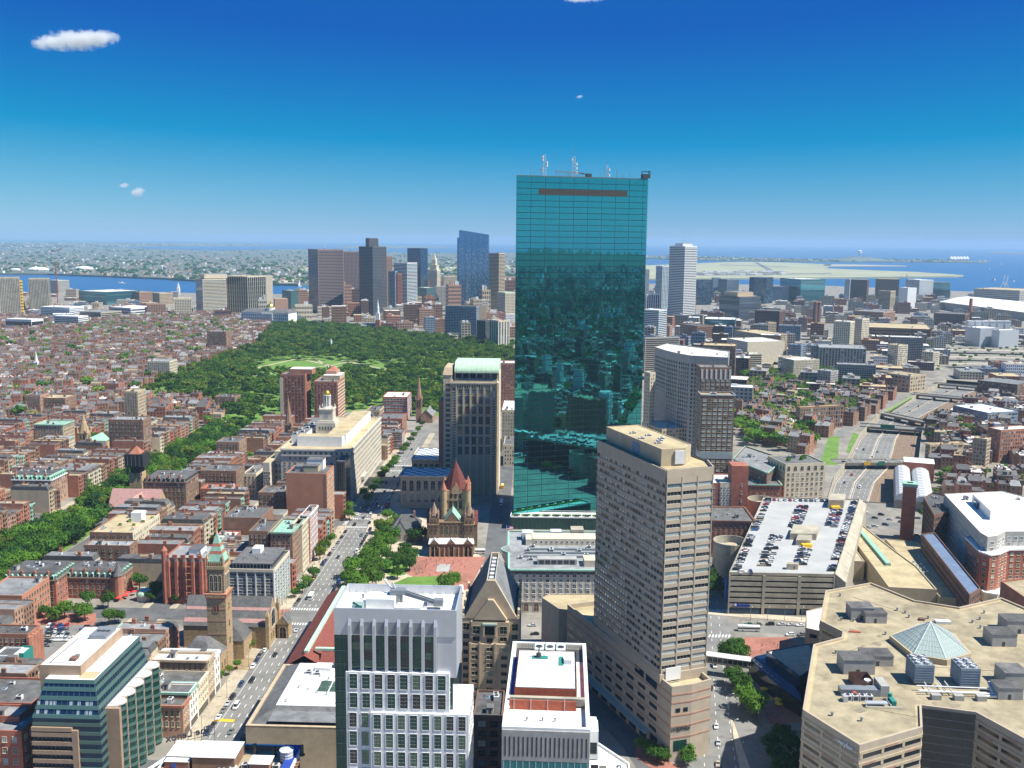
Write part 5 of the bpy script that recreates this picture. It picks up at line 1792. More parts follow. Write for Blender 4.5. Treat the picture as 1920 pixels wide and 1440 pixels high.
 for (px0,px1,py,hh) in ((1338,1404,1013,22),(1402,1452,935,22)):
  p0,p1=un(px0,py,hh),un(px1,py,hh)
  cc=Vector(((p0.x+p1.x)/2,(p0.y+p1.y)/2))
  r=(p1.x-p0.x)/2
  dr=part(root,'spiral_ramp',[CON,'deck_paint'], lambda m:(m.walls(ngon(cc,r,28),0,hh,0),m.walls(ngon(cc,r-.6,28)[::-1],hh-6,hh,0),m.cap(ngon(cc,r-.6,28),hh-5,1)))
  rim=MB()
  o_,i_=ngon(cc,r,28),ngon(cc,r-.6,28)
  for i in range(28):
   j=(i+1)%28
   rim.face([(*o_[i],hh),(*o_[j],hh),(*i_[j],hh),(*i_[i],hh)])
  rim.build('ramp_rim',CON,dr)
  part(dr,'ramp_core','tan_precast', lambda m:(m.prism(ngon(cc,r*.35,16),hh-5,hh-2.6),m.cap(ngon(cc,r*.2,12),hh-2.5)))
  occ_(ngon(cc,r,10),1)
 ee=(b-a).normalized()
 for k in range(11):
  q_=dk(.07+.013*k,0)
  part(root,'sign_block','sign_blue', lambda m:m.box((q_.x,q_.y-.7),1.0 if k else 1.8,.25,4.6,6.0+(k%3)*.25+(.8 if not k else 0),math.atan2(ee.y,ee.x)))
 q_=dk(.07,0)
 part(root,'sign_emblem','sign_white', lambda m:m.box((q_.x,q_.y-.9),1.2,.1,5.2,6.4,math.atan2(ee.y,ee.x)))
 part(root,'blade_sign','sign_blue', lambda m:m.box((a.x-1.2,a.y+2),.5,2.2,8,21,.1))
 occ_(poly,3)
 return dk,h
mat('deck_paint',(.40,.40,.39),rough=.7,var=.12,scale=.06)
GARAGE_DK,GARAGE_H=garage()
def mall():
 h=48.0
 px=[(1505,1330),(1612,1397),(1730,1363),(1728,1322),(1830,1335),(1920,1384),(2040,1440),(2110,1330),(2090,1200),(1990,1170),(1920,1138),(1877,1120),(1798,1138),(1715,1125),(1633,1092),(1548,1107),(1537,1163),(1580,1184),(1578,1194),(1525,1208)]
 poly=ccw([W(*p,h) for p in px])
 c=cen(poly)
 root=thing('angular_office_mall','sprawling angular tan office building with gravel roof and a glass pyramid skylight','office block',(c.x,c.y,0))
 sh=MB()
 pshell(sh,poly,0,h-.9,.9,.8)
 sh.build('wall','pink_precast',root)
 part(root,'roof','gravel_roof', lambda b:b.cap(inset(poly,.8),h-.9))
 cp=inset(poly,2.2)
 mb=MB()
 q=inset(poly,.82)
 for i in range(len(q)):
  j=(i+1)%len(q)
  mb.face([(*q[i],h-.84),(*q[j],h-.84),(*cp[j],h-.84),(*cp[i],h-.84)])
 mb.build('roof_margin',TNR,root)
 for a,b in edg(poly):
  L=(Vector(b)-Vector(a)).length
  if not fcam(a,b):
   continue
  dark=abs(L-(Vector(W(1728,1322,h))-Vector(W(1830,1335,h))).length)<.5
  for k in range(10):
   z=h-5.2-k*4.1
   if dark:
    continue
   part(root,'ribbon_window',GDK, lambda m:slb(m,a,b,z,z+1.55,.06,0,.02,.98))
   nb=max(1,int(L/9))
   for t in range(nb):
    part(root,'window_pier','tan_precast', lambda m:slb(m,a,b,z-.05,z+1.6,.16,0,(t+.04)/nb,(t+.16)/nb))
   part(root,'precast_band','tan_precast', lambda m:slb(m,a,b,z+1.55,z+2.6,.22))
   for t in range(nb):
    if (t+k)%2:
     part(root,'brick_inset','brick_pink', lambda m:slb(m,a,b,z+1.75,z+2.4,.27,0,(t+.2)/nb,(t+.8)/nb))
  if dark:
   part(root,'curtain_wall',GDK, lambda m:slb(m,a,b,0,h-1.2,.25))
   for k in range(14):
    part(root,'curtain_transom',GMT, lambda m:slb(m,a,b,2+k*3.2,2.18+k*3.2,.36))
   for k in range(15):
    part(root,'curtain_mullion',DMT, lambda m:slb(m,a,b,0,h-1.2,.33,0,k/15+.01,k/15+.016))
 zr=h-.88
 base=[Vector(W(*p,zr+2.4)) for p in ((1672,1192),(1714,1226),(1774,1236),(1817,1224),(1786,1188),(1726,1170))]
 base=[Vector(p) for p in ccw([tuple(p) for p in base])]
 bp=[tuple(p) for p in base]
 part(root,'skylight_kerb','tan_precast', lambda b:b.walls(inset(bp,-.8),zr,zr+2.4) or b.cap(inset(bp,-.8),zr+2.4))
 ap=Vector(W(1745,1168,zr+10.5))
 sk=MB()
 n=len(bp)
 for i in range(n):
  sk.face([(*bp[i],zr+2.45),(*bp[(i+1)%n],zr+2.45),(ap.x,ap.y,zr+11)],0)
 so=sk.build('glass_pyramid','glass_roof',root)
 for i in range(n):
  part(so,'hip_bar',STW, lambda b:b.bar((*bp[i],zr+2.5),(ap.x,ap.y,zr+11.1),.14))
  p,q2=Vector(bp[i]),Vector(bp[(i+1)%n])
  gb=MB()
  for k in range(1,8):
   t=k/8
   gb.bar((*p.lerp(q2,t),zr+2.5),(*p.lerp(q2,t).lerp(ap,.0+.98*(1-abs(2*t-1))),zr+2.5+8.6*.98*(1-abs(2*t-1))),.06)
  for k in range(1,7):
   t=k/7
   gb.bar((*p.lerp(ap,t),zr+2.52+8.5*t),(*q2.lerp(ap,t),zr+2.52+8.5*t),.06)
  gb.build('glazing_bars',STW,so,'stuff')
 def house(p0,p1,dep,hh,m='concrete_grey',roof=TRF,name='roof_house'):
  pl=gbox(p0[0],p1,p0[1],zr+hh,dep,.02)
  o=part(root,name,[m,roof], lambda b:(b.prism(pl,zr,zr+hh,0),b.cap(inset(pl,-.25),zr+hh+.06,1)))
  part(o,'door',DMT, lambda b:slb(b,pl[0],pl[1],zr+.1,zr+2.1,.05,0,.4,.52))
  return o
 house((1597,1140),1640,8,5.6)
 house((1624,1150),1664,7,4.6)
 house((1583,1238),1642,9,5.8)
 house((1621,1230),1676,8,4.2)
 house((1862,1190),1908,9,5.2)
 house((1890,1165),1940,9,5.6)
 house((1886,1262),1930,9,5.8)
 house((1873,1290),1920,7,4.6)
 f=Fr(W(1580,1310,zr),-.02)
 part(root,'plant_slab',GMT, lambda b:b.prism(f.r(0,14.5,2,6),zr,zr+2.6))
 part(root,'plant_pit',BDK, lambda b:(b.walls(f.r(7,14,9,16),zr,zr+3.4),b.cap(f.r(7,14,9,16),zr+.05)))
 part(root,'plant_wall','concrete_grey', lambda b:b.prism(f.r(14.5,17.6,2,10),zr,zr+4.2))
 for i in range(4):
  inst('air_unit',AC,root,f.p3(1.5+i*2.6,-1.0,zr),.0,(1.2,1.6,1.8))
 part(root,'rusty_duct','rust_panel', lambda b:(b.prism(f.r(4,5.2,-1.4,1.8),zr,zr+2.2),b.prism(f.r(8,10.5,-1.6,-.9),zr,zr+.9)))
 part(root,'plant_panel','silver_panel', lambda b:b.prism(f.r(6.5,14.4,-6.4,-4.2),zr+1.2,zr+1.5))
 part(root,'plant_panel','silver_panel', lambda b:b.prism(f.r(-.6,1.0,-3,-.6),zr,zr+2.2))
 part(root,'pump_set','green_net', lambda b:(b.prism(f.r(16.2,17.8,-5,-1),zr,zr+1.6),b.prism(ngon(f.p(17,-.4),.8,8),zr,zr+2.6)))
 part(root,'pipe_rail',STW, lambda b:(b.bar(f.p3(6,-7,zr+.6),f.p3(19,-7.4,zr+.6),.15),b.bar(f.p3(15.6,-6,zr+.6),f.p3(15.6,0,zr+.6),.15),b.bar(f.p3(6.4,-6.8,zr),f.p3(6.4,-6.8,zr+1.5),.12)))
 part(root,'satellite_dish',WPT, lambda b:b.cone(ngon(f.p(11,6.5),1.3,10),zr+4.6,f.p3(11,6.2,zr+3.4)))
 for pxx,pyy in ((1714,1285),(1800,1292)):
  g=Fr(W(pxx,pyy,zr),-.03)
  o=part(root,'cooling_tower',['blue_grey',GMT], lambda b:(b.prism(g.r(0,7.2,0,9.5),zr+.8,zr+8,0),b.cap(g.r(0,7.2,0,9.5),zr+8.03,1)))
  for i in range(2):
   for j in range(3):
    part(o,'fan_cowl',STW, lambda b:(b.walls(ngon(g.p(1.9+i*3.4,1.8+j*3),1.2,10),zr+8,zr+8.9),b.cap(ngon(g.p(1.9+i*3.4,1.8+j*3),1.1,10),zr+8.4)))
  lv=MB()
  for k in range(7):
   lv.prism(g.r(-.12,7.32,-.12,9.6),zr+1.2+k,zr+1.35+k)
  lv.build('louvre_rails',GMT,o)
  for i in range(3):
   part(o,'leg',DMT, lambda b:b.box(g.p(.6+i*3,.5),.3,.3,zr,zr+.8))
 g=Fr(W(1722,1300,zr),-.04)
 part(root,'pipework',STW, lambda b:[b.bar(g.p3(0,y,zr+zz),g.p3(30,y-.8,zr+zz),.28,0,6) for y,zz in ((-1,1.4),(.6,1.0),(2.2,2.0))]+[b.bar(g.p3(x,-1,zr+1.4),g.p3(x+.5,8,zr+1.4),.22,0,6) for x in (4,9.5,12)])
 part(root,'pipe_bend',WPT, lambda b:[b.bar(g.p3(27,-1,zr+.8),g.p3(27,4,zr+3.2),.5,0,8),b.bar(g.p3(27,4,zr+3.2),g.p3(33,4,zr+3.2),.5,0,8),b.bar(g.p3(22,-2.4,zr+.8),g.p3(30,-2.6,zr+.8),.5,0,8)])
 for i in range(3):
  part(root,'pump_box','concrete_grey', lambda b:b.prism(g.r(3+i*8.2,6.4+i*8.2,-5.4,-3),zr,zr+1.9))
 for p in ((1567,1225),(1577,1163),(1600,1165),(1682,1145),(1697,1150),(1704,1158),(1823,1168),(1837,1162),(1838,1178),(1845,1150),(1560,1342),(1615,1352),(1575,1118),(1740,1160),(1660,1190)):
  w_=W(*p,zr)
  inst('vent',VENT,root,(w_[0],w_[1],zr),0,(1.5,1.5,1.2))
 part(root,'roof_unit',STW, lambda b:b.prism(gbox(1755,1784,1170,zr,3,0.1),zr,zr+1.2))
 part(root,'roof_unit',BDK, lambda b:b.prism(gbox(1724,1734,1164,zr,2,0.1),zr,zr+.9))
 part(root,'roof_hose','rust_panel', lambda b:b.prism(gbox(1593,1614,1186,zr,1.2,0.1),zr,zr+.5))
 for i in range(16):
  p_=W(rnd.uniform(1560,1900),rnd.uniform(1150,1370),zr)
  if ins_(inset(poly,4),*p_):
   part(root,'roof_patch','roof_tar_patch', lambda b:b.cap(rect(p_,rnd.uniform(1,5),rnd.uniform(1,4),rnd.uniform(0,1)),zr+.05))
 for p_,q_ in (((1560,1230),(1660,1200)),((1740,1250),(1920,1262)),((1640,1330),(1720,1345)),((1600,1120),(1700,1150))):
  u_,v_=W(*p_,zr),W(*q_,zr)
  part(root,'roof_seam','roof_tar_patch', lambda b:b.bar((*u_,zr+.02),(*v_,zr+.02),.12))
 a_,b_=Vector(W(1505,1330,h)),Vector(W(1612,1397,h))
 d=(b_-a_).normalized()
 nm=Vector((d.y,-d.x))
 q=a_.lerp(b_,.66)
 ltr(root,'wayfair',2.4,'sign_white',(q.x+nm.x*.4,q.y+nm.y*.4,h-3.4),math.atan2(d.y,d.x),'name_letters')
 occ_(poly,2)
 pl=ccw([W(*p,17) for p in ((1437,1215),(1520,1200),(1528,1245),(1500,1262))])
 bldg('entrance_hall','low entrance hall with a pale slab roof beside the angular office block',BLD,pl,15,GNV,'pale_paving',None,ph=.4)
 gp=[Vector(W(*p,9)) for p in ((1405,1235),(1437,1228),(1500,1268),(1503,1310),(1460,1282))]
 at=thing('glass_atrium','dark glazed atrium with a gridded sloping roof under the trees',BLD,(gp[0].x,gp[0].y,0))
 pl=ccw([tuple(p) for p in gp])
 part(at,'glass_wall',GDK, lambda b:b.walls(pl,0,8))
 part(at,'glass_roof',GNV, lambda b:b.taper(pl,8,inset(pl,2.5),11))
 gr_=MB()
 q0,q1,q2,q3=gp[0],gp[1],gp[2],gp[4]
 for i in range(9):
  t=i/8
  u,v=q0.lerp(q3,t),q1.lerp(q2,t)
  gr_.bar((u.x,u.y,9.5),(v.x,v.y,9.8),.12)
  u,v=q0.lerp(q1,t),q3.lerp(q2,t)
  gr_.bar((u.x,u.y,9.55),(v.x,v.y,9.85),.12)
 gr_.build('glazing_grid',GMT,at,'stuff')
 occ_(pl,1)
 pl=ccw([W(*p,20) for p in ((1512,1140),(1548,1132),(1540,1178),(1512,1172))])
 bldg('white_roof_annex','small white roofed annex wedged between the garage and the office mall',BLD,pl,18,'pink_precast',WRF,Fac(fh=5,sp=6,wr=.6,hr=.4,z0=2),ph=.5)
mall()
FB=Fac(fh=3.7,sp=2.9,wr=.42,hr=.52)
FBT=Fac(fh=3.5,sp=2.6,wr=.4,hr=.5,z0=3.5)
FC=Fac(fh=3.6,sp=2.7,wr=.45,hr=.55,frame=SCR)
FO=Fac(fh=3.8,sp=4.2,wr=.86,hr=.5,frame=STW,mull=3,trans=0,glass=(GDK,GBL,GDK,GSK))
def gb(name,label,cat,x0,x1,y,h,dep,wall,roof=TRF,fac=FB,sep=True,clut=5,cornice=None,**k):
 return bldg(name,label,cat,gbox(x0,x1,y,h,dep),h,wall,roof,fac,sep=sep,clut=clut,cornice=cornice,**k)
def mansard(root,poly,h0,h1,d,m='slate',roof=TRF,dormers=0,dm='copper'):
 q=inset(poly,d)
 part(root,'mansard',[m,roof], lambda b:b.taper(inset(poly,-.3),h0,q,h1,0,True,1))
 if dormers:
  for a,b_ in edg(poly):
   if not fcam(a,b_):
    continue
   L=(Vector(b_)-Vector(a)).length
   k=max(1,int(L/dormers))
   e=(Vector(b_)-Vector(a)).normalized()
   n=Vector((e.y,-e.x))
   an=math.atan2(n.x,-n.y)
   me=DORM[dm]
   for i in range(k):
    p=Vector(a)+e*(L*(i+.5)/k)-n*(d*.25)
    inst('dormer',me,root,(p.x,p.y,h0+.3),an)
def _dormer(m):
 b=MB()
 b.prism([(-.8,-.7),(.8,-.7),(.8,1.2),(-.8,1.2)],0,2.0,0)
 b.face([(-1,-.9,2),(1,-.9,2),(0,-.9,2.8)],0)
 b.face([(-1,-.9,2),(0,-.9,2.8),(0,1.6,2.8),(-1,1.6,2)],0)
 b.face([(0,-.9,2.8),(1,-.9,2),(1,1.6,2),(0,1.6,2.8)],0)
 b.face([(-.5,-.75,.35),(.5,-.75,.35),(.5,-.75,1.8),(-.5,-.75,1.8)],1)
 return b.mesh('dormer',[m,GDK])
DORM={m:_dormer(m) for m in ('copper',WPT,'slate')}
def hroof(root,f,x0,x1,y0,y1,z0,z1,m,along='y',over=.5,name='roof'):
 """gable roof with its ridge along local x or y, gables closed"""
 x0,x1,y0,y1=x0-over,x1+over,y0-over,y1+over
 xm,ym=(x0+x1)/2,(y0+y1)/2
 def fn(b):
  if along=='y':
   b.face([f.p3(x0,y1,z0),f.p3(x0,y0,z0),f.p3(xm,y0,z1),f.p3(xm,y1,z1)])
   b.face([f.p3(x1,y0,z0),f.p3(x1,y1,z0),f.p3(xm,y1,z1),f.p3(xm,y0,z1)])
  else:
   b.face([f.p3(x0,y0,z0),f.p3(x1,y0,z0),f.p3(x1,ym,z1),f.p3(x0,ym,z1)])
   b.face([f.p3(x1,y1,z0),f.p3(x0,y1,z0),f.p3(x0,ym,z1),f.p3(x1,ym,z1)])
 return part(root,name,m,fn)
def gwall(root,f,x0,x1,y0,y1,z0,z1,z2,m,along='y',name='wall'):
 xm,ym=(x0+x1)/2,(y0+y1)/2
 def fn(b):
  b.walls(f.r(x0,x1,y0,y1),z0,z1)
  if along=='y':
   b.face([f.p3(x0,y0,z1),f.p3(x1,y0,z1),f.p3(xm,y0,z2)])
   b.face([f.p3(x1,y1,z1),f.p3(x0,y1,z1),f.p3(xm,y1,z2)])
  else:
   b.face([f.p3(x1,y0,z1),f.p3(x1,y1,z1),f.p3(x1,ym,z2)])
   b.face([f.p3(x0,y1,z1),f.p3(x0,y0,z1),f.p3(x0,ym,z2)])
 return part(root,name,m,fn)
def corner_church():
 A=Vector(W(392,1255))
 f=Fr(A)
 root=thing('campanile_church','striped sandstone church with a tall bell tower and green copper spire','church',(A.x,A.y,0))
 w=9.4
 part(root,'tower_shaft','rock_stone', lambda b:b.prism(f.r(0,w,0,w),0,39))
 for z in (9,18,25,31,35.5):
  part(root,'stone_band','brick_pink', lambda b:b.prism(f.r(-.08,w+.08,-.08,w+.08),z,z+.8))
 part(root,'belfry_cornice','brick_orange', lambda b:b.taper(f.r(-.1,w+.1,-.1,w+.1),36.5,f.r(-.8,w+.8,-.8,w+.8),39.3))
 cb=MB()
 for i in range(9):
  cb.prism(f.r(.1+i*1.05,.7+i*1.05,-.75,-.1),37.4,38.6)
 cb.build('corbel',SND,root)
 part(root,'belfry','rock_stone', lambda b:b.prism(f.r(.5,w-.5,.5,w-.5),39.3,53))
 for k in range(9):
  part(root,'stone_band',BBR, lambda b:b.prism(f.r(.42,w-.42,.42,w-.42),40+k*1.4,40.45+k*1.4))
 am=amesh(1.55,8.2,SCR,BNT)
 for i in range(3):
  inst('belfry_arch',am,root,f.p3(2.6+i*2.1,.4,40.4),f.a)
  inst('belfry_arch',am,root,f.p3(w-.4,2.6+i*2.1,40.4),f.a+math.pi/2)
 part(root,'upper_cornice',SND, lambda b:b.prism(f.r(-.1,w+.1,-.1,w+.1),51.6,53.2))
 gal=MB()
 for i in range(8):
  gal.prism(f.r(.8+i*1.05,1.25+i*1.05,.1,.5),53.2,55.2)
 gal.build('gallery_posts',SND,root)
 part(root,'gallery',BDK, lambda b:b.prism(f.r(.7,w-.7,.7,w-.7),53.2,55.2))
 part(root,'spire','copper', lambda b:(b.prism(f.r(.3,w-.3,.3,w-.3),55.2,55.8),b.taper(f.r(.6,w-.6,.6,w-.6),55.8,f.r(w/2-.35,w/2+.35,w/2-.35,w/2+.35),68.5)))
 for za in (59.0,62.5):
  t0,t1=(za-55.8)/12.7,(za+1.5-55.8)/12.7
  i0,i1=.55+(w/2-.9)*t0,.55+(w/2-.9)*t1
  part(root,'spire_band','terracotta', lambda b:b.taper(f.r(i0,w-i0,i0,w-i0),za,f.r(i1,w-i1,i1,w-i1),za+1.5,cap=False))
 for x,y in ((.8,.8),(w-.8,.8),(w-.8,w-.8),(.8,w-.8)):
  part(root,'pinnacle',SND, lambda b:(b.prism(ngon(f.p(x,y),.7,6),53,57),b.cone(ngon(f.p(x,y),.8,6),57,f.p3(x,y,59.5))))
 part(root,'finial',SCR, lambda b:b.cone(ngon(f.p(w/2,w/2),.5,6),68.4,f.p3(w/2,w/2,72)))
 inst('lancet_window',amesh(1.2,3.2,'brick_orange',BNT),root,f.p3(w/2-.8,-.05,30),f.a)
 inst('lancet_window',amesh(1.2,3.2,'brick_orange',BNT),root,f.p3(w/2+.8,-.05,30),f.a)
 for z in (12,21,30):
  inst('lancet_window',amesh(1.6,3.6,SND,GDK),root,f.p3(w+.02,w/2,z),f.a+math.pi/2)
 gwall(root,f,-22,22.5,26,46,0,12,25,'rock_stone','x','nave_wall')
 hroof(root,f,-22,22.2,26,46,12,25,'slate','x',.4,'nave_roof')
 for t0,t1 in ((.12,.26),(.52,.62)):
  part(root,'roof_band','rose_slate', lambda b:b.face([f.p3(-22,25.6+10.4*t0,12.12+13*t0),f.p3(22.3,25.6+10.4*t0,12.12+13*t0),f.p3(22.3,25.6+10.4*t1,12.12+13*t1),f.p3(-22,25.6+10.4*t1,12.12+13*t1)]))
 for y in (26,46):
  part(root,'buttress',SND, lambda b:(b.prism(f.r(21.6,23.4,y-1.2,y+1.2),0,18),b.cone(f.r(21.6,23.4,y-1.2,y+1.2),18,f.p3(22.5,y,22))))
 inst('rose_window',amesh(6.5,9.5,SCR,GNV),root,f.p3(22.55,36,9),f.a+math.pi/2)
 for i in range(5):
  inst('lancet_window',amesh(1.2,4,SND,GDK),root,f.p3(22.55,29+i*3.5,2.5),f.a+math.pi/2)
 part(root,'cross_wing',['rock_stone','slate'], lambda b:(b.prism(f.r(-4,14,12,26),0,10,0),b.taper(f.r(-4.3,14.3,11.7,26),10,f.r(4,6,18,26),17,1)))
 part(root,'chapel',['rock_stone','slate'], lambda b:(b.prism(f.r(-9,9.2,-18,-.1),0,12,0),b.taper(f.r(-9.3,9.5,-18.3,-.1),12,f.r(-3,3,-12,-6),20,1)))
 for i in range(4):
  inst('lancet_window',amesh(1.3,3.4,SND,GDK),root,f.p3(9.25,-16+i*4.2,4),f.a+math.pi/2)
 part(root,'porch',['rock_stone','slate'], lambda b:(b.walls(f.r(23.4,29.5,40,48),0,8,0),b.face([f.p3(23,39.6,8),f.p3(30,39.6,8),f.p3(26.5,39.6,12.6)],0),b.face([f.p3(23,39.5,7.8),f.p3(26.5,39.5,12.8),f.p3(26.5,48,12.8),f.p3(23,48,7.8)][::-1],1),b.face([f.p3(26.5,39.5,12.8),f.p3(30,39.5,7.8),f.p3(30,48,7.8),f.p3(26.5,48,12.8)],1)))
 inst('porch_arch',amesh(3.4,6.4,SND,BNT),root,f.p3(26.5,39.9,.1),f.a)
 occ_(f.r(-10,31,-19,48),0)
 occ_(f.r(-23,10,25,47),0)
 b=MB()
 b.cap(f.r(10,22,0,14),.16)
 struc(b,'church_forecourt','soil')
corner_church()
def library():
 f=Fr(G(-17,372))
 root=thing('library_extension','low library block with broad white and grey flat roofs and glazed skylights','library',(*f.p(0,0),0))
 Wd,D,h=62,58,18.5
 part(root,'wall',STN, lambda b:b.walls(f.r(0,Wd,0,D),0,h+.8))
 part(root,'sloping_roof_edge','slate', lambda b:b.taper(f.r(1.5,Wd,1.5,D),h+.2,f.r(8.5,Wd-2,14,D-3),h+2.6,cap=False))
 part(root,GRF,GRF, lambda b:b.cap(f.r(8.5,Wd-2,1.6,14.2),h+2.0))
 part(root,WRF,WRF, lambda b:b.prism(f.r(8.5,Wd-2,14,D-3),h+1.6,h+2.8))
 cp=MB()
 pshell(cp,f.r(0,Wd,0,D),h,h+.3,.5,1.4)
 cp.build('coping',STN,root)
 for i in range(2):
  for j in range(2):
   x,y=22.5+i*5.3,27+j*5.3
   part(root,'skylight','glass_olive', lambda b:b.cone(f.r(x,x+4.8,y,y+4.8),h+2.9,f.p3(x+2.4,y+2.4,h+4.4)))
 for i in range(11):
  part(root,'window_bay',GDK, lambda b:b.prism(f.r(-.1,.0,3+i*5,6+i*5),2,14))
 part(root,'plant_screen',STW, lambda b:b.prism(f.r(17,24,47,53),h+2.8,h+4.2))
 part(root,'plant_unit',DMT, lambda b:b.prism(f.r(25,30,50,54),h+2.8,h+5))
 for i in range(8):
  inst('vent',VENT,root,f.p3(12+i*2.2,17+(i*13%28),h+2.8))
 inst('air_unit',AC,root,f.p3(15,45,h+2.8),0,(1.6,1.6,1))
 inst('air_unit',AC,root,f.p3(19,44,h+2.8),0,(1.6,1.6,1))
 occ_(f.r(0,Wd,0,D),1)
 g=Fr(G(-17.5,433))
 r2=thing('tiled_library','old stone library with dark red tiled roofs and green copper ridge','library',(*g.p(0,0),0))
 D2=92
 part(r2,'wall',LIM, lambda b:(b.walls(g.r(0,17,0,D2),0,17),b.walls(g.r(17,58,0,15),0,17),b.walls(g.r(17,58,D2-17,D2),0,17)))
 hroof(r2,g,0,17,0,D2,17,22.5,'red_tile','y',.8,'tiled_roof')
 hroof(r2,g,16,58,0,15,17,22.2,'red_tile','x',.8,'tiled_roof')
 hroof(r2,g,16,58,D2-17,D2,17,22.2,'red_tile','x',.8,'tiled_roof')
 part(r2,'copper_ridge','copper_pale', lambda b:b.prism(g.r(7.6,9.6,3,D2-2),22.0,23.3))
 part(r2,'copper_ridge','copper_pale', lambda b:b.prism(g.r(12,56,6.6,8.4),21.8,23.0))
 part(r2,'inner_arcade',STN, lambda b:b.prism(g.r(17.2,19,15.5,D2-18),0,12))
 aw=amesh(2.6,5.5,LIM,GDK)
 for i in range(15):
  inst('arched_window',aw,r2,g.p3(-.02,4+i*5.9,8),g.a-math.pi/2)
 for i in range(10):
  inst('arched_window',aw,r2,g.p3(17.02,17+i*5.9,8),g.a+math.pi/2)
 tl=MB()
 for i in range(45):
  y=1+i*2
  tl.bar(g.p3(-.75,y,17.06),g.p3(8.4,y,22.5),.09)
 tl.build('tile_rolls','red_tile',r2,'stuff')
 occ_(g.r(0,58,0,D2),1)
library()
def sign_hotel():
 h=41.0
 A,B=un(322,1412,h),un(556,1412,h)
 f=Fr((A.x,A.y))
 Wd=(B-A).length
 D0,D1=-26,6.0
 root=thing('old_hotel','old hotel with a cluttered tan and white rooftop and white balustrade','hotel',(*f.p(0,0),0))
 sh=MB()
 pshell(sh,f.r(0,Wd,D0,D1),0,h-1,1,.8)
 sh.build('wall','brick',root)
 part(root,'cornice',WPT, lambda b:[slb(b,a,c,h-1.4,h+.3,.9) for a,c in edg(f.r(0,Wd,D0,D1))])
 part(root,'roof','gravel_roof', lambda b:b.cap(f.r(.8,Wd-.8,D0+.8,D1-.8),h-1))
 z=h-.98
 part(root,'lift_house',[BBR,WRF], lambda b:(b.walls(f.r(1,14,-6,3.4),z,z+3.4,0),b.cap(f.r(.6,14.4,-6.4,3.8),z+3.5,1)))
 part(root,'lift_house',[BBR,WRF], lambda b:(b.walls(f.r(10,24,-8.5,1.6),z,z+4.6,0),b.cap(f.r(9.6,24.4,-8.9,2),z+4.7,1)))
 part(root,'stair_house',[BBR,WRF], lambda b:(b.walls(f.r(29,35.5,-9,-4),z,z+3,0),b.cap(f.r(28.6,36,-9.4,-3.6),z+3.1,1)))
 part(root,'blue_door','door_blue', lambda b:b.prism(f.r(3.4,4.8,-9.2,-9.0),z,z+2.3))
 part(root,'side_house',[BBR,DWR], lambda b:(b.walls(f.r(1,9,-9.0,-6),z,z+3.0,0),b.cap(f.r(.8,9.2,-9.2,-6),z+3.05,1)))
 part(root,'red_steps','sign_red', lambda b:b.prism(f.r(2,6.5,-11,-9.3),z,z+.5))
 for i,x in enumerate((23.5,27.5,34.5,43.5)):
  part(root,'flue',DMT, lambda b:(b.prism(ngon(f.p(x,2.5-(i==2)*1.2),.6,10),z,z+3.6),b.prism(ngon(f.p(x,2.5-(i==2)*1.2),1.0,10),z,z+.4)))
 part(root,'water_tank',STW, lambda b:(b.prism(ngon(f.p(39.4,-1.5),2.2,16),z+.8,z+4.2),b.cone(ngon(f.p(39.4,-1.5),2.4,16),z+4.2,f.p3(39.4,-1.5,z+5))))
 for k in range(3):
  part(root,'tank_hoop',DMT, lambda b:b.walls(ngon(f.p(39.4,-1.5),2.26,16),z+1.4+k,z+1.55+k))
 part(root,'blue_frame','sign_blue', lambda b:(b.prism(f.r(Wd-5,Wd+.3,D1-3.5,D1+.3),h-.4,h+.7),b.prism(f.r(Wd-2.6,Wd+.3,D0+4,D1-3.5),h-6,h+.7)))
 for i in range(7):
  inst('air_unit',AC,root,f.p3(20+i*3.4,-10+(i%3)*2,z),f.a,(1.2,1.2,1.2))
 for i in range(6):
  part(root,'roof_pipe','rust_track', lambda b:b.bar(f.p3(41+(i%2)*2,-8+i,z+.4),f.p3(44,-7+i,z+.4),.2))
 part(root,'roof_trough','deck_wood', lambda b:b.prism(f.r(40.5,42.2,-9,-3),z,z+.7))
 part(root,'planter','foliage_bright', lambda b:(b.prism(f.r(-4,.4,-11,-6),h-6,h-4.5),b.prism(f.r(-2,.2,-3,1),h-6,h-4.6)))
 part(root,'pipe_rail',WPT, lambda b:(b.bar(f.p3(-4.5,-9,h-1),f.p3(2.5,5.2,h-.2),.55,0,8),b.bar(f.p3(2.5,5.2,h-.2),f.p3(12,6.3,h-.2),.45,0,8)))
 sg=thing('roof_sign','dark rooftop sign letters seen from behind, mirrored, on thin struts','sign',f.p3(-2,7,h))
 me=text_mesh('The Lenox',3.5,.3)
 me.materials.clear()
 me.materials.append(MT[DMT])
 p0=f.p3(9.8,11.5,h+1.9)
 lo=inst('letters',me,sg,p0,0)
 lo.rotation_euler=(math.pi/2,0,math.pi+f.a+.55)
 st=MB()
 for i in range(7):
  t=i/6
  x,y=10.8-13.5*t*math.cos(.55),11.5-13.5*t*math.sin(.55)
  st.bar(f.p3(x,y,h-2),f.p3(x,y,h+3.6),.08)
 st.bar(f.p3(10.8,11.5,h+1.2),f.p3(10.8-13.5*math.cos(.55),11.5-13.5*math.sin(.55),h+1.2),.1)
 st.build('sign_frame',DMT,sg)
 occ_(f.r(-4,Wd,D0,D1),1)
sign_hotel()
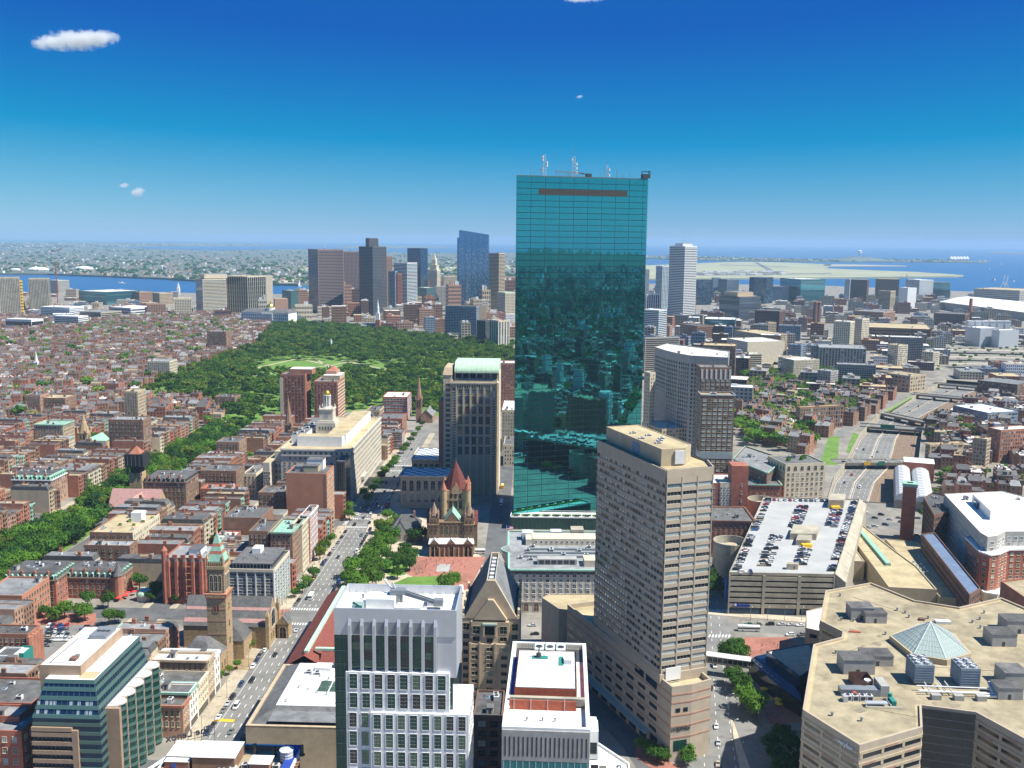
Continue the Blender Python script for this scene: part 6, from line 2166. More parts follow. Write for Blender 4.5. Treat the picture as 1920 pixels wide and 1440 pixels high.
def insurance():
 P=un(659,940)
 h=hat(P,843)
 fz=Fr(toG((P.x,P.y)) and (P.x,P.y))
 A=un(524,843,h)
 Wd=P.x-A.x
 f=Fr((P.x-Wd*math.cos(ALPHA),P.y+Wd*math.sin(ALPHA)))
 D=150.0
 root=thing('insurance_building','massive pale stone office block with stepped white attic and a gold domed clock tower','office block',(*f.p(0,0),0))
 poly=f.r(0,Wd,0,D)
 sh=MB()
 pshell(sh,poly,0,h-1,1,.7)
 sh.build('wall',LIM,root)
 part(root,'roof',TNR, lambda b:b.cap(inset(poly,.7),h-1))
 for z in (h-6.2,h-1.6):
  part(root,'cornice',SGR, lambda b:[slb(b,a,c,z,z+.9,.7) for a,c in edg(poly)])
 fc=Fac(fh=4.2,sp=4.3,wr=.36,hr=.5,frame=LIM,z0=2,ztop=1.5,m0=1,m1=1)
 addw(root,edg(poly)[:2],fc,h,0,True)
 part(root,'wing',[LIM,TNR], lambda b:(b.walls(f.r(-8.5,0,12,D-10),0,h-5,0),b.cap(f.r(-8.5,0,12,D-10),h-5,1)))
 part(root,'side_wing',[LIM,TNR], lambda b:(b.walls(f.r(-14,-8.5,-4,40),0,h-11,0),b.cap(f.r(-14,-8.5,-4,40),h-11,1)))
 for k in range(5):
  for j in range(3):
   inst(WIN_,wmesh(1.5,2.2,LIM,GNV,1,1,True),root,f.p3(-12.8+j*1.9,-4.02,6+k*4.3),f.a)
   inst(WIN_,wmesh(1.5,2.2,LIM,GNV,1,1,True),root,f.p3(-7.3+j*2.6,11.98,6+k*5),f.a)
 z=h-.98
 part(root,'attic',[WPT,TNR], lambda b:(b.walls(f.r(10,Wd-10,14,26),z,z+8.5,0),b.cap(f.r(10,Wd-10,14,26),z+8.5,1)))
 part(root,'attic',[WPT,TNR], lambda b:(b.walls(f.r(Wd-24,Wd-8,22,D-12),z,z+8.8,0),b.cap(f.r(Wd-24,Wd-8,22,D-12),z+8.8,1)))
 part(root,'light_court','glass_roof', lambda b:b.cap(f.r(10,Wd-24,28,44),z+5))
 part(root,'attic_wing',[WPT,GRF], lambda b:(b.walls(f.r(2,12,26,110),z,z+6.5,0),b.cap(f.r(2,12,26,110),z+6.5,1)))
 for i in range(6):
  inst('air_unit',AC,root,f.p3(4+(i%2)*4,32+i*9,z+6.5),0,(1.8,1.8,1.6))
 cx,cy=Wd*.42,66
 C=f.p(cx,cy)
 C3=Vector((C[0],C[1],0))
 zt=hat(C3,732)
 zb=z
 hh=zt-zb
 z1,z2,z3,z4=zb+hh*.50,zb+hh*.60,zb+hh*.80,zb+hh*.88
 part(root,'tower_base',LIM, lambda b:(b.prism(f.r(cx-8.5,cx+8.5,cy-8.5,cy+8.5),zb,zb+hh*.3),b.prism(f.r(cx-7.5,cx+7.5,cy-7.5,cy+7.5),zb+hh*.3,zb+hh*.34)))
 part(root,'clock_stage',LIM, lambda b:(b.prism(f.r(cx-6,cx+6,cy-6,cy+6),zb+hh*.34,z1+3),b.prism(f.r(cx-6.6,cx+6.6,cy-6.6,cy+6.6),z1+3,z1+4)))
 part(root,'clock_face',[SGR,BNT], lambda b:(b.prism(ngon((0,0),1,3),-50,-49,0) if False else None,b.face([f.p3(cx+2.4*math.cos(2*math.pi*i/16),cy-6.08,zb+hh*.44+2.4*math.sin(2*math.pi*i/16)) for i in range(16)],0),b.face([f.p3(cx-.15,cy-6.14,zb+hh*.44),f.p3(cx+.15,cy-6.14,zb+hh*.44),f.p3(cx+.1,cy-6.14,zb+hh*.44+2)],1),b.face([f.p3(cx,cy-6.15,zb+hh*.44-.15),f.p3(cx+1.4,cy-6.15,zb+hh*.44),f.p3(cx,cy-6.15,zb+hh*.44+.15)],1)))
 for s1,s2 in ((-1,-1),(1,-1),(1,1),(-1,1)):
  part(root,'urn',LIM, lambda b:b.cone(ngon(f.p(cx+s1*5.5,cy+s2*5.5),.9,6),z1+4,f.p3(cx+s1*5.5,cy+s2*5.5,z1+8)))
 part(root,'lantern_base',LIM, lambda b:b.taper(ngon(C,5,12),z1+4,ngon(C,3.6,12),z3-6))
 part(root,'lantern',SGR, lambda b:b.prism(ngon(C,2.0,8),z3-6,z4))
 for i in range(8):
  a_=2*math.pi*i/8
  part(root,'lantern_column',WPT, lambda b:b.prism(ngon((C[0]+2.9*math.cos(a_),C[1]+2.9*math.sin(a_)),.42,6),z3-6,z4))
 part(root,'lantern_cornice',WPT, lambda b:b.prism(ngon(C,3.5,12),z4,z4+.7))
 def dome(b):
  n=6
  for k in range(n):
   a0,a1=math.pi/2*k/n,math.pi/2*(k+1)/n
   b.taper(ngon(C,3.1*math.cos(a0),14),z4+.7+4.2*math.sin(a0),ngon(C,max(.02,3.1*math.cos(a1)),14),z4+.7+4.2*math.sin(a1),cap=False)
 part(root,'gold_dome','gold',dome)
 part(root,'entrance_canopy',SGR, lambda b:b.prism(f.r(Wd,Wd+2.5,44,62),7,10))
 for i in range(5):
  inst('tower_window',wmesh(1.3,3.0,LIM,GDK,1,1,False),root,f.p3(cx-5+i*2.5,cy-8.52,zb+hh*.18),f.a)
 occ_(f.r(-15,Wd+3,-5,D),1)
insurance()
r,pl,q=gb('blank_wall_block','brick block with a tall blank orange party wall and dark roof sheds',BLD,536,612,889,41,26,'brick_orange','slate',Fac(fh=3.7,sp=3.4,wr=.5,hr=.5,frame=SCR),clut=4,fac_edges=[1],hatch=0)
g=Fr(pl[0])
part(r,'corner_pier',BBR, lambda b:b.prism(g.r((Vector(pl[1])-Vector(pl[0])).length-2,(Vector(pl[1])-Vector(pl[0])).length+.05,-.1,0),0,41))
for x0,x1,y0,y1,z1,m in ((11,22,8,16,4.5,'tan_precast'),(4,12,10,20,3.5,'concrete_grey'),(12,24,16,25,7.5,WPT)):
 part(r,'roof_shed',[m,'slate'], lambda b:(b.walls(g.r(x0,x1,y0,y1),41,41+z1,0),b.cap(g.r(x0-.3,x1+.3,y0-.3,y1+.3),41+z1+.1,1)))
gb('dark_ribbed_slab','narrow dark ribbed metal slab behind the orange brick wall',BLD,630,646,867,41,22,DMT,'slate',Fac(fh=3.7,sp=1.6,wr=.5,hr=.9,frame=DMT,glass=(GDK,)),sep=False,clut=0)
r,pl,q=gb('gridded_office','grey green gridded office block with white piers and a dark flat roof','office block',428,513,1070,24,34,'spandrel_pale','slate',None,clut=0)
w_=(Vector(pl[1])-Vector(pl[0])).length
g=Fr(pl[0])
for k in range(6):
 z=3.4+k*3.45
 for j in range(5):
  for i in range(2):
   win2(WIN_,(w_/5*.42,1.6,STW,rnd.choice((GDK,GSK,GNV)),2,0,False),r,g.p3((j+.28+i*.45)*w_/5,0,z+1.2),g.a)
 for j in range(6):
  win2(WIN_,(4.2,1.6,STW,rnd.choice((GDK,GSK)),3,0,False),r,g.p3(w_,2.9+j*5.6,z+1.2),g.a+math.pi/2)
for j in range(6):
 part(r,'pier','white_panel', lambda b:b.prism(g.r(j*w_/5-.35,j*w_/5+.35,-.45,0),0,24.9))
for j in range(7):
 part(r,'pier','white_panel', lambda b:b.prism(g.r(w_,w_+.45,j*33.4/6,j*33.4/6+.7),0,24.9))
part(r,'fascia',SCR, lambda b:[slb(b,a,c,23.6,25.4,.6) for a,c in edg(pl)])
part(r,'penthouse',[GDK,'slate'], lambda b:(b.walls(g.r(1.5,w_-2.5,3.5,32),24,27.4,0),b.cap(g.r(.8,w_-1.6,2.6,33),27.7,1),b.walls(g.r(.8,w_-1.6,2.6,33),27.2,27.7,1)))
for j in range(12):
 part(r,'penthouse_post',STW, lambda b:b.prism(g.r(1.6+j*(w_-4.4)/11,1.9+j*(w_-4.4)/11,3.2,3.5),24,27.3))
part(r,'lift_house',WPT, lambda b:b.prism(g.r(8,13,20,27),27.72,31))
for j in range(6):
 inst('vent',VENT,r,g.p3(6+j*2,10+(j*7%9),27.72))
gb('brown_loft','dark brown brick loft building with paired windows behind the gridded office',BLD,466,502,998,30,26,BBR,'slate',FB,clut=4)
gb('brown_loft','brown brick loft with green copper roof trim facing the avenue',BLD,507,548,1000,31,30,BBR,'copper',FB,clut=3,cornice='copper')
gb('cream_loft','tall cream stone loft with a row of arched upper windows on the avenue',BLD,549,566,985,31,24,SCR,TRF,FC,clut=2,cornice=SCR)
gb('striped_loft','red and white striped brick loft on the avenue',BLD,566,580,968,32,24,BRR,GRF,Fac(fh=3.6,sp=2.4,wr=.62,hr=.6,frame=WPT),clut=2,cornice=WPT)
gb('broad_brick_hall','broad brown brick hall with stepped party wall and grey skylit roof',BLD,418,490,972,22,30,BBR,'slate',None,clut=8)
gb('low_brick_shop','low dark brick shop building with red side wall',BLD,400,438,1010,13,16,BRR,DWR,FB,clut=5)
gb('brick_warehouse','brown brick block with sheds on its roof below the orange wall',BLD,484,532,925,20,22,BBR,TRF,FB,clut=6)
r,pl,q=gb('romanesque_flats','ornate red brick apartment house with stepped parapet and fire escapes','apartment house',307,384,1048,27,26,BRR,GRF,Fac(fh=4.2,sp=3.0,wr=.42,hr=.5,frame=BRR,glass=(GDK,GNV)),clut=6)
g=Fr(pl[0])
w_=(Vector(pl[1])-Vector(pl[0])).length
for j in range(5):
 part(r,'stepped_gable',BRR, lambda b:b.prism(g.r(.3+j*w_/5,.3+(j+.55)*w_/5,-.3,.8),27,29.6))
 part(r,'oriel_bay',[BRR,'slate'], lambda b:(b.prism([g.p(1+j*w_/5,0),g.p(1.6+j*w_/5,-1.1),g.p(3.2+j*w_/5,-1.1),g.p(3.8+j*w_/5,0)],4,26,0),b.cone([g.p(1+j*w_/5,0),g.p(1.6+j*w_/5,-1.1),g.p(3.2+j*w_/5,-1.1),g.p(3.8+j*w_/5,0)],26,g.p3(2.4+j*w_/5,.4,29),1)))
for k in range(6):
 part(r,'fire_escape','rust_track', lambda b:(b.prism(g.r(w_*.52,w_*.66,-2.0,-1.2),3.5+k*3.9,3.62+k*3.9),b.bar(g.p3(w_*.52,-1.6,3.6+k*3.9),g.p3(w_*.66,-1.6,7.4+k*3.9),.12)))
part(r,'corner_turret',[BRR,'terracotta'], lambda b:(b.prism(ngon(g.p(.3,.3),1.8,8),0,32,0),b.cone(ngon(g.p(.3,.3),2,8),32,g.p3(.3,.3,35),1)))
part(r,'penthouse',[WPT,'slate'], lambda b:(b.walls(g.r(12,19,8,18),27,30.5,0),b.cap(g.r(11.6,19.4,7.6,18.4),30.6,1)))
r,pl,q=gb('cream_apartment_block','seven storey apartment block with brown end wall and cream window facade','apartment house',168,248,1000,25,44,BBR,TNR,Fac(fh=3.4,sp=4.6,wr=.3,hr=.5),clut=4,fac_edges=[0])
w_=(Vector(pl[1])-Vector(pl[0])).length
g=Fr(pl[0])
part(r,'cream_facade',SCR, lambda b:b.prism(g.r(w_,w_+.5,0,44),0,26.2))
addw(r,[(g.p(w_+.5,0),g.p(w_+.5,44))],Fac(fh=3.3,sp=3.2,wr=.42,hr=.55,frame=SCR,z0=4),25.4,0,True)
part(r,'roof_hut',WPT, lambda b:b.prism(g.r(16,23,26,33),25,31.5))
for j in range(6):
 part(r,'roof_planter',['deck_wood','foliage_bright'], lambda b:(b.box(g.p(12+j*3,18+(j%3)*8),2.2,1.2,25.02,25.7,0,0),b.box(g.p(12+j*3,18+(j%3)*8),2.0,1.0,25.7,26.6,.4,1)))
gb('brown_annex_flats','lower brown brick wing with white framed windows in front of the cream block','apartment house',158,243,1024,21,12,BBR,GRF,Fac(fh=3.5,sp=4.2,wr=.28,hr=.5),clut=6)
for (x0,x1,y,h0,h1,dep,nm,lab,wl_,dmm) in ((6,104,1086,16,20,24,'mansard_club','red brick club house with a dark mansard and row of pale green dormers',BRR,'copper'),(124,222,1082,13,17,20,'turreted_terrace','victorian brick terrace with slate mansard, dormers and a pointed corner turret','brick','copper'),(21,96,899,21,24.5,26,'pink_mansard_flats','pink brick apartment house with a green copper mansard beside the tree lined mall','brick_pink','copper'),(268,348,903,25,28,28,'brown_mansard_flats','brown brick apartment block with slate attic storey behind the pink roofed church',BBR,'slate')):
 pl=ccw(gbox(x0,x1,y,h0,dep))
 c=cen(pl)
 r=thing(nm,lab,'apartment house' if 'flats' in nm else 'house',(c.x,c.y,0))
 part(r,'wall',wl_, lambda b:b.walls(pl,0,h0))
 mansard(r,pl,h0,h1,1.6,'copper' if 'pink' in nm else 'slate',TRF,3.4,dmm)
 addw(r,edg(pl),Fac(fh=3.5,sp=3.2,wr=.4,hr=.55,z0=1.5),h0,0,True)
 part(r,'cornice','brownstone' if wl_!='brick_pink' else WPT, lambda b:[slb(b,a,d,h0-.6,h0+.1,.6) for a,d in edg(pl)])
 clut_(r,inset(pl,2),h1,7)
 g=Fr(pl[0] if pl[0][1]<=pl[2][1] else pl[2])
 w_=(Vector(pl[1])-Vector(pl[0])).length
 for j in range(4):
  ch=Vector(pl[0]).lerp(Vector(pl[1]),(j+.4)/4)
  inst('chimney',CHIM['brick'],r,(ch.x,ch.y+1,h0+.4),0,(1.3,.8,1.6))
 if 'turret' in nm:
  p=pl[1]
  part(r,'corner_turret',['brick','slate'], lambda b:(b.prism(ngon(p,3.0,10),0,h0+2,0),b.cone(ngon(p,3.4,10),h0+2,(p[0],p[1],h0+10),1)))
  part(r,'gabled_bay',['brick','slate'], lambda b:(b.prism(gslice(pl,.68,.86,-1.5),0,h0+1,0),b.cone(gslice(pl,.66,.88,-1.7),h0+1,(*Vector(pl[0]).lerp(Vector(pl[1]),.77),h0+6.5),1))) if False else None
 occ_(pl,1)
gb('brick_gable_end','tall red brick gable end with grey roof at the edge of the car park',BLD,-40,41,1118,18,30,'brick_orange',GRF,FB,clut=2)
r,pl,q=gb('bow_front_terrace','red brick terrace with bowed fronts and chimneys beside the car park','house',-60,52,1190,17,12,'brick','slate',FB,clut=5)
for j in range(4):
 p=Vector(pl[1]).lerp(Vector(pl[2]),(j+.5)/4)
 part(r,'bow_bay','brick', lambda b:b.prism(ngon(p,2.0,10),0,16.5))
gb('white_rear_house','narrow white rendered house beside the green netting','house',-12,24,1232,14,10,WPT,'slate',FB,clut=1)
r,pl,q=gb('netted_house','small house wrapped in dark green scaffold netting with a white covered top','house',25,44,1228,13,9,'green_net',WRF,None,clut=0)
gb('dark_roof_block','low building with a broad black flat roof and brick front',BLD,-120,60,1318,17,24,BRR,TRF,FB,clut=6)
gb('red_brick_block','red brick block with pale lintels beside the green glass office',BLD,-140,40,1370,24,14,BRR,GRF,Fac(fh=4,sp=4,wr=.4,hr=.5,frame=SCR),clut=3)
gb('brick_stub','red brick building with an orange crate on its roof',BLD,-60,36,1345,26,10,BRR,GRF,FB,clut=1)
def small_church(label,sx,sy_top,sy_base,w,stone,roofm,body=(28,14),green=False):
 P=un(sx,sy_base)
 ht=hat(P,sy_top)
 f=Fr((P.x-w/2,P.y))
 root=thing('spired_church',label,'church',(P.x,P.y,0))
 hb_=ht*.46
 part(root,'tower',stone, lambda b:(b.prism(f.r(0,w,0,w),0,hb_),b.prism(f.r(-.3,w+.3,-.3,w+.3),hb_,hb_+.8)))
 part(root,'spire',stone if not green else 'copper', lambda b:b.cone(ngon(f.p(w/2,w/2),w*.56,8,math.pi/8),hb_+.8,f.p3(w/2,w/2,ht)))
 for x,y in ((0,0),(w,0),(w,w),(0,w)):
  part(root,'pinnacle',stone, lambda b:b.cone(ngon(f.p(x,y),w*.14,6),hb_+.8,f.p3(x,y,hb_+w*.9)))
 for i in range(2):
  inst('belfry_arch',amesh(w*.22,hb_*.26,stone,BNT),root,f.p3(w*(.3+.4*i),-.02,hb_*.66),f.a)
  inst('belfry_arch',amesh(w*.22,hb_*.26,stone,BNT),root,f.p3(w+.02,w*(.3+.4*i),hb_*.66),f.a+math.pi/2)
 L,B_=body
 gwall(root,f,w,w+B_,-L*.3,L*.7,0,8,15,stone,'y','nave_wall')
 hroof(root,f,w,w+B_,-L*.3,L*.7,8,15.2,roofm,'y',.5,'nave_roof')
 occ_(f.r(-1,w+B_,-L*.3,L*.7),1)
 return root,f,ht
small_church('tan stone church with a tall spire and pale copper wings among the houses',156,776,845,9,SND,'copper')
r,f,ht=small_church('brown stone church with a slender dark gothic spire before the public garden',541,742,845,7,'brownstone','slate',(40,16))
small_church('brown stone church with tall spire at the corner of the public garden',785,703,790,7,'brownstone',GRF,(34,14))
small_church('little white steepled church among the hillside houses',68,658,700,5,WPT,GRF,(14,8))
def rose_church():
 P=W(230,975)
 f=Fr((P[0],P[1]))
 root=thing('rose_roof_church','stone church with broad rose pink slate roofs and a round gable window','church',(*f.p(0,0),0))
 gwall(root,f,-12,26,4,22,0,9,21,SND,'x','nave_wall')
 hroof(root,f,-12,25.8,4,22,9,21.2,'rose_slate','x',.4,'nave_roof')
 gwall(root,f,4,18,-6,14,0,9,19,BBR,'y','transept_wall')
 hroof(root,f,4,18,-5.8,14,9,19.2,'rose_slate','y',.4,'transept_roof')
 inst('rose_window',amesh(4.6,5.6,SCR,GNV),root,f.p3(26.02,13,7),f.a+math.pi/2)
 for x in (5,17.5):
  part(root,'chimney',BBR, lambda b:b.prism(f.r(x,x+1.2,-7,-5.8),0,15))
 for i in range(3):
  inst(WIN_,wmesh(1,2.4,SND,GDK,0,1,True),root,f.p3(7+i*4,-6.02,4.5),f.a)
 occ_(f.r(-13,27,-7,24),1)
 P=un(256,940)
 g=Fr((P.x-6,P.y))
 hh=hat(P,838)
 r2=thing('scaffolded_tower','stone church tower with its top wrapped in black scaffold netting under a red cap','tower',(P.x,P.y,0))
 part(r2,'stone_shaft',SND, lambda b:b.prism(g.r(1,11,0,10),0,hh*.52))
 for i in range(6):
  part(r2,'scaffold_leg',BNT, lambda b:b.bar(g.p3(.3+(i%3)*5.6,-.6+(i//3)*11,hh*.48),g.p3(.3+(i%3)*5.6,-.6+(i//3)*11,hh*.66),.35))
 part(r2,'inner_stage',BNT, lambda b:b.prism(g.r(2,10,1,9),hh*.5,hh*.68))
 part(r2,'netting',BNT, lambda b:b.prism(g.r(-1.5,13.5,-2,12),hh*.64,hh*.87))
 for i in range(4):
  part(r2,'scaffold_tube',GMT, lambda b:b.bar(g.p3(1+i*3.2,-2.1,hh*.66),g.p3(1+i*3.2,-2.1,hh*.85),.14))
 part(r2,'cap','terracotta', lambda b:b.cone(g.r(1.5,10.5,0,10),hh*.87,g.p3(6,5,hh)))
 occ_(g.r(-2,14,-2,12),1)
rose_church()
for (nm,lab,x0,x1,y,h,dep,wl_,rf) in (('brown_apartment_tower','tall brown brick apartment block with dark vertical recesses beside the mall trees',203,268,788,36,20,BBR,GRF),('tan_apartment_tower','slim tan apartment tower with rooftop block by the public garden',232,258,735,42,22,STN,TNR),('wide_tan_flats','wide tan brick apartment block with pale green roof edge',64,118,797,24,24,STN,'copper'),('red_mansard_flats','dark red brick house with a black mansard on the corner',8,50,812,18,20,'brick','slate'),('pink_tall_flats','pinkish brick apartment block rising above the roofs',46,75,742,26,22,'brick_pink',TRF),('long_brown_flats','long brown brick block with flat roof in the terraces',79,122,747,22,28,BBR,TNR),('cream_corner_flats','cream stone apartment block with a heavy cornice by the garden gate',276,318,678,30,30,SCR,GRF),('red_brick_hotel_flats','red brick corner block beside the cream apartment house',190,222,720,20,20,BRR,TRF),('brick_twin_flats','pair of tall brown brick apartment houses on the hill',388,424,622,40,30,BBR,GRF),('orange_edge_flats','brown brick block with orange trim on the garden corner',402,440,745,18,24,BBR,TRF),('stone_mansion','wide stone fronted mansion among the terraces near the spire',405,448,830,18,24,'brownstone','slate'),('red_gabled_house','red house with orange tiled gables beside the side street',375,434,918,15,18,BRR,'terracotta'),('brown_party_wall','plain brown brick party wall building with white panel',376,442,884,24,24,BBR,'slate'),('cream_shops','cream stone shops with large upper windows on the side street',455,480,890,17,30,SCR,TRF)):
 gb(nm,lab,'apartment house' if 'flats' in nm or 'tower' in nm else 'house',x0,x1,y,h,dep,wl_,rf,FB,True,5,cornice='copper' if rf=='copper' else None,limit=150)
for (lab,x0,x1,y,yb,dep,wl_) in (('brown brick tower with a cream corner strip and stacked penthouse by the garden',526,572,703,800,26,'brick'),('broad brown brick hotel tower with a cream banded flank by the garden',588,633,716,800,40,'brick')):
 P=un(x1,yb)
 h=hat(P,y)
 r,pl,q=bldg('garden_tower',lab,'tower',gbox(x0,x1,y,h,dep),h,wl_,GRF,Fac(fh=3.3,sp=3.6,wr=.42,hr=.5,frame='brick',z0=2),sep=True,clut=2)
 w_=(Vector(pl[1])-Vector(pl[0])).length
 g=Fr(pl[0])
 part(r,'upper_block',['brick' if x0<550 else STN,WRF], lambda b:(b.walls(g.r(w_*.3,w_+(6 if x0<550 else 0),dep*.3,dep),h,h+6,0),b.cap(g.r(w_*.3,w_+(6 if x0<550 else 0),dep*.3,dep),h+6,1)))
 if x0>550:
  part(r,'penthouse',['brick_pink','terracotta'], lambda b:(b.prism(g.r(w_*.35,w_*.8,dep*.5,dep),h+6,h+10,0),b.cone(g.r(w_*.4,w_*.75,dep*.6,dep),h+10,g.p3(w_*.57,dep*.8,h+15),1)))
  part(r,'cream_flank',SCR, lambda b:[slb(b,g.p(w_,0),g.p(w_,dep),h*k/14,h*(k+.45)/14,.12) for k in range(14)])
 else:
  part(r,'corner_strip',SCR, lambda b:b.prism(g.r(-1,2.6,-.5,4),0,h-3))
for (lab,x0,x1,y,h,dep,wl_,rf,fa) in (('glass topped brick office with a bright white roof by the garden',717,763,745,27,40,BRR,WRF,FO),('red brick corner block with mansard attic on the avenue',706,754,786,21,36,BRR,TRF,FB),('dark bay fronted block with a black ground floor on the avenue',713,753,812,17,22,BDK,'slate',FO),('tan brick shops with striped bays further along the avenue',688,712,770,18,30,STN,TRF,FB)):
 gb('avenue_block',lab,BLD,x0,x1,y,h,dep,wl_,rf,fa,True,5,limit=120)
gb('rear_brick_tower','red brick tower with white trim squeezed behind the barrel roof tower','tower',936,970,682,60,30,'brick',DWR,FBT,True,3,limit=60)
gb('cream_side_block','narrow cream block with stepped white roofs beside the mirror tower',BLD,941,968,770,42,60,SCR,WRF,FC,True,4,limit=80)
gb('shade_block','low brick and cream block deep between the towers',BLD,944,966,835,20,40,SCR,TRF,FC,False,3)
for lab,t0,t1,h,wl_,rf,co in (('narrow pale pink shop house beside the green glass bays',396,404,14,'brick_pink','slate','terracotta'),('white stucco shop house with tall windows on the avenue',404,414,16,WPT,'slate','copper'),('cream stone shop house with long parapet on the avenue',414,428,15,SCR,TRF,SCR),('tall tan shop house with plain brick flank on the avenue',428,437,20,STN,DWR,STN),('white bow fronted shop house next to the bell tower chapel',437,444.5,18,WPT,DWR,WPT)):
 r,pl,q=bldg('avenue_shop',lab,'shop',[tuple(G(17.5,t0+.05)),tuple(G(17.5,t1)),tuple(G(44,t1)),tuple(G(44,t0+.05))],h,wl_ if 'tall tan' not in lab else STN,rf,Fac(fh=3.7,sp=2.4,wr=.42,hr=.55,frame=SCR,z0=4),sep=True,clut=3,cornice=co)
 part(r,'shop_front',GDK, lambda b:b.prism(ccw([tuple(G(17.42,t0+1)),tuple(G(17.42,t1-.8)),tuple(G(17.5,t1-.8)),tuple(G(17.5,t0+1))]),.4,3.4))
 if wl_!='brick_pink':
  part(r,'party_wall',BBR, lambda b:b.prism(ccw([tuple(G(18.5,t0-.02)),tuple(G(44,t0-.02)),tuple(G(44,t0+.05)),tuple(G(18.5,t0+.05))]),0,h+.8))
def tw(name,label,xl,xm,xr,yt,yb,wall,roof=GRF,fac=None,cat=BLD,sep=False,clut=3,ratio=1.0,group=None,ph=.8,limit=120,cornice=None):
 pl,h=tplan(xl,xm,xr,yt,yb,ratio)
 return bldg(name,label,cat,pl,h,wall,roof,fac,sep=sep,clut=clut,group=group,ph=ph,limit=limit,cornice=cornice)+(h,)
def right_complex():
 h=99.0
 pts=[W(*p,h) for p in ((1228,652),(1250,659),(1272,664),(1294,668),(1330,670),(1366,672))]
 back=[(pts[-1][0]+14,pts[-1][1]+60),(pts[0][0]+20,pts[0][1]+40)]
 pl=ccw(pts+back)
 bldg('curved_office','pale grey curved office tower with a gridded stone front and white roof plant','office block',pl,h,SGR,DWR,Fac(fh=4.2,sp=3.6,wr=.5,hr=.62,frame=SGR,glass=(GDK,GNV,GDK,GBL),z0=3,ztop=7),sep=True,clut=6)
 cr=bpy.context.scene.collection.objects[-1]
 gf=Fac(fh=3.5,sp=4.6,wr=.6,hr=.52,frame=SCR,glass=('glass_pale',GDK,GSK,'glass_pale'),mull=2,trans=0,z0=3,ztop=9)
 r,p,q=bldg('stepped_brick_tower','slender brick tower with pale bays, taller rear step and white fins at the top','tower',gbox(1313,1372,690,101,24),101,BBR,GRF,gf,sep=True,clut=4)
 g=Fr(p[0])
 w_=(Vector(p[1])-Vector(p[0])).length
 for j in range(7):
  part(r,'crown_fin',STW, lambda b:b.prism(g.r(1+j*(w_-3)/6,2.6+j*(w_-3)/6,-.3,0),91,100))
 pl2=gbox(1315,1378,742,84,16)
 g2=Fr(pl2[0])
 w2=(Vector(pl2[1])-Vector(pl2[0])).length
 part(r,'front_step',BBR, lambda b:b.walls(pl2,0,85))
 part(r,'front_step_roof','gravel_roof', lambda b:b.cap(pl2,84))
 part(r,'front_coping',STW, lambda b:[slb(b,a,c,84.4,85.4,.4) for a,c in edg(pl2)])
 addw(r,edg(pl2),Fac(fh=3.7,sp=4.4,wr=.62,hr=.5,frame=SCR,glass=('glass_pale',GDK,GSK,'glass_pale'),mull=2,trans=0,z0=3,ztop=2),84,0,True,140)
 part(r,'glass_belt','glass_pale', lambda b:[slb(b,a,c,30,36,.25) for a,c in edg(pl2)])
 inst('air_unit',AC,r,g2.p3(w2*.4,8,84.02),0,(3,2,1.5))
 occ_(pl2,1)
 r,p,q=bldg('brick_shaft_block','dark red brick block with an antenna topped shaft and a pale inner court',BLD,gbox(1322,1402,895,43,30),38,BRR,DWR,Fac(fh=3.6,sp=4.2,wr=.22,hr=.45,frame=WPT),sep=True,clut=4)
 g=Fr(p[0])
 w_=(Vector(p[1])-Vector(p[0])).length
 part(r,'tower_shaft',BRR, lambda b:b.prism(g.r(w_*.62,w_+.3,-.6,14),0,52))
 for j in range(6):
  inst('shaft_window',wmesh(.9,1.7,WPT,GDK,0,1,True),r,g.p3(w_*.86,-.62,8+j*6),g.a)
 part(r,'light_court',SCR, lambda b:b.prism(g.r(w_*.36,w_*.61,-.25,4),10,39.4))
 for k in range(7):
  for j in range(3):
   inst('court_window',wmesh(.9,1.6,WPT,GDK,0,1,True),r,g.p3(w_*(.40+.08*j),-.27,13+k*3.7),g.a)
 part(r,'cream_side',SCR, lambda b:b.prism(g.r(-5,0,2,20),0,36))
 for k in range(8):
  part(r,'antenna',STW, lambda b:b.bar(g.p3(w_*(.64+.045*k),2+(k%2)*10,52),g.p3(w_*(.64+.045*k),2+(k%2)*10,54.5+(k%3)),.18))
 bldg('pink_stub_tower','small pink stucco tower block with cream base beside the tall hotel',BLD,gbox(1310,1332,868,46,14),44,'brick_pink',GRF,FB,sep=False,clut=1)
 bldg('old_hotel_block','dark red brick hotel block with rows of small windows behind the spiral ramp','hotel',gbox(1304,1416,972,27,36),25,'brick',TRF,Fac(fh=3.3,sp=3.6,wr=.28,hr=.48,z0=4,ztop=1.5),sep=True,clut=12,cornice=BDK)
 bldg('green_trim_block','low brick block with dark blue green cornice and black roof sheds',BLD,gbox(1402,1466,905,24,26),22,BRR,'slate',FB,sep=True,clut=6,cornice='copper')
 bldg('dark_long_warehouse','long dark brick warehouse with grey roof monitors','warehouse',ccw([W(*p_,31) for p_ in ((1376,862),(1438,888),(1470,862),(1398,838))]),31,BDK,GRF,FB,sep=True,clut=8,cornice='copper')
 r,p,q=bldg('cream_corner_building','cream terracotta corner building with arched top windows and a dark tree planted roof',BLD,tri((1440,856),(1473,872),(1532,862),36),36,SCR,'slate',Fac(fh=4,sp=4.4,wr=.42,hr=.5,frame=SCR,z0=5,ztop=6),sep=True,clut=3)
 aw=amesh(2.4,3.8,SCR,GDK)
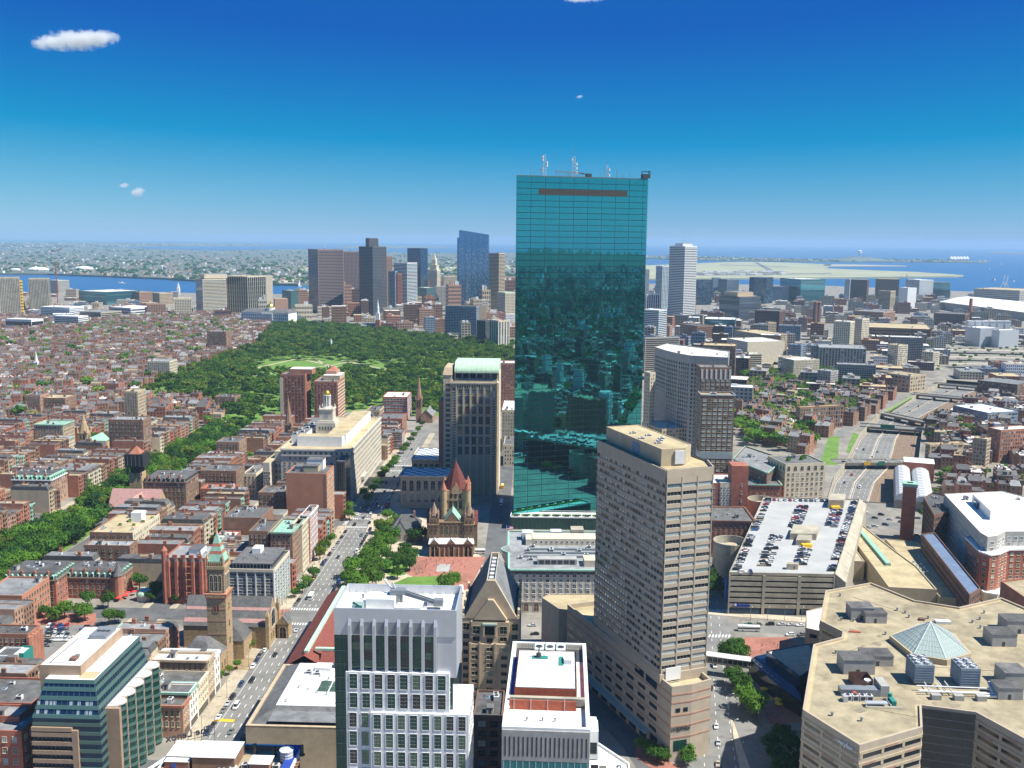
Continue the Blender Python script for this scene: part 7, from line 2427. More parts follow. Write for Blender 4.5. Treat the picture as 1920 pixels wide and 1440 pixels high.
 for a,b_ in edg(p):
  if fcam(a,b_):
   L=(Vector(b_)-Vector(a)).length
   e=(Vector(b_)-Vector(a)).normalized()
   n=Vector((e.y,-e.x))
   for k in range(int(L/5)):
    pp=Vector(a)+e*(L*(k+.5)/int(L/5))
    inst('arched_window',aw,r,(pp.x,pp.y,31),math.atan2(n.x,-n.y))
    inst('arched_window',aw,r,(pp.x,pp.y,.6),math.atan2(n.x,-n.y))
 for k in range(7):
  pp=cen(p)+Vector((rnd.uniform(-9,9),rnd.uniform(-7,7)))
  part(r,'roof_shrub','foliage', lambda b:b.taper(ngon(pp,1.6,7),36,ngon(pp+Vector((.3,.2)),.5,7),39.5))
 zr=40.0
 pl=ccw([W(*p_,zr) for p_ in ((1770,927),(1838,1000),(1852,1008),(1870,1006),(1885,998),(1960,998),(1990,950),(1880,922))])
 r,p,q=bldg('white_roof_block','large block with a brilliant white roof, grey flank and pale bowed corner',BLD,pl,zr,SGR,WRF,Fac(fh=3.8,sp=4.0,wr=.5,hr=.48,frame=WPT,z0=8,ztop=2.0,mull=2),sep=True,clut=2,ph=.5)
 b0=ccw([W(*p_,zr) for p_ in ((1822,942),(1856,975),(1906,972),(1868,940))])
 part(r,'roof_plant',['white_panel',WRF], lambda b:(b.prism(b0,zr,zr+6,0),b.cap(inset(b0,.3),zr+6.05,1)))
 part(r,'roof_court',GNV, lambda b:b.prism(ccw([W(*p_,zr+4) for p_ in ((1826,935),(1832,944),(1870,940),(1862,932))]),zr,zr+4))
 for (pts_,z,m,rm) in ((((1812,1010),(1838,1036),(1856,1042),(1872,1040),(1890,1032),(1980,1030),(1980,1000),(1838,998)),31,BRR,WRF),(((1826,1094),(1846,1112),(1870,1116),(1884,1106),(1990,1104),(1990,1030),(1838,1032)),9,SCR,WRF)):
  pl3=ccw([W(*p_,z) for p_ in pts_])
  part(r,'stepped_wall',m, lambda b:b.walls(pl3,0,z+.5))
  part(r,'terrace',rm, lambda b:b.cap(pl3,z+.3))
  part(r,'terrace_edge',WPT, lambda b:[slb(b,a,c,z-.1,z+.8,.6) for a,c in edg(pl3)])
  addw(r,edg(pl3),Fac(fh=3.7,sp=4.2,wr=.45,hr=.5,frame=SCR,z0=1.5 if z>10 else 1),z,0,True,110)
  occ_(pl3,1)
 pl4=ccw([W(*p_,22) for p_ in ((1728,1003),(1752,1000),(1838,1105),(1818,1118))])
 bldg('blue_strip_flank','dark brick flank building with a narrow blue metal roof strip',BLD,pl4,22,BDK,'blue_roof',Fac(fh=3.8,sp=3.4,wr=.5,hr=.5,frame=BDK,glass=(GDK,'glass_olive')),sep=True,clut=0)
 pl5=ccw([W(*p_,33) for p_ in ((1732,935),(1748,925),(1772,930),(1778,960),(1752,968))])
 bldg('rounded_dark_block','dark curved block with a black roof in front of the white roofed building',BLD,pl5,33,BDK,'slate',Fac(fh=3.8,sp=3.4,wr=.6,hr=.5,frame=BDK,glass=(GDK,'glass_olive')),sep=True,clut=4)
 bldg('brick_wedge','plain red brown brick wedge with a tan gravel roof at the mall edge',BLD,ccw([W(*p_,42) for p_ in ((1876,1092),(1960,1150),(2000,1130),(1930,1085))]),42,'brick','gravel_roof',None,clut=2)
 P=un(1700,1012)
 hh=hat(P,912)
 f=Fr((P.x-5,P.y),-.35)
 r=thing('brick_vent_tower','free standing square brick vent tower with a pale green rim','tower',(P.x,P.y,0))
 part(r,'shaft',BRR, lambda b:b.prism(f.r(0,9,0,9),0,hh))
 for k in range(11):
  part(r,'brick_course',BBR, lambda b:b.prism(f.r(-.12,9.12,-.12,9.12),3+k*hh/12,3.4+k*hh/12))
 part(r,'rim','copper', lambda b:b.prism(f.r(-.5,9.5,-.5,9.5),hh,hh+2.2))
 part(r,'flue_opening',BNT, lambda b:b.cap(f.r(2.5,6.5,2.5,6.5),hh+2.25))
 occ_(f.r(-1,10,-1,10),1)
 f=Fr(W(1676,952),-.36)
 r=thing('station_hall','long station hall with ribbed pale vaulted roof beside the highway','station',(*f.p(0,0),0))
 D=110
 part(r,'wall',CON, lambda b:b.walls(f.r(0,30,0,D),0,7))
 for x0,x1,z in ((0,14,13),(15,30,12)):
  def vault(b):
   n=6
   for k in range(n):
    a0,a1=math.pi*k/n,math.pi*(k+1)/n
    xa,xb=(x0+x1)/2-(x1-x0)/2*math.cos(a0),(x0+x1)/2-(x1-x0)/2*math.cos(a1)
    b.face([f.p3(xa,0,7+(z-7)*math.sin(a0)),f.p3(xb,0,7+(z-7)*math.sin(a1)),f.p3(xb,D,7+(z-7)*math.sin(a1)),f.p3(xa,D,7+(z-7)*math.sin(a0))])
   b.face([f.p3((x0+x1)/2-(x1-x0)/2*math.cos(math.pi*k/n),0,7+(z-7)*math.sin(math.pi*k/n)) for k in range(n+1)])
  part(r,'vaulted_roof',STW,vault)
  for k in range(18):
   y=2+k*D/18
   rb=MB()
   for j in range(6):
    a0,a1=math.pi*j/6,math.pi*(j+1)/6
    rb.bar(f.p3((x0+x1)/2-(x1-x0)/2*math.cos(a0),y,7.1+(z-7)*math.sin(a0)),f.p3((x0+x1)/2-(x1-x0)/2*math.cos(a1),y,7.1+(z-7)*math.sin(a1)),.22)
   rb.build('roof_rib',GRF,r)
 part(r,'brick_end',[BRR,WRF], lambda b:(b.walls(f.r(8,34,D,D+22),0,16,0),b.cap(f.r(8,34,D,D+22),16,1)))
 occ_(f.r(-1,35,-1,D+24),1)
 f=Fr(W(1632,1098),-.12)
 r=thing('mall_link','low link building with a curved tan roof and a raised green copper strip',BLD,(*f.p(0,0),0))
 z=14
 arc=[f.p(18-5*(k/8)**2+9*(1-k/8)**2,k*100/8) for k in range(9)]
 pl6=ccw([f.p(0,-42)]+[f.p(27,-42)]+arc+[f.p(0,100)])
 sh=MB()
 pshell(sh,pl6,0,z-.5,.7,.6)
 sh.build('wall','tan_precast',r)
 part(r,'roof',TNR, lambda b:b.cap(inset(pl6,.6),z-.5))
 part(r,'copper_strip','copper', lambda b:b.prism(ccw([f.p(8.5,0),f.p(11.5,0),f.p(10,92),f.p(7,92)]),z-.5,z+1.2))
 for k in range(5):
  part(r,'roof_joint',SGR, lambda b:b.prism(f.r(.8,13,8+k*19,8.35+k*19),z-.48,z-.3))
 occ_(pl6,1)
 pl7=ccw([f.p(27.5,-46),f.p(48,-52),f.p(44,62),f.p(24,66)])
 r,p,q=bldg('low_mall_roof','low tan roof in deep shadow with round skylight domes',BLD,pl7,11,'tan_precast',TNR,None,ph=.5,clut=3)
 for k in range(7):
  pp=f.p(30+(k%2)*4,-4+k*3.5)
  part(r,'skylight_dome','glass_pale', lambda b:(b.taper(ngon(pp,1.2,8),11,ngon(pp,.7,8),12,cap=True)))
 bldg('narrow_side_wall','narrow tan service wall beside the car park ramp',BLD,f.r(-9,-2,10,80),12,'tan_precast',CON,None,ph=.4)
right_complex()
FT=Fac(fh=3.4,sp=3.6,wr=.6,hr=.5,frame=SGR,z0=1.5)
FN=Fac(fh=3.6,sp=3.0,wr=.5,hr=.5,z0=1.5)
for row in (('yellow brick warehouse with large white framed windows beside the highway',1738,1742,1816,835,868,STN,TNR,Fac(fh=4,sp=7,wr=.8,hr=.6,frame=SCR,mull=3),1.0),('narrow tan apartment block with fire escapes behind the yellow warehouse',1828,1846,1862,825,885,STN,TNR,FN,1.0),('square red brick block with pale roof trim right of the tan flats',1862,1872,1950,808,868,'brick',DWR,FN,.6),('dark red brick mill with many small windows beyond the railway yard',1856,1905,1960,722,755,BDK,GRF,FN,1.0),('tan concrete fire station with tall blank towers by the far bridge',1676,1705,1746,706,736,STN,'gravel_roof',Fac(fh=5,sp=6,wr=.5,hr=.4),1.0),('low blue and white modern school behind the railway',1822,1850,1918,775,805,'blue_grey',WRF,FO,.6),('long brick school with pale window surrounds and green roof vents',1494,1498,1590,765,806,BBR,TNR,Fac(fh=4.2,sp=3.4,wr=.62,hr=.66,frame=SCR),.5),('grey concrete slab of flats with blank end by the trees',1537,1556,1576,697,735,'concrete_grey',GRF,FT,1.0),('long dark slab of flats with a pale end wall',1573,1640,1647,686,728,SGR,GRF,Fac(fh=3,sp=3.2,wr=.7,hr=.55,glass=(GDK,GNV)),1.0),('broad grey hospital block with ribbed front',1540,1622,1640,655,698,SGR,GRF,Fac(fh=4,sp=5,wr=.45,hr=.8),1.0),('pale striped apartment slab in front of the viaducts',1671,1682,1704,648,690,SCR,TNR,FT,1.0),('tall dark apartment slab with a pale narrow end near the viaducts',1672,1728,1736,634,684,'concrete_grey',DWR,Fac(fh=3,sp=3,wr=.75,hr=.55,glass=(GDK,GNV)),1.0),('low pale concrete block in front of the elevated road',1734,1748,1766,661,690,SCR,DWR,FT,1.0),('ornate cream office block with tall arched bays near the theatres',1474,1487,1540,676,712,SCR,DWR,FC,.8),('round brick drum of a theatre among the trees',1478,1500,1513,716,735,BDK,TRF,None,1.0),('long grey striped parking structure behind the curved office',1206,1208,1276,634,700,SGR,GRF,Fac(fh=3.2,sp=90,wr=.98,hr=.5,glass=(GDK,)),.6),('dark brick block with a tan rooftop beside the curved office',1318,1376,1388,650,730,BBR,TNR,FN,1.0),('pale louvred parking block with diagonal slots',1396,1402,1430,664,705,SCR,DWR,Fac(fh=3.2,sp=40,wr=.95,hr=.5,glass=(GDK,)),1.0),('wide cream theatre with a blank stage house',1376,1400,1476,642,690,SCR,DWR,None,.6),('dark low block with a flat roof next to the louvred garage',1376,1396,1404,668,705,'blue_grey',GRF,FT,1.0),('brick terrace end with green roof beside the stepped tower',1380,1390,1394,752,795,'brick','copper',FN,1.0),('slim cream stone tower with arched attic between the mirror tower and curved office',1206,1215,1226,700,840,SCR,DWR,FC,.8),('low tan building with white canopy roofs below the curved office',1212,1240,1300,806,850,STN,DWR,FT,.8),('grey glass grid block among the hospital buildings',1480,1500,1516,648,690,'blue_grey','blue_roof',FO,1.0),('pale block of offices with blue roof plant',1522,1550,1562,650,690,SGR,'blue_roof',FT,1.0),('tan garage block with flat roof at the theatre district edge',1396,1430,1480,628,668,STN,TNR,FT,.6)):
 lab,xl,xm,xr,yt,yb,wl_,rf,fa,ra=row
 tw('city_block' if 'flats' not in lab and 'apartment' not in lab else 'apartment_slab',lab,xl,xm,xr,yt,yb,wl_,rf,fa,BLD,sep=True,ratio=ra,limit=60)
def house_parts(w,d,h,wall,roofm,style,bay,fl,copper):
 """meshes of one terraced house, front at y=0 facing -y, x from 0 to w"""
 P={}
 b=MB()
 b.walls([(0,0),(w,0),(w,d),(0,d)],0,h)
 if style=='flat':
  for x0,x1 in ((0,.35),(w-.35,w)):
   b.prism([(x0,0),(x1,0),(x1,d),(x0,d)],h,h+.7)
 P['wall']=b.mesh('wall',[wall])
 b=MB()
 zt=h
 if style=='mansard':
  zt=h+3.0
  b.face([(0,-.2,h),(w,-.2,h),(w,1.7,zt),(0,1.7,zt)])
  b.face([(w,d,h),(0,d,h),(0,d-1.5,zt),(w,d-1.5,zt)])
  b.face([(0,1.7,zt),(w,1.7,zt),(w,d-1.5,zt),(0,d-1.5,zt)],1)
  for x in (0,w):
   b.face([(x,-.2,h),(x,1.7,zt),(x,d-1.5,zt),(x,d,h)])
  for i in range(2):
   x=w*(.3+.4*i)
   b.prism([(x-.65,-.05),(x+.65,-.05),(x+.65,1.6),(x-.65,1.6)],h+.3,h+2.2,2)
   b.face([(x-.42,-.09,h+.6),(x+.42,-.09,h+.6),(x+.42,-.09,h+1.9),(x-.42,-.09,h+1.9)],3)
 else:
  b.cap([(0.35,0),(w-.35,0),(w-.35,d),(0.35,d)],h+.05,1)
  b.prism([(0,-.5),(w,-.5),(w,.1),(0,.1)],h-.5,h+.4,2)
 P['roof']=b.mesh('roof',['slate',roofm,'copper' if copper else 'brownstone',GDK])
 b=MB()
 n=max(2,int(w/2.6))
 dz=(h-1.5)/fl
 for k in range(fl):
  z=1.2+k*dz
  for i in range(n):
   x=w*(i+.5)/n
   for y,sg in ((-.07,1),(d+.07,-1)):
    q=[(x-.5*sg,y,z+.4),(x+.5*sg,y,z+.4),(x+.5*sg,y,z+dz*.68),(x-.5*sg,y,z+dz*.68)]
    b.face(q,0)
    b.face([(x-.65*sg,y-.04*sg,z+.2),(x+.65*sg,y-.04*sg,z+.2),(x+.65*sg,y-.04*sg,z+.4),(x-.65*sg,y-.04*sg,z+.4)],1)
 P['windows']=b.mesh('windows',[GDK,'sill_stone'])
 if bay:
  b=MB()
  x0=w*.1 if bay>0 else w*.48
  x1=x0+w*.42
  pl=[(x0,0),(x0+.8,-1.2),(x1-.8,-1.2),(x1,0)]
  hb_=h-(.2 if style=='flat' else 0)
  b.walls(pl,0,hb_)
  b.cap(pl,hb_,1)
  for k in range(fl):
   z=1.2+k*dz
   for (a,c) in ((pl[0],pl[1]),(pl[1],pl[2]),(pl[2],pl[3])):
    a,c=Vector(a),Vector(c)
    e=(c-a).normalized()
    nn=Vector((e.y,-e.x))*.06
    u,v=a.lerp(c,.2)+nn,a.lerp(c,.8)+nn
    b.face([(u.x,u.y,z+.4),(v.x,v.y,z+.4),(v.x,v.y,z+dz*.7),(u.x,u.y,z+dz*.7)],2)
  P['bay']=b.mesh('bay',['copper' if copper else wall,'slate',GDK])
 P['zt']=zt+.06
 return P
DECK=MB()
DECK.box((0,0),3.6,4.2,.3,.45)
for _x,_y in ((-1.7,-2),(1.7,-2),(1.7,2),(-1.7,2)):
 DECK.bar((_x,_y,.0),(_x,_y,1.4),.06)
for _a,_b in (((-1.7,-2),(1.7,-2)),((1.7,-2),(1.7,2)),((1.7,2),(-1.7,2)),((-1.7,2),(-1.7,-2))):
 DECK.bar((*_a,1.35),(*_b,1.35),.06)
 DECK.bar((*_a,.9),(*_b,.9),.04)
DECK=DECK.mesh('roof_deck',['deck_wood'])
BOXR=MB()
BOXR.box((0,0),3.2,4.4,0,2.6,0,0,1)
BOXR.face([(-.4,-2.22,0),(.4,-2.22,0),(.4,-2.22,2),(-.4,-2.22,2)],2)
BOXR=BOXR.mesh('head_house',[BBR,TRF,DMT])
WALLS=['brick','brick',BBR,BBR,'brownstone',BDK,STN,SCR,BRR,'brick_pink']
ROOFS=[TRF,TRF,GRF,'slate','gravel_roof',TRF,GRF]
WORD={'brick':'red brown brick',BBR:'brown brick','brownstone':'brownstone',BDK:'dark brick',STN:'tan stone',SCR:'cream stone',BRR:'bright red brick','brick_pink':'pinkish brick',SGR:'grey stone',CON:'tan concrete',WPT:'white',TRF:'black roof',GRF:'grey roof','slate':'slate roof','gravel_roof':'tan gravel roof',DWR:'whitish roof',WRF:'white roof',TNR:'tan roof','copper':'green copper roof','blue_grey':'blue grey',GBL:'blue glass',LIM:'pale limestone','tan_precast':'tan','concrete_grey':'grey concrete','terracotta':'orange tiled roof'}
HV=[]
hr=random.Random(5)
for i in range(34):
 w=hr.choice((7.2,8.0,8.6,10.5,13))
 wall=WALLS[i%len(WALLS)]
 roofm=hr.choice(ROOFS)
 style='mansard' if hr.random()<.4 else 'flat'
 fl=hr.choice((4,4,5))
 h=fl*3.4+hr.uniform(0,2.5)
 cop=hr.random()<.25
 bay=hr.choice((0,1,-1,1))
 HV.append(dict(w=w,d=0,h=h,wall=wall,roof=roofm,style=style,fl=fl,cop=cop,bay=bay,P={}))
def house_variant(i,d):
 v=HV[i]
 k=round(d)
 if k not in v['P']:
  v['P'][k]=house_parts(v['w'],k,v['h'],v['wall'],v['roof'],v['style'],v['bay'],v['fl'],v['cop'])
 return v,v['P'][k]
def plh(i,d,loc,ang,where,group):
 v,P=house_variant(i,d)
 lab='%s row house, %s, %s%s'%(WORD[v['wall']],'mansard attic' if v['style']=='mansard' else WORD[v['roof']],'copper bay, ' if v['bay'] and v['cop'] else 'bays, ' if v['bay'] else '',where)
 root=thing('row_house',lab,'house',(loc[0],loc[1],0),group,ang)
 for k in ('wall','roof','windows','bay'):
  if k in P:
   o=bpy.data.objects.new(k,P[k])
   COL.objects.link(o)
   o.parent=root
   if k=='windows':
    o['kind']='stuff'
 zt=P['zt']
 def add(nm,me,x,y,z,s=None):
  o=bpy.data.objects.new(nm,me)
  COL.objects.link(o)
  o.parent=root
  o.location=(x,y,z)
  if s:
   o.scale=s
 cm=CHIM[BBR if v['wall'] in (BBR,BDK,STN) else 'brick']
 add('chimney',cm,.5,d*hr.uniform(.2,.4),zt-.4)
 if hr.random()<.7:
  add('chimney',cm,v['w']-.5,d*hr.uniform(.6,.8),zt-.4)
 r=hr.random()
 if r<.35:
  add('head_house',BOXR,v['w']*.5,d*hr.uniform(.4,.6),zt)
 elif r<.6:
  add('roof_deck',DECK,v['w']*.5,d*hr.uniform(.45,.7),zt)
 elif r<.85:
  add('skylight',SKYL,v['w']*.5,d*.5,zt)
 for _ in range(hr.choice((0,1,2))):
  add('air_unit',AC,v['w']*hr.uniform(.25,.75),d*hr.uniform(.1,.9),zt)
 return v['w']
ROWS=[(17,1,28,'avenue terrace'),(76,-1,25,'first alley'),(96,1,30,'shop street'),(171,-1,32,'near mall side'),(245,1,30,'far mall side'),(311,-1,27,'alley past mall'),(331,1,28,'street past mall'),(396,-1,27,'behind river street'),(416,1,30,'river street'),(490,-1,26,'outer terraces'),(510,1,26,'farthest terraces')]
BLK=[(380,526,'by bell tower'),(546,712,'by cream flats'),(732,893,'by rose roof'),(913,1072,'by the garden')]
nh=0
for s,face,d,where in ROWS:
 for t0,t1,near in BLK:
  t=t0
  while t<t1-6:
   i=hr.randrange(len(HV))
   w=HV[i]['w']
   if t+w>t1+2:
    t+=3
    continue
   if face>0:
    p=G(s,t)
    ang=math.atan2(GR.x,-GR.y)
    inner=[G(s+dd,t+ww) for dd in (1.5,d*.5,d-1.5) for ww in (1,w-1)]
   else:
    p=G(s,t+w)
    ang=math.atan2(-GR.x,GR.y)
    inner=[G(s-dd,t+ww) for dd in (1.5,d*.5,d-1.5) for ww in (1,w-1)]
   if free([tuple(q) for q in inner]) and any(inv(q.x,q.y,15,30) for q in inner):
    plh(i,d,p,ang,where+' '+near,'back bay row houses')
    nh+=1
    t+=w
   else:
    t+=4
print('row houses',nh)
def small_house(w,d,h,wall,roofm,gable,seed):
 r=random.Random(seed)
 b=MB()
 b.walls([(-w/2,-d/2),(w/2,-d/2),(w/2,d/2),(-w/2,d/2)],0,h,0)
 if gable:
  b.face([(-w/2,-d/2,h),(w/2,-d/2,h),(w/2,0,h+3),(-w/2,0,h+3)],1)
  b.face([(w/2,d/2,h),(-w/2,d/2,h),(-w/2,0,h+3),(w/2,0,h+3)],1)
  b.face([(w/2,-d/2,h),(w/2,d/2,h),(w/2,0,h+3)],0)
  b.face([(-w/2,d/2,h),(-w/2,-d/2,h),(-w/2,0,h+3)],0)
 else:
  b.cap([(-w/2,-d/2),(w/2,-d/2),(w/2,d/2),(-w/2,d/2)],h,1)
 fl=max(2,int(h/3.4))
 n=max(2,int(w/3))
 for k in range(fl):
  z=1+k*(h-1)/fl
  for i in range(n):
   x=-w/2+w*(i+.5)/n
   b.face([(x-.55,-d/2-.08,z+.5),(x+.55,-d/2-.08,z+.5),(x+.55,-d/2-.08,z+2.2),(x-.55,-d/2-.08,z+2.2)],2)
  for i in range(2):
   y=d*(-.2+.4*i)
   b.face([(w/2+.08,y-.5,z+.5),(w/2+.08,y+.5,z+.5),(w/2+.08,y+.5,z+2.2),(w/2+.08,y-.5,z+2.2)],2)
 for sx in (-1,1):
  y=r.uniform(-d*.3,d*.3)
  b.prism([(sx*(w/2-.5)-.45,y-.9),(sx*(w/2-.5)+.45,y-.9),(sx*(w/2-.5)+.45,y+.9),(sx*(w/2-.5)-.45,y+.9)],h,h+(4.6 if gable else 2.4),3)
 if not gable and r.random()<.6:
  b.box((r.uniform(-1,1),r.uniform(-2,2)),2.6,3.2,h,h+2.3,0,r.choice((0,1)))
 return b,[wall,roofm,GDK,'brick']
SH=[]
for i in range(22):
 wl_=['brick',BBR,'brick',BBR,BDK,STN,'brownstone','brick','brick_pink',BBR,'brownstone'][i%11]
 rf=[TRF,'slate',TRF,GRF,'slate','gravel_roof',TRF,'slate',GRF,TRF,DWR,'slate',TRF][i%13]
 w,d,h=hr.uniform(7,13),hr.uniform(11,16),hr.uniform(10,17)
 b,ms=small_house(w,d,h,wl_,rf,hr.random()<.35,i)
 SH.append((b,ms,b.mesh('small_house',ms),w,d,h,wl_,rf))
def hfield(px,ang,where,group,n_obj=150,street=9,skip=.08,name=None,n_max=3000,alley=4):
 name=name or group.split()[0]+'_house'
 poly=ccw([W(*p) for p in px])
 c=cen(poly)
 ex,ey=Vector((math.cos(ang),math.sin(ang))),Vector((-math.sin(ang),math.cos(ang)))
 R=max((Vector(p)-c).length for p in poly)
 spots=[]
 y=-R
 k=0
 while y<R:
  x=-R
  while x<R:
   i=hr.randrange(len(SH))
   w=SH[i][3]
   q=c+ex*(x+w/2)+ey*y
   x+=w+(.1 if hr.random()>.06 else 6)
   if not ins_(poly,q.x,q.y) or hr.random()<skip:
    continue
   if not free([(q.x,q.y),tuple(q+ex*5),tuple(q-ex*5),tuple(q+ey*6),tuple(q-ey*6)]):
    continue
   if not inv(q.x,q.y,10,20):
    continue
   spots.append((q.length,q,i,k%2))
  k+=1
  y+=14+(street if k%2 else alley)
 spots.sort(key= lambda s_:s_[0])
 spots=spots[:n_max]
 rest=MB()
 mats=[]
 for idx,(dist,q,i,fl) in enumerate(spots):
  b,ms,me,w,d,h,wl_,rf=SH[i]
  a=ang+(math.pi if fl and False else 0)
  hs_=hr.uniform(.85,1.2)
  if idx<n_obj:
   o=bpy.data.objects.new(name,me)
   COL.objects.link(o)
   o.location=(q.x,q.y,0)
   o.rotation_euler=(0,0,a)
   o.scale=(1,1,hs_)
   tag(o,'%s %s %s with %s, %s'%('low' if hs_*h<11.5 else 'tall' if hs_*h>15.5 else 'small',WORD[wl_],'gabled house' if len(b.f)%2 else 'town house',WORD[rf],where),'house',group)
  else:
   ca,sa=math.cos(a),math.sin(a)
   n0=len(rest.v)
   rest.v+=[(q.x+x_*ca-y_*sa,q.y+x_*sa+y_*ca,z_*hs_) for x_,y_,z_ in b.v]
   rest.f+=[tuple(j+n0 for j in f_) for f_ in b.f]
   for m_ in ms:
    if m_ not in mats:
     mats.append(m_)
   mp=[mats.index(m_) for m_ in ms]
   rest.m+=[mp[j] for j in b.m]
 if rest.f:
  o=rest.build('distant_houses',mats,None,'stuff')
  tag(o,'dense mass of small brick houses, %s'%where,'houses')
 return len(spots)
print('hill',hfield([(-30,815),(-30,600),(150,590),(330,588),(500,598),(518,612),(472,655),(372,690),(275,735),(262,765),(150,800)],math.radians(14),'left of the park','hill town houses',280,8,.06))
print('bay',hfield([(1392,800),(1378,760),(1420,725),(1480,735),(1500,770),(1490,815),(1530,850),(1520,860),(1450,835)],math.radians(-35),'left of the highway','bay town houses',80,8,.12))
print('south',hfield([(1745,950),(1735,905),(1860,895),(1925,905),(1925,935),(1850,945)],math.radians(-12),'right of the station','south town houses',40,9,.1))
print('south2',hfield([(1745,885),(1850,870),(1925,880),(1925,850),(1830,850),(1745,862)],math.radians(-12),'behind station trees','rear town houses',40,9,.15))
print('gate',hfield([(240,790),(262,752),(300,750),(405,766),(422,790),(400,806),(262,806)],-ALPHA,'at the garden gate','gate town houses',60,9,.1))
print('ramps',hfield([(1500,800),(1545,745),(1640,735),(1680,745),(1610,795),(1560,840)],math.radians(-35),'by the long school','frontage town houses',40,10,.15))
print('east',hfield([(1745,845),(1735,800),(1830,760),(1925,720),(1925,850)],math.radians(-20),'right of the cutting','cutting town houses',60,12,.25))
def fx(fh,sp,wr,hr,gl,**k):
 return Fac(fh=fh,sp=sp,wr=wr,hr=hr,glass=gl,off=.15,z0=k.get('z0',1),ztop=k.get('ztop',2),m0=.5,m1=.5)
DK,NV,BL,TL,SK=(GDK,),(GNV,GDK),(GBL,GNV,GSK),('glass_teal',GBL),(GSK,GBL)
BAND= lambda gl=DK,fh=4.0,hr=.5:fx(fh,400,.98,hr,gl)
GRID= lambda gl=DK,fh=4.0,sp=4.0,wr=.6,hr=.6:fx(fh,sp,wr,hr,gl)
VERT= lambda gl=DK,sp=5.0,wr=.6:fx(12,sp,wr,.97,gl)
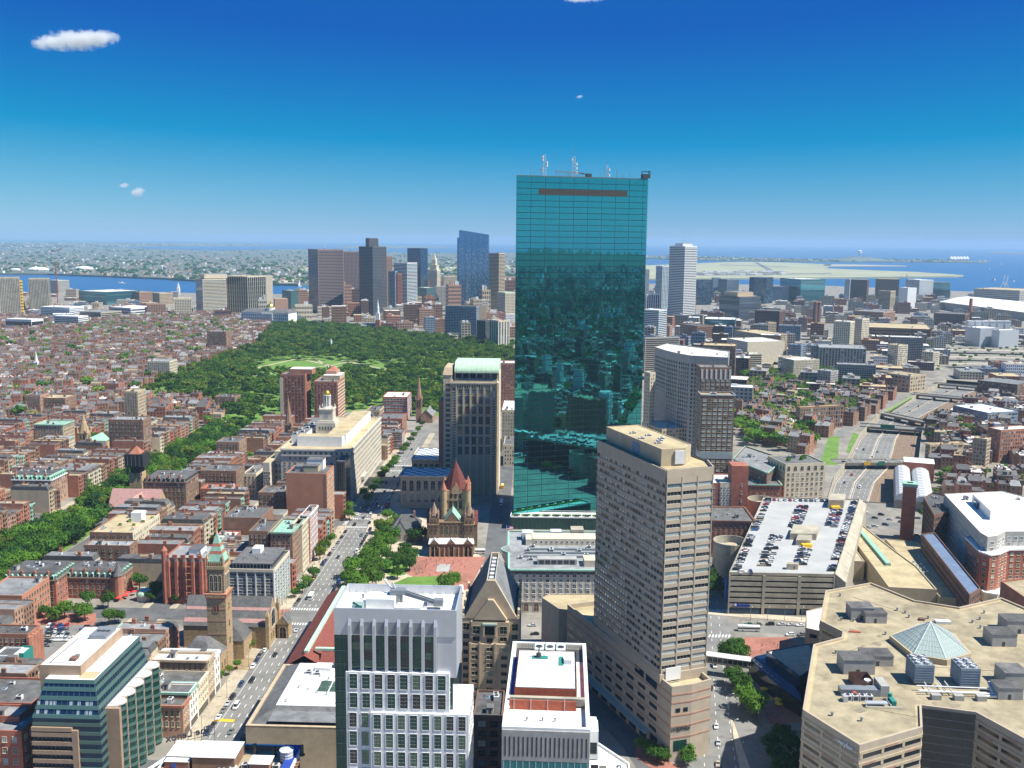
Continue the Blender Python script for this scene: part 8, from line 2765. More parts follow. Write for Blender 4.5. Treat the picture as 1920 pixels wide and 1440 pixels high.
TOWERS=[('purple brown granite tower with horizontal bands and a roof mast',571,598,641,468,588,'purple_granite',GRF,BAND(DK,4.2,.52),1),('mauve ribbed tower behind the purple granite one',644,646,673,472,580,'purple_granite',GRF,GRID(NV,4,4,.6,.65),.7),('black steel tower with a square penthouse',671,700,722,463,592,'dark_granite',TRF,GRID(NV,4,4.4,.7,.5),1),('reddish granite tower peeping from behind the black tower',720,724,736,481,575,'brick_pink',GRF,GRID(DK,4,4,.5,.5),1),('slim dark slab with a red spine',728,741,746,509,580,'blue_grey',GRF,GRID(NV),1),('narrow red brick spine tower',742,746,754,513,582,BRR,GRF,BAND(DK),1),('striped grey and white tower with a toothed crown',737,764,780,493,580,STW,GRF,BAND(('glass_teal',GNV),4.2,.55),1),('dark blue glass tower with a stepped shoulder',763,789,800,466,560,GNV,GRF,GRID((GBL,GNV),4,4,.8,.7),1),('low green glass block with a pale roof',780,800,816,540,572,'spandrel_green',DWR,BAND(TL),1),('grey gridded office block with a white top',815,817,857,537,575,SGR,WRF,GRID(DK,4,4.2,.62,.62),.6),('cream stone block behind the gridded office',829,832,857,518,560,SCR,TNR,GRID(DK),.6),('dark and cream striped granite tower right of the blue glass tower',916,935,946,475,580,STN,TNR,BAND(DK,4.2,.5),1),('cream gridded tower with a green copper gable',931,947,972,549,600,SCR,'copper',GRID(NV),1),('pale block half hidden by the mirror tower',944,948,972,520,570,'brick_pink',TNR,BAND(DK),.6),('wide dark blue slab of flats facing the park',834,893,897,575,638,'blue_grey',TNR,GRID((GNV,GBL,GSK),3.4,3.6,.7,.55),1),('blank cream slab at the end of the dark flats',893,894,911,574,620,STN,TNR,None,.6),('twin ribbed white and glass apartment tower by the park',917,934,955,602,658,SCR,'rose_slate',VERT((GBL,GSK),6,.5),1),('dark low block with red side near the ribbed twin tower',893,910,920,602,650,'dark_granite',TRF,GRID(DK),1),('pale concrete office tower with horizontal bands and overhanging top',357,382,419,524,590,SCR,TNR,BAND((GDK,GBL),3.8,.45),1),('dark finned office slab with pale vertical ribs',417,466,490,519,588,LIM,TNR,VERT(DK,8,.82),1),('blank pale stone flank behind the finned slab',488,490,511,517,585,SCR,TNR,None,.8),('cream stepped deco office block left of the banded tower',319,328,357,560,598,SCR,TNR,GRID(DK),.8),('pink brick block with a pale green hipped roof',272,276,308,570,598,'brick_pink','copper',GRID(DK),.8),('green glass courthouse behind the golden dome',527,546,556,545,580,'spandrel_green',DWR,GRID(TL),1),('plain brick block right of the golden dome',508,516,539,561,592,'brick_pink',TNR,None,.8),('tan concrete apartment tower with vertical ribs beside the yellow netted crane',-12,2,33,521,592,CON,TNR,GRID(DK,3,4,.45,.7),1),('second tan ribbed apartment tower with dark left face',46,56,88,523,582,CON,TNR,GRID(DK,3,4,.45,.7),1),('white faceted office tower with horizontal bands by the harbour',1255,1280,1307,462,606,STW,WRF,BAND(DK,4.3,.42),1),('pale green gridded glass tower left of the white faceted one',1230,1240,1256,499,580,STW,GRF,GRID(TL,4,6,.75,.75),1),('white ribbed low tower beside the mirror tower',1208,1211,1237,552,604,'white_panel',WRF,VERT((GBL,GNV),6,.6),.8),('teal glass tower with white banded right face',1208,1234,1253,582,640,STW,WRF,BAND(TL,4,.5),1),('narrow grey tower edge next to the mirror tower',1206,1207,1216,505,575,STW,GRF,GRID(DK),1),('broad dark glass office with striped blue right face',1357,1385,1431,557,602,'dark_granite',TNR,BAND(BL,4,.5),1),('blue glass waterfront block with bright left face',1408,1435,1455,521,570,GBL,'blue_roof',GRID(BL,4,4,.9,.6),1),('navy waterfront block right of the faceted tower',1304,1308,1335,525,572,GNV,GRF,GRID(BL,4,4,.9,.6),.7),('thin teal waterfront block',1334,1336,1351,521,560,'blue_grey',GRF,GRID(TL),.8),('grey navy waterfront block with tall windows',1350,1362,1387,524,562,'blue_grey',GRF,VERT(NV,4,.6),1),('lower blue waterfront block with a pale right end',1444,1478,1486,538,565,'blue_grey',GRF,GRID(BL),1),('long blue green glass waterfront block',1478,1500,1551,524,566,'glass_teal',DWR,BAND(('glass_teal',GSK),4,.5),.8),('white and silver waterfront sliver',1584,1592,1598,524,562,'white_panel',WRF,GRID(BL),1),('deep red brick waterfront block with tan right face',1597,1624,1637,525,566,BDK,TNR,BAND(DK),1),('brown waterfront block with a pinkish lit face',1645,1684,1698,524,562,BBR,TNR,BAND(DK),1),('tan glass fronted mid rise near the ventilation building',1651,1668,1684,546,580,STN,GRF,BAND(DK),1),('white stepped ventilation building',1691,1700,1720,540,578,'white_panel',WRF,None,1),('bright white hotel slab on the waterfront',1710,1722,1752,525,562,'white_panel',WRF,GRID(SK),.8),('dark teal glass waterfront slab',1751,1780,1790,530,562,'glass_teal',GRF,BAND(NV),1),('grey concrete waterfront warehouse at the far right',1856,1910,1980,545,575,SGR,TNR,BAND(DK,6,.3),1),('brown brick office with an open frame end',1282,1306,1344,612,645,BBR,TRF,BAND(DK,4,.4),.8),('glass fronted office with a white side wall',1322,1376,1391,600,642,'glass_teal',WRF,BAND(('glass_teal',GSK),4,.5),1),('yellow stepped art deco hotel',1436,1440,1456,605,630,STN,TNR,GRID(DK),.8),('dark brick mid rise with pinkish right face',1419,1460,1482,584,626,BDK,'slate',GRID(DK),1),('low dark blue block with arched windows',1462,1500,1512,612,640,'blue_grey',TRF,GRID(NV),1),('green tinted cream apartment tower near the highway ramps',1566,1592,1609,604,652,SCR,DWR,GRID(('glass_teal',GDK),3.6,4,.6,.6),1),('cream arcaded apartment tower joined to the green tinted one',1604,1614,1631,598,648,SCR,DWR,GRID(DK,3.6,4,.5,.5),1),('long low brick station with square chimneys',1632,1744,1782,618,640,BBR,TNR,BAND(DK,8,.3),1),('silver grey power station with tall boxy stacks',1824,1836,1878,616,650,'silver_panel',WRF,None,.8),('second silver grey power station hall',1866,1872,1916,620,652,'silver_panel',WRF,None,.8),('dark brick loft row with bright right ends',1762,1808,1838,590,612,BDK,TRF,GRID(DK),1),('low tan loft with pink side in the wharf district',1612,1655,1694,586,606,'brick_pink',GRF,GRID(DK),1),('white banded hospital block on the left by the river',97,148,155,594,620,'white_panel',WRF,BAND(DK,4,.4),1),('white museum like block with dark glass front',4,60,68,600,626,'white_panel',DWR,BAND(DK,14,.6),1),('long white hospital wing',70,132,142,577,606,'white_panel',WRF,BAND(BL,4,.4),1),('grey glass hospital block',85,100,132,590,610,'blue_grey',WRF,GRID(BL),1),('low concrete brutalist block with terraces',142,190,210,586,606,CON,GRF,BAND(DK),1),('white winged roof assembly building on the left',196,246,274,578,600,'white_panel',WRF,BAND(BL,6,.5),1),('long glass arena with pale roof',132,200,238,548,572,'glass_teal',DWR,BAND(SK,5,.4),1),('pinkish brick block beside the harbour',240,262,280,548,570,'brick_pink',GRF,GRID(DK),1),('yellow and blue brick pair near the harbour',280,300,318,550,572,STN,GRF,GRID(DK),1),('pale grey wharf apartments along the water',86,110,120,526,550,SGR,'copper',GRID(DK),1),]
for row in TOWERS:
 lab,xl,xm,xr,yt,yb,wl_,rf,fa,ra=row
 nm='office_tower' if 'tower' in lab else 'city_building'
 tw(nm,lab,xl,xm,xr,yt,yb,wl_,rf,fa,'tower' if 'tower' in lab else BLD,ratio=ra,clut=3)
def crown_box(xl,xm,xr,yt,yb,label_of,name,m,roofm=GRF):
 pass
def special():
 def top(xm,yb,x0,x1,y0,y1,m,lab,name='penthouse_block'):
  pl,h=tplan(x0,(x0+x1)/2+2,x1,y1,yb)
  P=un(xm,yb)
  za,zb=hat(P,y0),hat(P,y1)
  return pl,za,zb
 for lab,x0,x1,ytop,ybot,yb,m in (('square black penthouse on the black steel tower',685,708,447,464,592,'dark_granite'),('overhanging attic on the pale banded office tower',364,417,515,522,590,SCR),('tan roof storey on the broad dark glass office',1367,1415,549,558,602,STN),('low plant level on the white faceted tower',1266,1296,457,462,606,STW)):
  P=un((x0+x1)/2,yb)
  z0,z1=hat(P,ybot),hat(P,ytop)
  D=(P-CAMP).dot(FW)
  w=(x1-x0)*D/FPX
  c=(P.x,P.y+w*.75)
  r=thing('roof_storey',lab,'roof storey',(c[0],c[1],z0))
  part(r,'wall',m, lambda b:b.prism(rect(c,w*.8,w*.8,.5),z0-1,z1))
  part(r,'roof',GRF, lambda b:b.prism(rect(c,w*.7,w*.7,.5),z1,z1+1))
 for lab,x,y0,y1,yb in (('thin red and white mast on the purple granite tower',608,437,470,588),('thin mast on the white faceted tower',1277,441,460,606),('second thin mast on the white faceted tower',1283,439,460,606)):
  P=un(x,yb)
  z0,z1=hat(P,y1),hat(P,y0)
  r=thing('roof_mast',lab,'mast',(P.x,P.y+22,z0))
  part(r,'pole',STW, lambda b:(b.bar((P.x,P.y+22,z0),(P.x,P.y+22,z1),.5),b.bar((P.x,P.y+22,z0),(P.x,P.y+22,z0+(z1-z0)*.5),1.1)))
  part(r,'red_band','sign_red', lambda b:b.bar((P.x,P.y+22,z0),(P.x,P.y+22,z0+(z1-z0)*.14),1.6))
 A,B=un(858,585),un(916,585)
 h0,h1=hat(A,431),hat(B,440)
 r=thing('blue_glass_tower','tall blue glass tower with a slanted roof line downtown','skyscraper',(A.x,A.y,0))
 w=B.x-A.x
 f=Fr((A.x,A.y),-.03)
 dd=45
 def body(b):
  b.face([f.p3(4,0,0),f.p3(w,0,0),f.p3(w,0,h1),f.p3(4,0,h0)])
  b.face([f.p3(w,0,0),f.p3(w,dd,0),f.p3(w,dd,h1),f.p3(w,0,h1)])
  b.face([f.p3(4,dd,0),f.p3(4,0,0),f.p3(4,0,h0),f.p3(4,dd,h0)])
  b.face([f.p3(4,0,h0),f.p3(w,0,h1),f.p3(w,dd,h1),f.p3(4,dd,h0)])
 part(r,'glass_body','tower_blue',body)
 part(r,'side_fin','tower_blue', lambda b:b.prism(f.r(-2,3.9,6,dd),0,h0-22))
 pn=MB()
 hr2=random.Random(3)
 cols,rows=22,52
 for j in range(rows):
  for i in range(cols):
   if hr2.random()<(.45 if j<44 else.12):
    x0=5+(w-6)*i/cols
    z=4+(h1-8)*j/rows
    pn.face([f.p3(x0,-.15,z),f.p3(x0+(w-6)/cols*.55,-.15,z),f.p3(x0+(w-6)/cols*.55,-.15,z+2.0),f.p3(x0,-.15,z+2.0)],0 if hr2.random()<.6 else 1)
 pn.build('pale_panes',['glass_pale',GSK],r,'stuff')  # panes in paler glass, scattered at random
 for i in range(4):
  part(r,'vertical_seam',GNV, lambda b:b.prism(f.r(4+w*(.2+.2*i),4.8+w*(.2+.2*i),-.3,0),0,h1-6))
 P=un(812,565)
 hh=hat(P,475)
 f=Fr((P.x-16,P.y),-.3)
 r=thing('stepped_clock_tower','cream stone tower with colonnaded top and stepped pyramid spire downtown','tower',(P.x,P.y,0))
 part(r,'shaft',SCR, lambda b:b.prism(f.r(0,32,0,32),0,hh*.66))
 addw(r,edg(f.r(0,32,0,32)),GRID(DK,4,4,.5,.6),hh*.64)
 part(r,'colonnade',SCR, lambda b:(b.prism(f.r(4,28,4,28),hh*.66,hh*.74),b.prism(f.r(3,29,3,29),hh*.74,hh*.76)))
 part(r,'clock_stage',SCR, lambda b:b.prism(f.r(9,23,9,23),hh*.76,hh*.86))
 part(r,'pyramid',SCR, lambda b:(b.taper(f.r(9,23,9,23),hh*.86,f.r(14,18,14,18),hh*.96),b.cone(f.r(14,18,14,18),hh*.96,f.p3(16,16,hh))))
 P=un(502,612)
 z1,zt=hat(P,583),hat(P,563)
 f=Fr((P.x,P.y),-.25)
 r=thing('domed_state_house','wide brick and white state house with a gleaming golden dome','public building',(P.x,P.y,0))
 part(r,'wall',WPT, lambda b:b.prism(f.r(-70,55,0,45),0,z1-4))
 part(r,'roof','slate', lambda b:b.taper(f.r(-71,56,-1,46),z1-4,f.r(-60,45,12,34),z1+3))
 addw(r,[(f.p(-70,0),f.p(55,0))],fx(7,5,.4,.6,DK),z1-5)
 for i in range(12):
  part(r,'portico_column',WPT, lambda b:b.prism(ngon(f.p(-14+i*2.5,-2),.7,6),z1*.4,z1-4))
 part(r,'drum',WPT, lambda b:b.prism(ngon(f.p(0,16),11,16),z1-2,z1+7))
 C=f.p(0,16)
 rd=9.5
 def dm(b):
  for k in range(6):
   a0,a1=math.pi/2*k/6,math.pi/2*(k+1)/6
   b.taper(ngon(C,rd*math.cos(a0),16),z1+7+rd*1.1*math.sin(a0),ngon(C,max(.05,rd*math.cos(a1)),16),z1+7+rd*1.1*math.sin(a1),cap=False)
 part(r,'golden_dome','gold',dm)
 part(r,'lantern','gold', lambda b:(b.prism(ngon(C,1.4,8),z1+17,z1+21),b.cone(ngon(C,1.6,8),z1+21,(C[0],C[1],z1+25))))
 P=un(708,624)
 hh=hat(P,560)
 f=Fr((P.x,P.y),-.1)
 r=thing('steeple_church','brick church with a tall white steeple at the park corner','church',(P.x,P.y,0))
 part(r,'tower','brick', lambda b:b.prism(f.r(-5,5,0,10),0,hh*.38))
 part(r,'steeple',WPT, lambda b:(b.prism(f.r(-4,4,1,9),hh*.38,hh*.58),b.prism(ngon(f.p(0,5),3.2,8),hh*.58,hh*.74),b.cone(ngon(f.p(0,5),2.6,8),hh*.74,f.p3(0,5,hh))))
 gwall(r,f,-40,-5,2,26,0,14,22,'brick','x','nave_wall')
 hroof(r,f,-40,-5,2,26,14,22.2,GRF,'x',.5,'nave_roof')
 P=un(621,660)
 r=thing('memorial_column','white granite memorial column standing among the park trees','monument',(P.x,P.y,0))
 part(r,'column',WPT, lambda b:(b.prism(ngon((P.x,P.y),2,8),0,22),b.box((P.x,P.y),8,8,0,5,0)))
 part(r,'figure',SGR, lambda b:b.cone(ngon((P.x,P.y),1.6,8),22,(P.x,P.y,27)))
 for i,x in enumerate((1527,1533)):
  P=un(x,615)
  z=hat(P,568)
  r=thing('brick_chimney','one of two close brick chimneys of the old power house','chimney',(P.x,P.y,0),'twin brick chimneys')
  part(r,'stack',BDK, lambda b:b.taper(ngon((P.x,P.y),7,10),0,ngon((P.x,P.y),5,10),z))
  part(r,'rim','brick', lambda b:b.prism(ngon((P.x,P.y),5.8,10),z,z+4))
 P=un(1818,600)
 z=hat(P,561)
 r=thing('brick_chimney','tall slim red chimney before the long white roof','chimney',(P.x,P.y,0))
 part(r,'stack',BRR, lambda b:b.taper(ngon((P.x,P.y),6,10),0,ngon((P.x,P.y),4.4,10),z))
 part(r,'rim',BDK, lambda b:b.prism(ngon((P.x,P.y),5,10),z,z+2))
 pl=ccw([W(1766,565,26),W(1925,585,26),W(1990,575,26),W(1800,557,26)])
 c=cen(pl)
 r=thing('convention_hall','very long hall with a gently curved brilliant white roof','hall',(c.x,c.y,0))
 part(r,'wall',SGR, lambda b:b.walls(pl,0,26))
 part(r,WRF,WRF, lambda b:b.taper(inset(pl,-6),25,inset(pl,40),34))
 for i in range(6):
  P=un(1832+i*14,648)
  z=hat(P,606)
  r=thing('boxy_stack','square silver stack rising from the power station roofs','stack',(P.x,P.y+30,0),'power station stacks')
  part(r,'shaft','silver_panel', lambda b:b.box((P.x,P.y+40),12,12,0,z))
  part(r,'cap',STW, lambda b:b.box((P.x,P.y+40),13,13,z,z+2))
 for lab,x0,x1,y in (('leftmost round white membrane roof across the channel',18,42,508),('large white membrane roof with dark slits across the channel',52,98,508),('white membrane roof behind grey wharf sheds across the channel',140,180,506)):
  p0,p1=un(x0,y),un(x1,y)
  cc=Vector(((p0.x+p1.x)/2,p0.y))
  w=p1.x-p0.x
  r=thing('white_dome',lab,'dome',(cc.x,cc.y,0))
  part(r,'membrane',WRF, lambda b:[b.taper([(cc.x+(q[0]-cc.x),q[1]) for q in ngon(cc,w*.28*math.cos(math.pi/2*k/5),14,0,1.8)],8+w*.13*math.sin(math.pi/2*k/5),ngon(cc,max(.1,w*.28*math.cos(math.pi/2*(k+1)/5)),14,0,1.8),8+w*.13*math.sin(math.pi/2*(k+1)/5),cap=False) for k in range(5)])
  part(r,'base_wall',SGR, lambda b:b.walls(ngon(cc,w*.28,14,0,1.8),0,8))
 P=un(42,600)
 z=hat(P,470)
 r=thing('tower_crane','thin red tower crane behind the tan ribbed towers','crane',(P.x,P.y+200,0))
 part(r,'mast','rust_panel', lambda b:b.box((P.x,P.y+200),2,2,0,z*.8))
 part(r,'jib','rust_panel', lambda b:b.bar((P.x,P.y+200,z-4),(P.x+30,P.y+180,z+5),.8))
 part(r,'counter_jib','rust_panel', lambda b:b.bar((P.x,P.y+200,z-4),(P.x-14,P.y+210,z-2),1.6))
 tw('unfinished_tower','half built frame with bright yellow netting between the tan ribbed towers',31,33,43,526,590,'yellow_net','rust_panel',BAND(DK,8,.3),BLD,ratio=.8,clut=0)
 for i,x in enumerate((1880,1886)):
  P=un(x,540)
  z=hat(P,515+i*2)
  r=thing('dock_crane','white dock crane with raised boom at the waterside','crane',(P.x,P.y,0),'white dock cranes')
  part(r,'leg',WPT, lambda b:(b.bar((P.x-12,P.y,0),(P.x,P.y,z*.5),3),b.bar((P.x+12,P.y,0),(P.x,P.y,z*.5),3)))
  part(r,'boom',WPT, lambda b:b.bar((P.x,P.y,z*.45),(P.x+6,P.y,z),3))
 P=un(1611,489)
 b=MB()
 b.taper(ngon((P.x,P.y),330,12,0,1.5),0,ngon((P.x,P.y),60,12,0,1.5),48)
 struc(b,'island_hill','far_land')
 r=thing('water_tower','white bulb of a water tower on the far island hill','water tower',(P.x,P.y,48))
 part(r,'tank',WPT, lambda b:(b.prism(ngon((P.x,P.y),25,10),90,120),b.cone(ngon((P.x,P.y),25,10),120,(P.x,P.y,130))))
 part(r,'stem',WPT, lambda b:b.prism(ngon((P.x,P.y),8,8),40,90))
 P=un(1796,490)
 for i in range(6):
  q=un(1782+i*6,489.5)
  r=thing('digester_tank','white egg shaped tank in a row on the far peninsula','tank',(q.x,q.y,0),'far white tanks')
  part(r,'shell',WPT, lambda b:(b.taper(ngon(q,20,10),0,ngon(q,32,10),28,cap=False),b.taper(ngon(q,32,10),28,ngon(q,14,10),58)))
 P=un(335,552)
 z=hat(P,528)
 r=thing('white_steeple','slim white steeple rising before the channel','steeple',(P.x,P.y,0))
 part(r,'tower',WPT, lambda b:b.box((P.x,P.y),9,9,0,z*.5))
 part(r,'spire',WPT, lambda b:b.cone(rect((P.x,P.y),8,8),z*.5,(P.x,P.y,z)))
mat('tower_blue',(.08,.23,.42),rough=.08,var=0,metal=.55,spec=.7)
special()
def block_mesh(w,d,h,wall,roofm,gl,fh,sp,seed):
 r=random.Random(seed)
 b=MB()
 b.walls(rect((0,0),w,d),0,h+.8,0)
 b.cap(rect((0,0),w,d),h,1)
 rows,cols=max(1,int(h/fh)),max(1,int(w/sp))
 for (x0,y0,x1,y1) in ((-w/2,-d/2,w/2,-d/2),(w/2,-d/2,w/2,d/2),(-w/2,d/2,-w/2,-d/2)):
  e=Vector((x1-x0,y1-y0))
  L=e.length
  e/=L
  n=Vector((e.y,-e.x))*.12
  cc=max(1,int(L/sp))
  for k in range(rows):
   z=(k+.25)*h/rows
   for i in range(cc):
    u,v=Vector((x0,y0))+e*(L*(i+.22)/cc)+n,Vector((x0,y0))+e*(L*(i+.78)/cc)+n
    b.face([(u.x,u.y,z),(v.x,v.y,z),(v.x,v.y,z+h/rows*.5),(u.x,u.y,z+h/rows*.5)],2)
 for _ in range(r.choice((1,2,3))):
  b.box((r.uniform(-w*.3,w*.3),r.uniform(-d*.3,d*.3)),r.uniform(3,w*.3),r.uniform(3,d*.3),h,h+r.uniform(2,5),0,r.choice((0,3)))
 return b,[wall,roofm,gl,STW]
BV=[]
br_=random.Random(21)
BW=[SCR,'brick',STN,BBR,SGR,'brick_pink',LIM,CON,WPT,'blue_grey',BDK,BBR,'brick',STN]
BR_=[GRF,TRF,DWR,TNR,GRF,WRF,TRF]
for i in range(42):
 wl_,rf=BW[i%len(BW)],BR_[(i*3)%len(BR_)]
 w,d,h=br_.uniform(18,46),br_.uniform(16,38),br_.choice((10,12,15,18,22,27,34))
 b,ms=block_mesh(w,d,h,wl_,rf,br_.choice((GDK,GDK,GNV,GBL)),3.8,br_.choice((3.2,4.0,5.0)),i)
 BV.append((b,ms,b.mesh('city_block',ms),w,d,h,wl_,rf))
def fillb(px,n,where,group,hs=(.8,1.2),ang=0.0,tall=99,stuff=False,seed=1,gap=2,name=None):
 name=name or group.split()[0]+'_block'
 r=random.Random(seed)
 poly=[W(*p) for p in px]
 xs=[p[0] for p in px]
 ys=[p[1] for p in px]
 c=0
 rest,mats=MB(),[]
 for _ in range(n*14):
  if c>=n:
   break
  x,y=r.uniform(min(xs),max(xs)),r.uniform(min(ys),max(ys))
  if not ins_(px,x,y):
   continue
  q=W(x,y)
  i=r.randrange(len(BV))
  b,ms,me,w,d,h,wl_,rf=BV[i]
  if h>tall:
   continue
  a=ang+r.choice((0,0,math.pi/2))+r.uniform(-.06,.06)
  pl=rect(q,w+gap,d+gap,a)
  if not free(pl+[q,tuple(Vector(pl[0]).lerp(Vector(pl[1]),.5)),tuple(Vector(pl[1]).lerp(Vector(pl[2]),.5)),tuple(Vector(pl[2]).lerp(Vector(pl[3]),.5)),tuple(Vector(pl[3]).lerp(Vector(pl[0]),.5))]):
   continue
  occ_(pl)
  c+=1
  s=r.uniform(*hs)
  if stuff:
   ca,sa=math.cos(a),math.sin(a)
   n0=len(rest.v)
   rest.v+=[(q[0]+x_*ca-y_*sa,q[1]+x_*sa+y_*ca,z_*s) for x_,y_,z_ in b.v]
   rest.f+=[tuple(j+n0 for j in f_) for f_ in b.f]
   for m_ in ms:
    if m_ not in mats:
     mats.append(m_)
   mp=[mats.index(m_) for m_ in ms]
   rest.m+=[mp[j] for j in b.m]
  else:
   o=bpy.data.objects.new(name,me)
   COL.objects.link(o)
   o.location=(q[0],q[1],0)
   o.rotation_euler=(0,0,a)
   o.scale=(1,1,s)
   tag(o,'%s %s city block with %s, %s'%('low' if h*s<14 else 'tall' if h*s>24 else 'mid height',WORD.get(wl_,wl_.replace('_',' ')),WORD.get(rf,rf.replace('_',' ')),where),BLD,group)
 if rest.f:
  o=rest.build('distant_blocks',mats,None,'stuff')
  tag(o,'far off mass of low city buildings, %s'%where,'buildings')
 return c
print('fill',fillb([(520,612),(560,590),(700,585),(960,600),(960,655),(900,650),(780,640),(690,632),(600,622)],55,'between the park and the towers','parkside blocks',(.9,1.5),.2,seed=2),fillb([(330,600),(560,596),(560,560),(970,555),(970,600),(700,588),(520,610)],60,'downtown left of the mirror tower','downtown blocks',(1.1,3.0),.25,seed=3),fillb([(-20,600),(-20,552),(340,552),(480,572),(340,590)],60,'along the harbour on the left','harbour blocks',(.8,1.2),.1,24,seed=4),fillb([(1206,690),(1206,600),(1500,600),(1560,640),(1500,690),(1400,740),(1390,780)],95,'right of the mirror tower','midtown blocks',(.8,1.4),-.3,seed=5),fillb([(1206,600),(1206,545),(1560,545),(1920,560),(1930,600),(1500,610)],190,'in the wharf district','wharf blocks',(.8,1.3),-.2,28,seed=6),fillb([(1500,690),(1560,640),(1640,600),(1930,600),(1930,650),(1780,640),(1760,690),(1600,760),(1500,750)],100,'by the highway ramps','rampside blocks',(.6,1.1),-.3,24,seed=7),fillb([(1770,700),(1930,690),(1930,860),(1745,850),(1840,760)],45,'right of the railway yard','railside blocks',(.6,1.1),-.15,20,seed=8))
def reflected_city():
 r=random.Random(9)
 b=MB()
 ms=['brick',STN,TRF,GRF,DWR,BBR,WPT]
 n=0
 for _ in range(9000):
  if n>3000:
   break
  t=r.uniform(60,1)**2*1.5
  q=(53+t*r.uniform(.45,.98),720-t)
  if inv(q[0],q[1],10,60) or not free([q,(q[0]+9,q[1]),(q[0]-9,q[1]),(q[0],q[1]+9),(q[0],q[1]-9)]):
   continue
  n+=1
  k=1 if t<2500 else 1.8
  h=r.choice((9,11,13,15,18)) if r.random()<.95 else r.uniform(25,50)
  w,d,a=r.uniform(7,17)*k,r.uniform(8,15)*k,-.6+r.choice((0,1.57))+r.uniform(-.1,.1)
  m=r.choice((0,0,5,1,5,6))
  b.box(q,w,d,0,h,a,m,r.choice((2,3,2,4,3,2,2)))
  if t<1500:
   for k2 in range(int(h/3.5)):
    b.box(q,w*1.01,d*.9,1.5+k2*3.5,2.8+k2*3.5,a,3)
 o=b.build('reflected_quarter',ms,None,'stuff')
 tag(o,'low brick quarter beside the viewer that the mirror tower reflects','buildings')
reflected_city()
def far_houses():
 r=random.Random(31)
 for nm,px,n,smin,smax,lab in (('far_houses',EB,2300,8,20,'countless small pale houses across the harbour'),('north_houses',NS,700,14,45,'faint far off town on the northern shore'),('peninsula_houses',WIN,360,12,34,'faint row of houses on the far peninsula')):
  b=MB()
  xs,ys=[p[0] for p in px],[p[1] for p in px]
  c=0
  for _ in range(n*6):
   if c>=n:
    break
   x,y=r.uniform(max(-30,min(xs)),min(1950,max(xs))),r.uniform(min(ys)+.8,max(ys)-.8)
   if not ins_(px,x,y):
    continue
   q=W(x,y)
   c+=1
   w=r.uniform(smin,smax)
   m=r.choices((0,1,2,3),(1.4,2,5,3))[0]
   b.box(q,w,w*r.uniform(.5,1),.5,r.uniform(6,13)*(1 if nm=='far_houses' else 1.4),r.uniform(0,1.5),m,r.choice((0,2,3)))
  o=b.build(nm,[WPT,'brick_pink',GRF,STN],None,'stuff')
  tag(o,lab,'houses')
 b=MB()
 for px,n,s in ((EB,900,14),(NS,260,50),(WIN,120,24)):
  xs,ys=[p[0] for p in px],[p[1] for p in px]
  c=0
  for _ in range(n*6):
   if c>=n:
    break
   x,y=r.uniform(max(-30,min(xs)),min(1950,max(xs))),r.uniform(min(ys)+.5,max(ys)-1.2)
   if not ins_(px,x,y):
    continue
   q=W(x,y)
   c+=1
   k=r.uniform(.6,1.4)*s
   a=r.uniform(0,3)
   b.taper(ngon(q,k,6,a,1.6),.5,ngon(q,k*.8,6,a+.3,1.5),7+r.uniform(0,4),cap=False)
   b.taper(ngon(q,k*.8,6,a+.3,1.5),9,ngon(q,k*.3,6,a,1.4),13+r.uniform(0,5))
 o=b.build('far_woods','foliage_dark',None,'stuff')
 tag(o,'dark belts of trees across the harbour','trees')
 b=MB()
 for _ in range(90):
  x,y=r.uniform(1310,1470),r.uniform(510,517)
  q=W(x,y)
  b.box(q,r.uniform(20,70),r.uniform(14,30),.6,r.uniform(8,16),0,r.choice((0,1)))
 o=b.build('terminal_sheds',[WPT,SGR],None,'stuff')
 tag(o,'pale low terminal sheds on the airfield','buildings')
far_houses()
bt=MB()
bt.taper([(-9,-2.6),(7,-2.6),(11,0),(7,2.6),(-9,2.6)],0,[(-9,-3),(8,-3),(13,0),(8,3),(-9,3)],3)
bt.box((-2,0),9,4,3,5.6,0,0)
bt.box((-3,0),4,3,5.6,7.6,0,1)
BOAT=bt.mesh('motor_boat',[WPT,GDK])
bs=MB()
bs.taper([(-6,-1.6),(5,-1.6),(8,0),(5,1.6),(-6,1.6)],0,[(-6,-2),(6,-2),(9,0),(6,2),(-6,2)],2)
bs.bar((1,0,1),(1,0,22),.3)
bs.face([(1.4,.1,3),(-6,.1,3),(1.4,.1,21)],0)
SAIL=bs.mesh('sail_boat',[WPT])
for x,y,k,lab in ((1855,505,0,'white motor boat alone on the wide bay'),(1862,525,0,'white motor boat leaving the docks'),(1900,528,0,'white boat near the right dock'),(1878,497,1,'small white sail far out on the bay'),(1700,522,1,'white sail boat before the airfield tip'),(562,537,1,'white sail boat in the channel before the purple tower'),(228,532,0,'small white boat crossing the channel'),(85,511,0,'white ferry beside the membrane roofs'),(1335,473,1,'tiny distant sail on the open sea'),(1425,530,0,'white launch between the waterfront blocks')):
 q=W(x,y,-8.4)
 o=bpy.data.objects.new('sail_boat' if k else 'motor_boat',SAIL if k else BOAT)
 COL.objects.link(o)
 o.location=(q[0],q[1],-8.6)
 o.rotation_euler=(0,0,x%3)
 s=2.2 if y<500 else 1.6
 o.scale=(s,s,s)
 tag(o,lab,'boat')
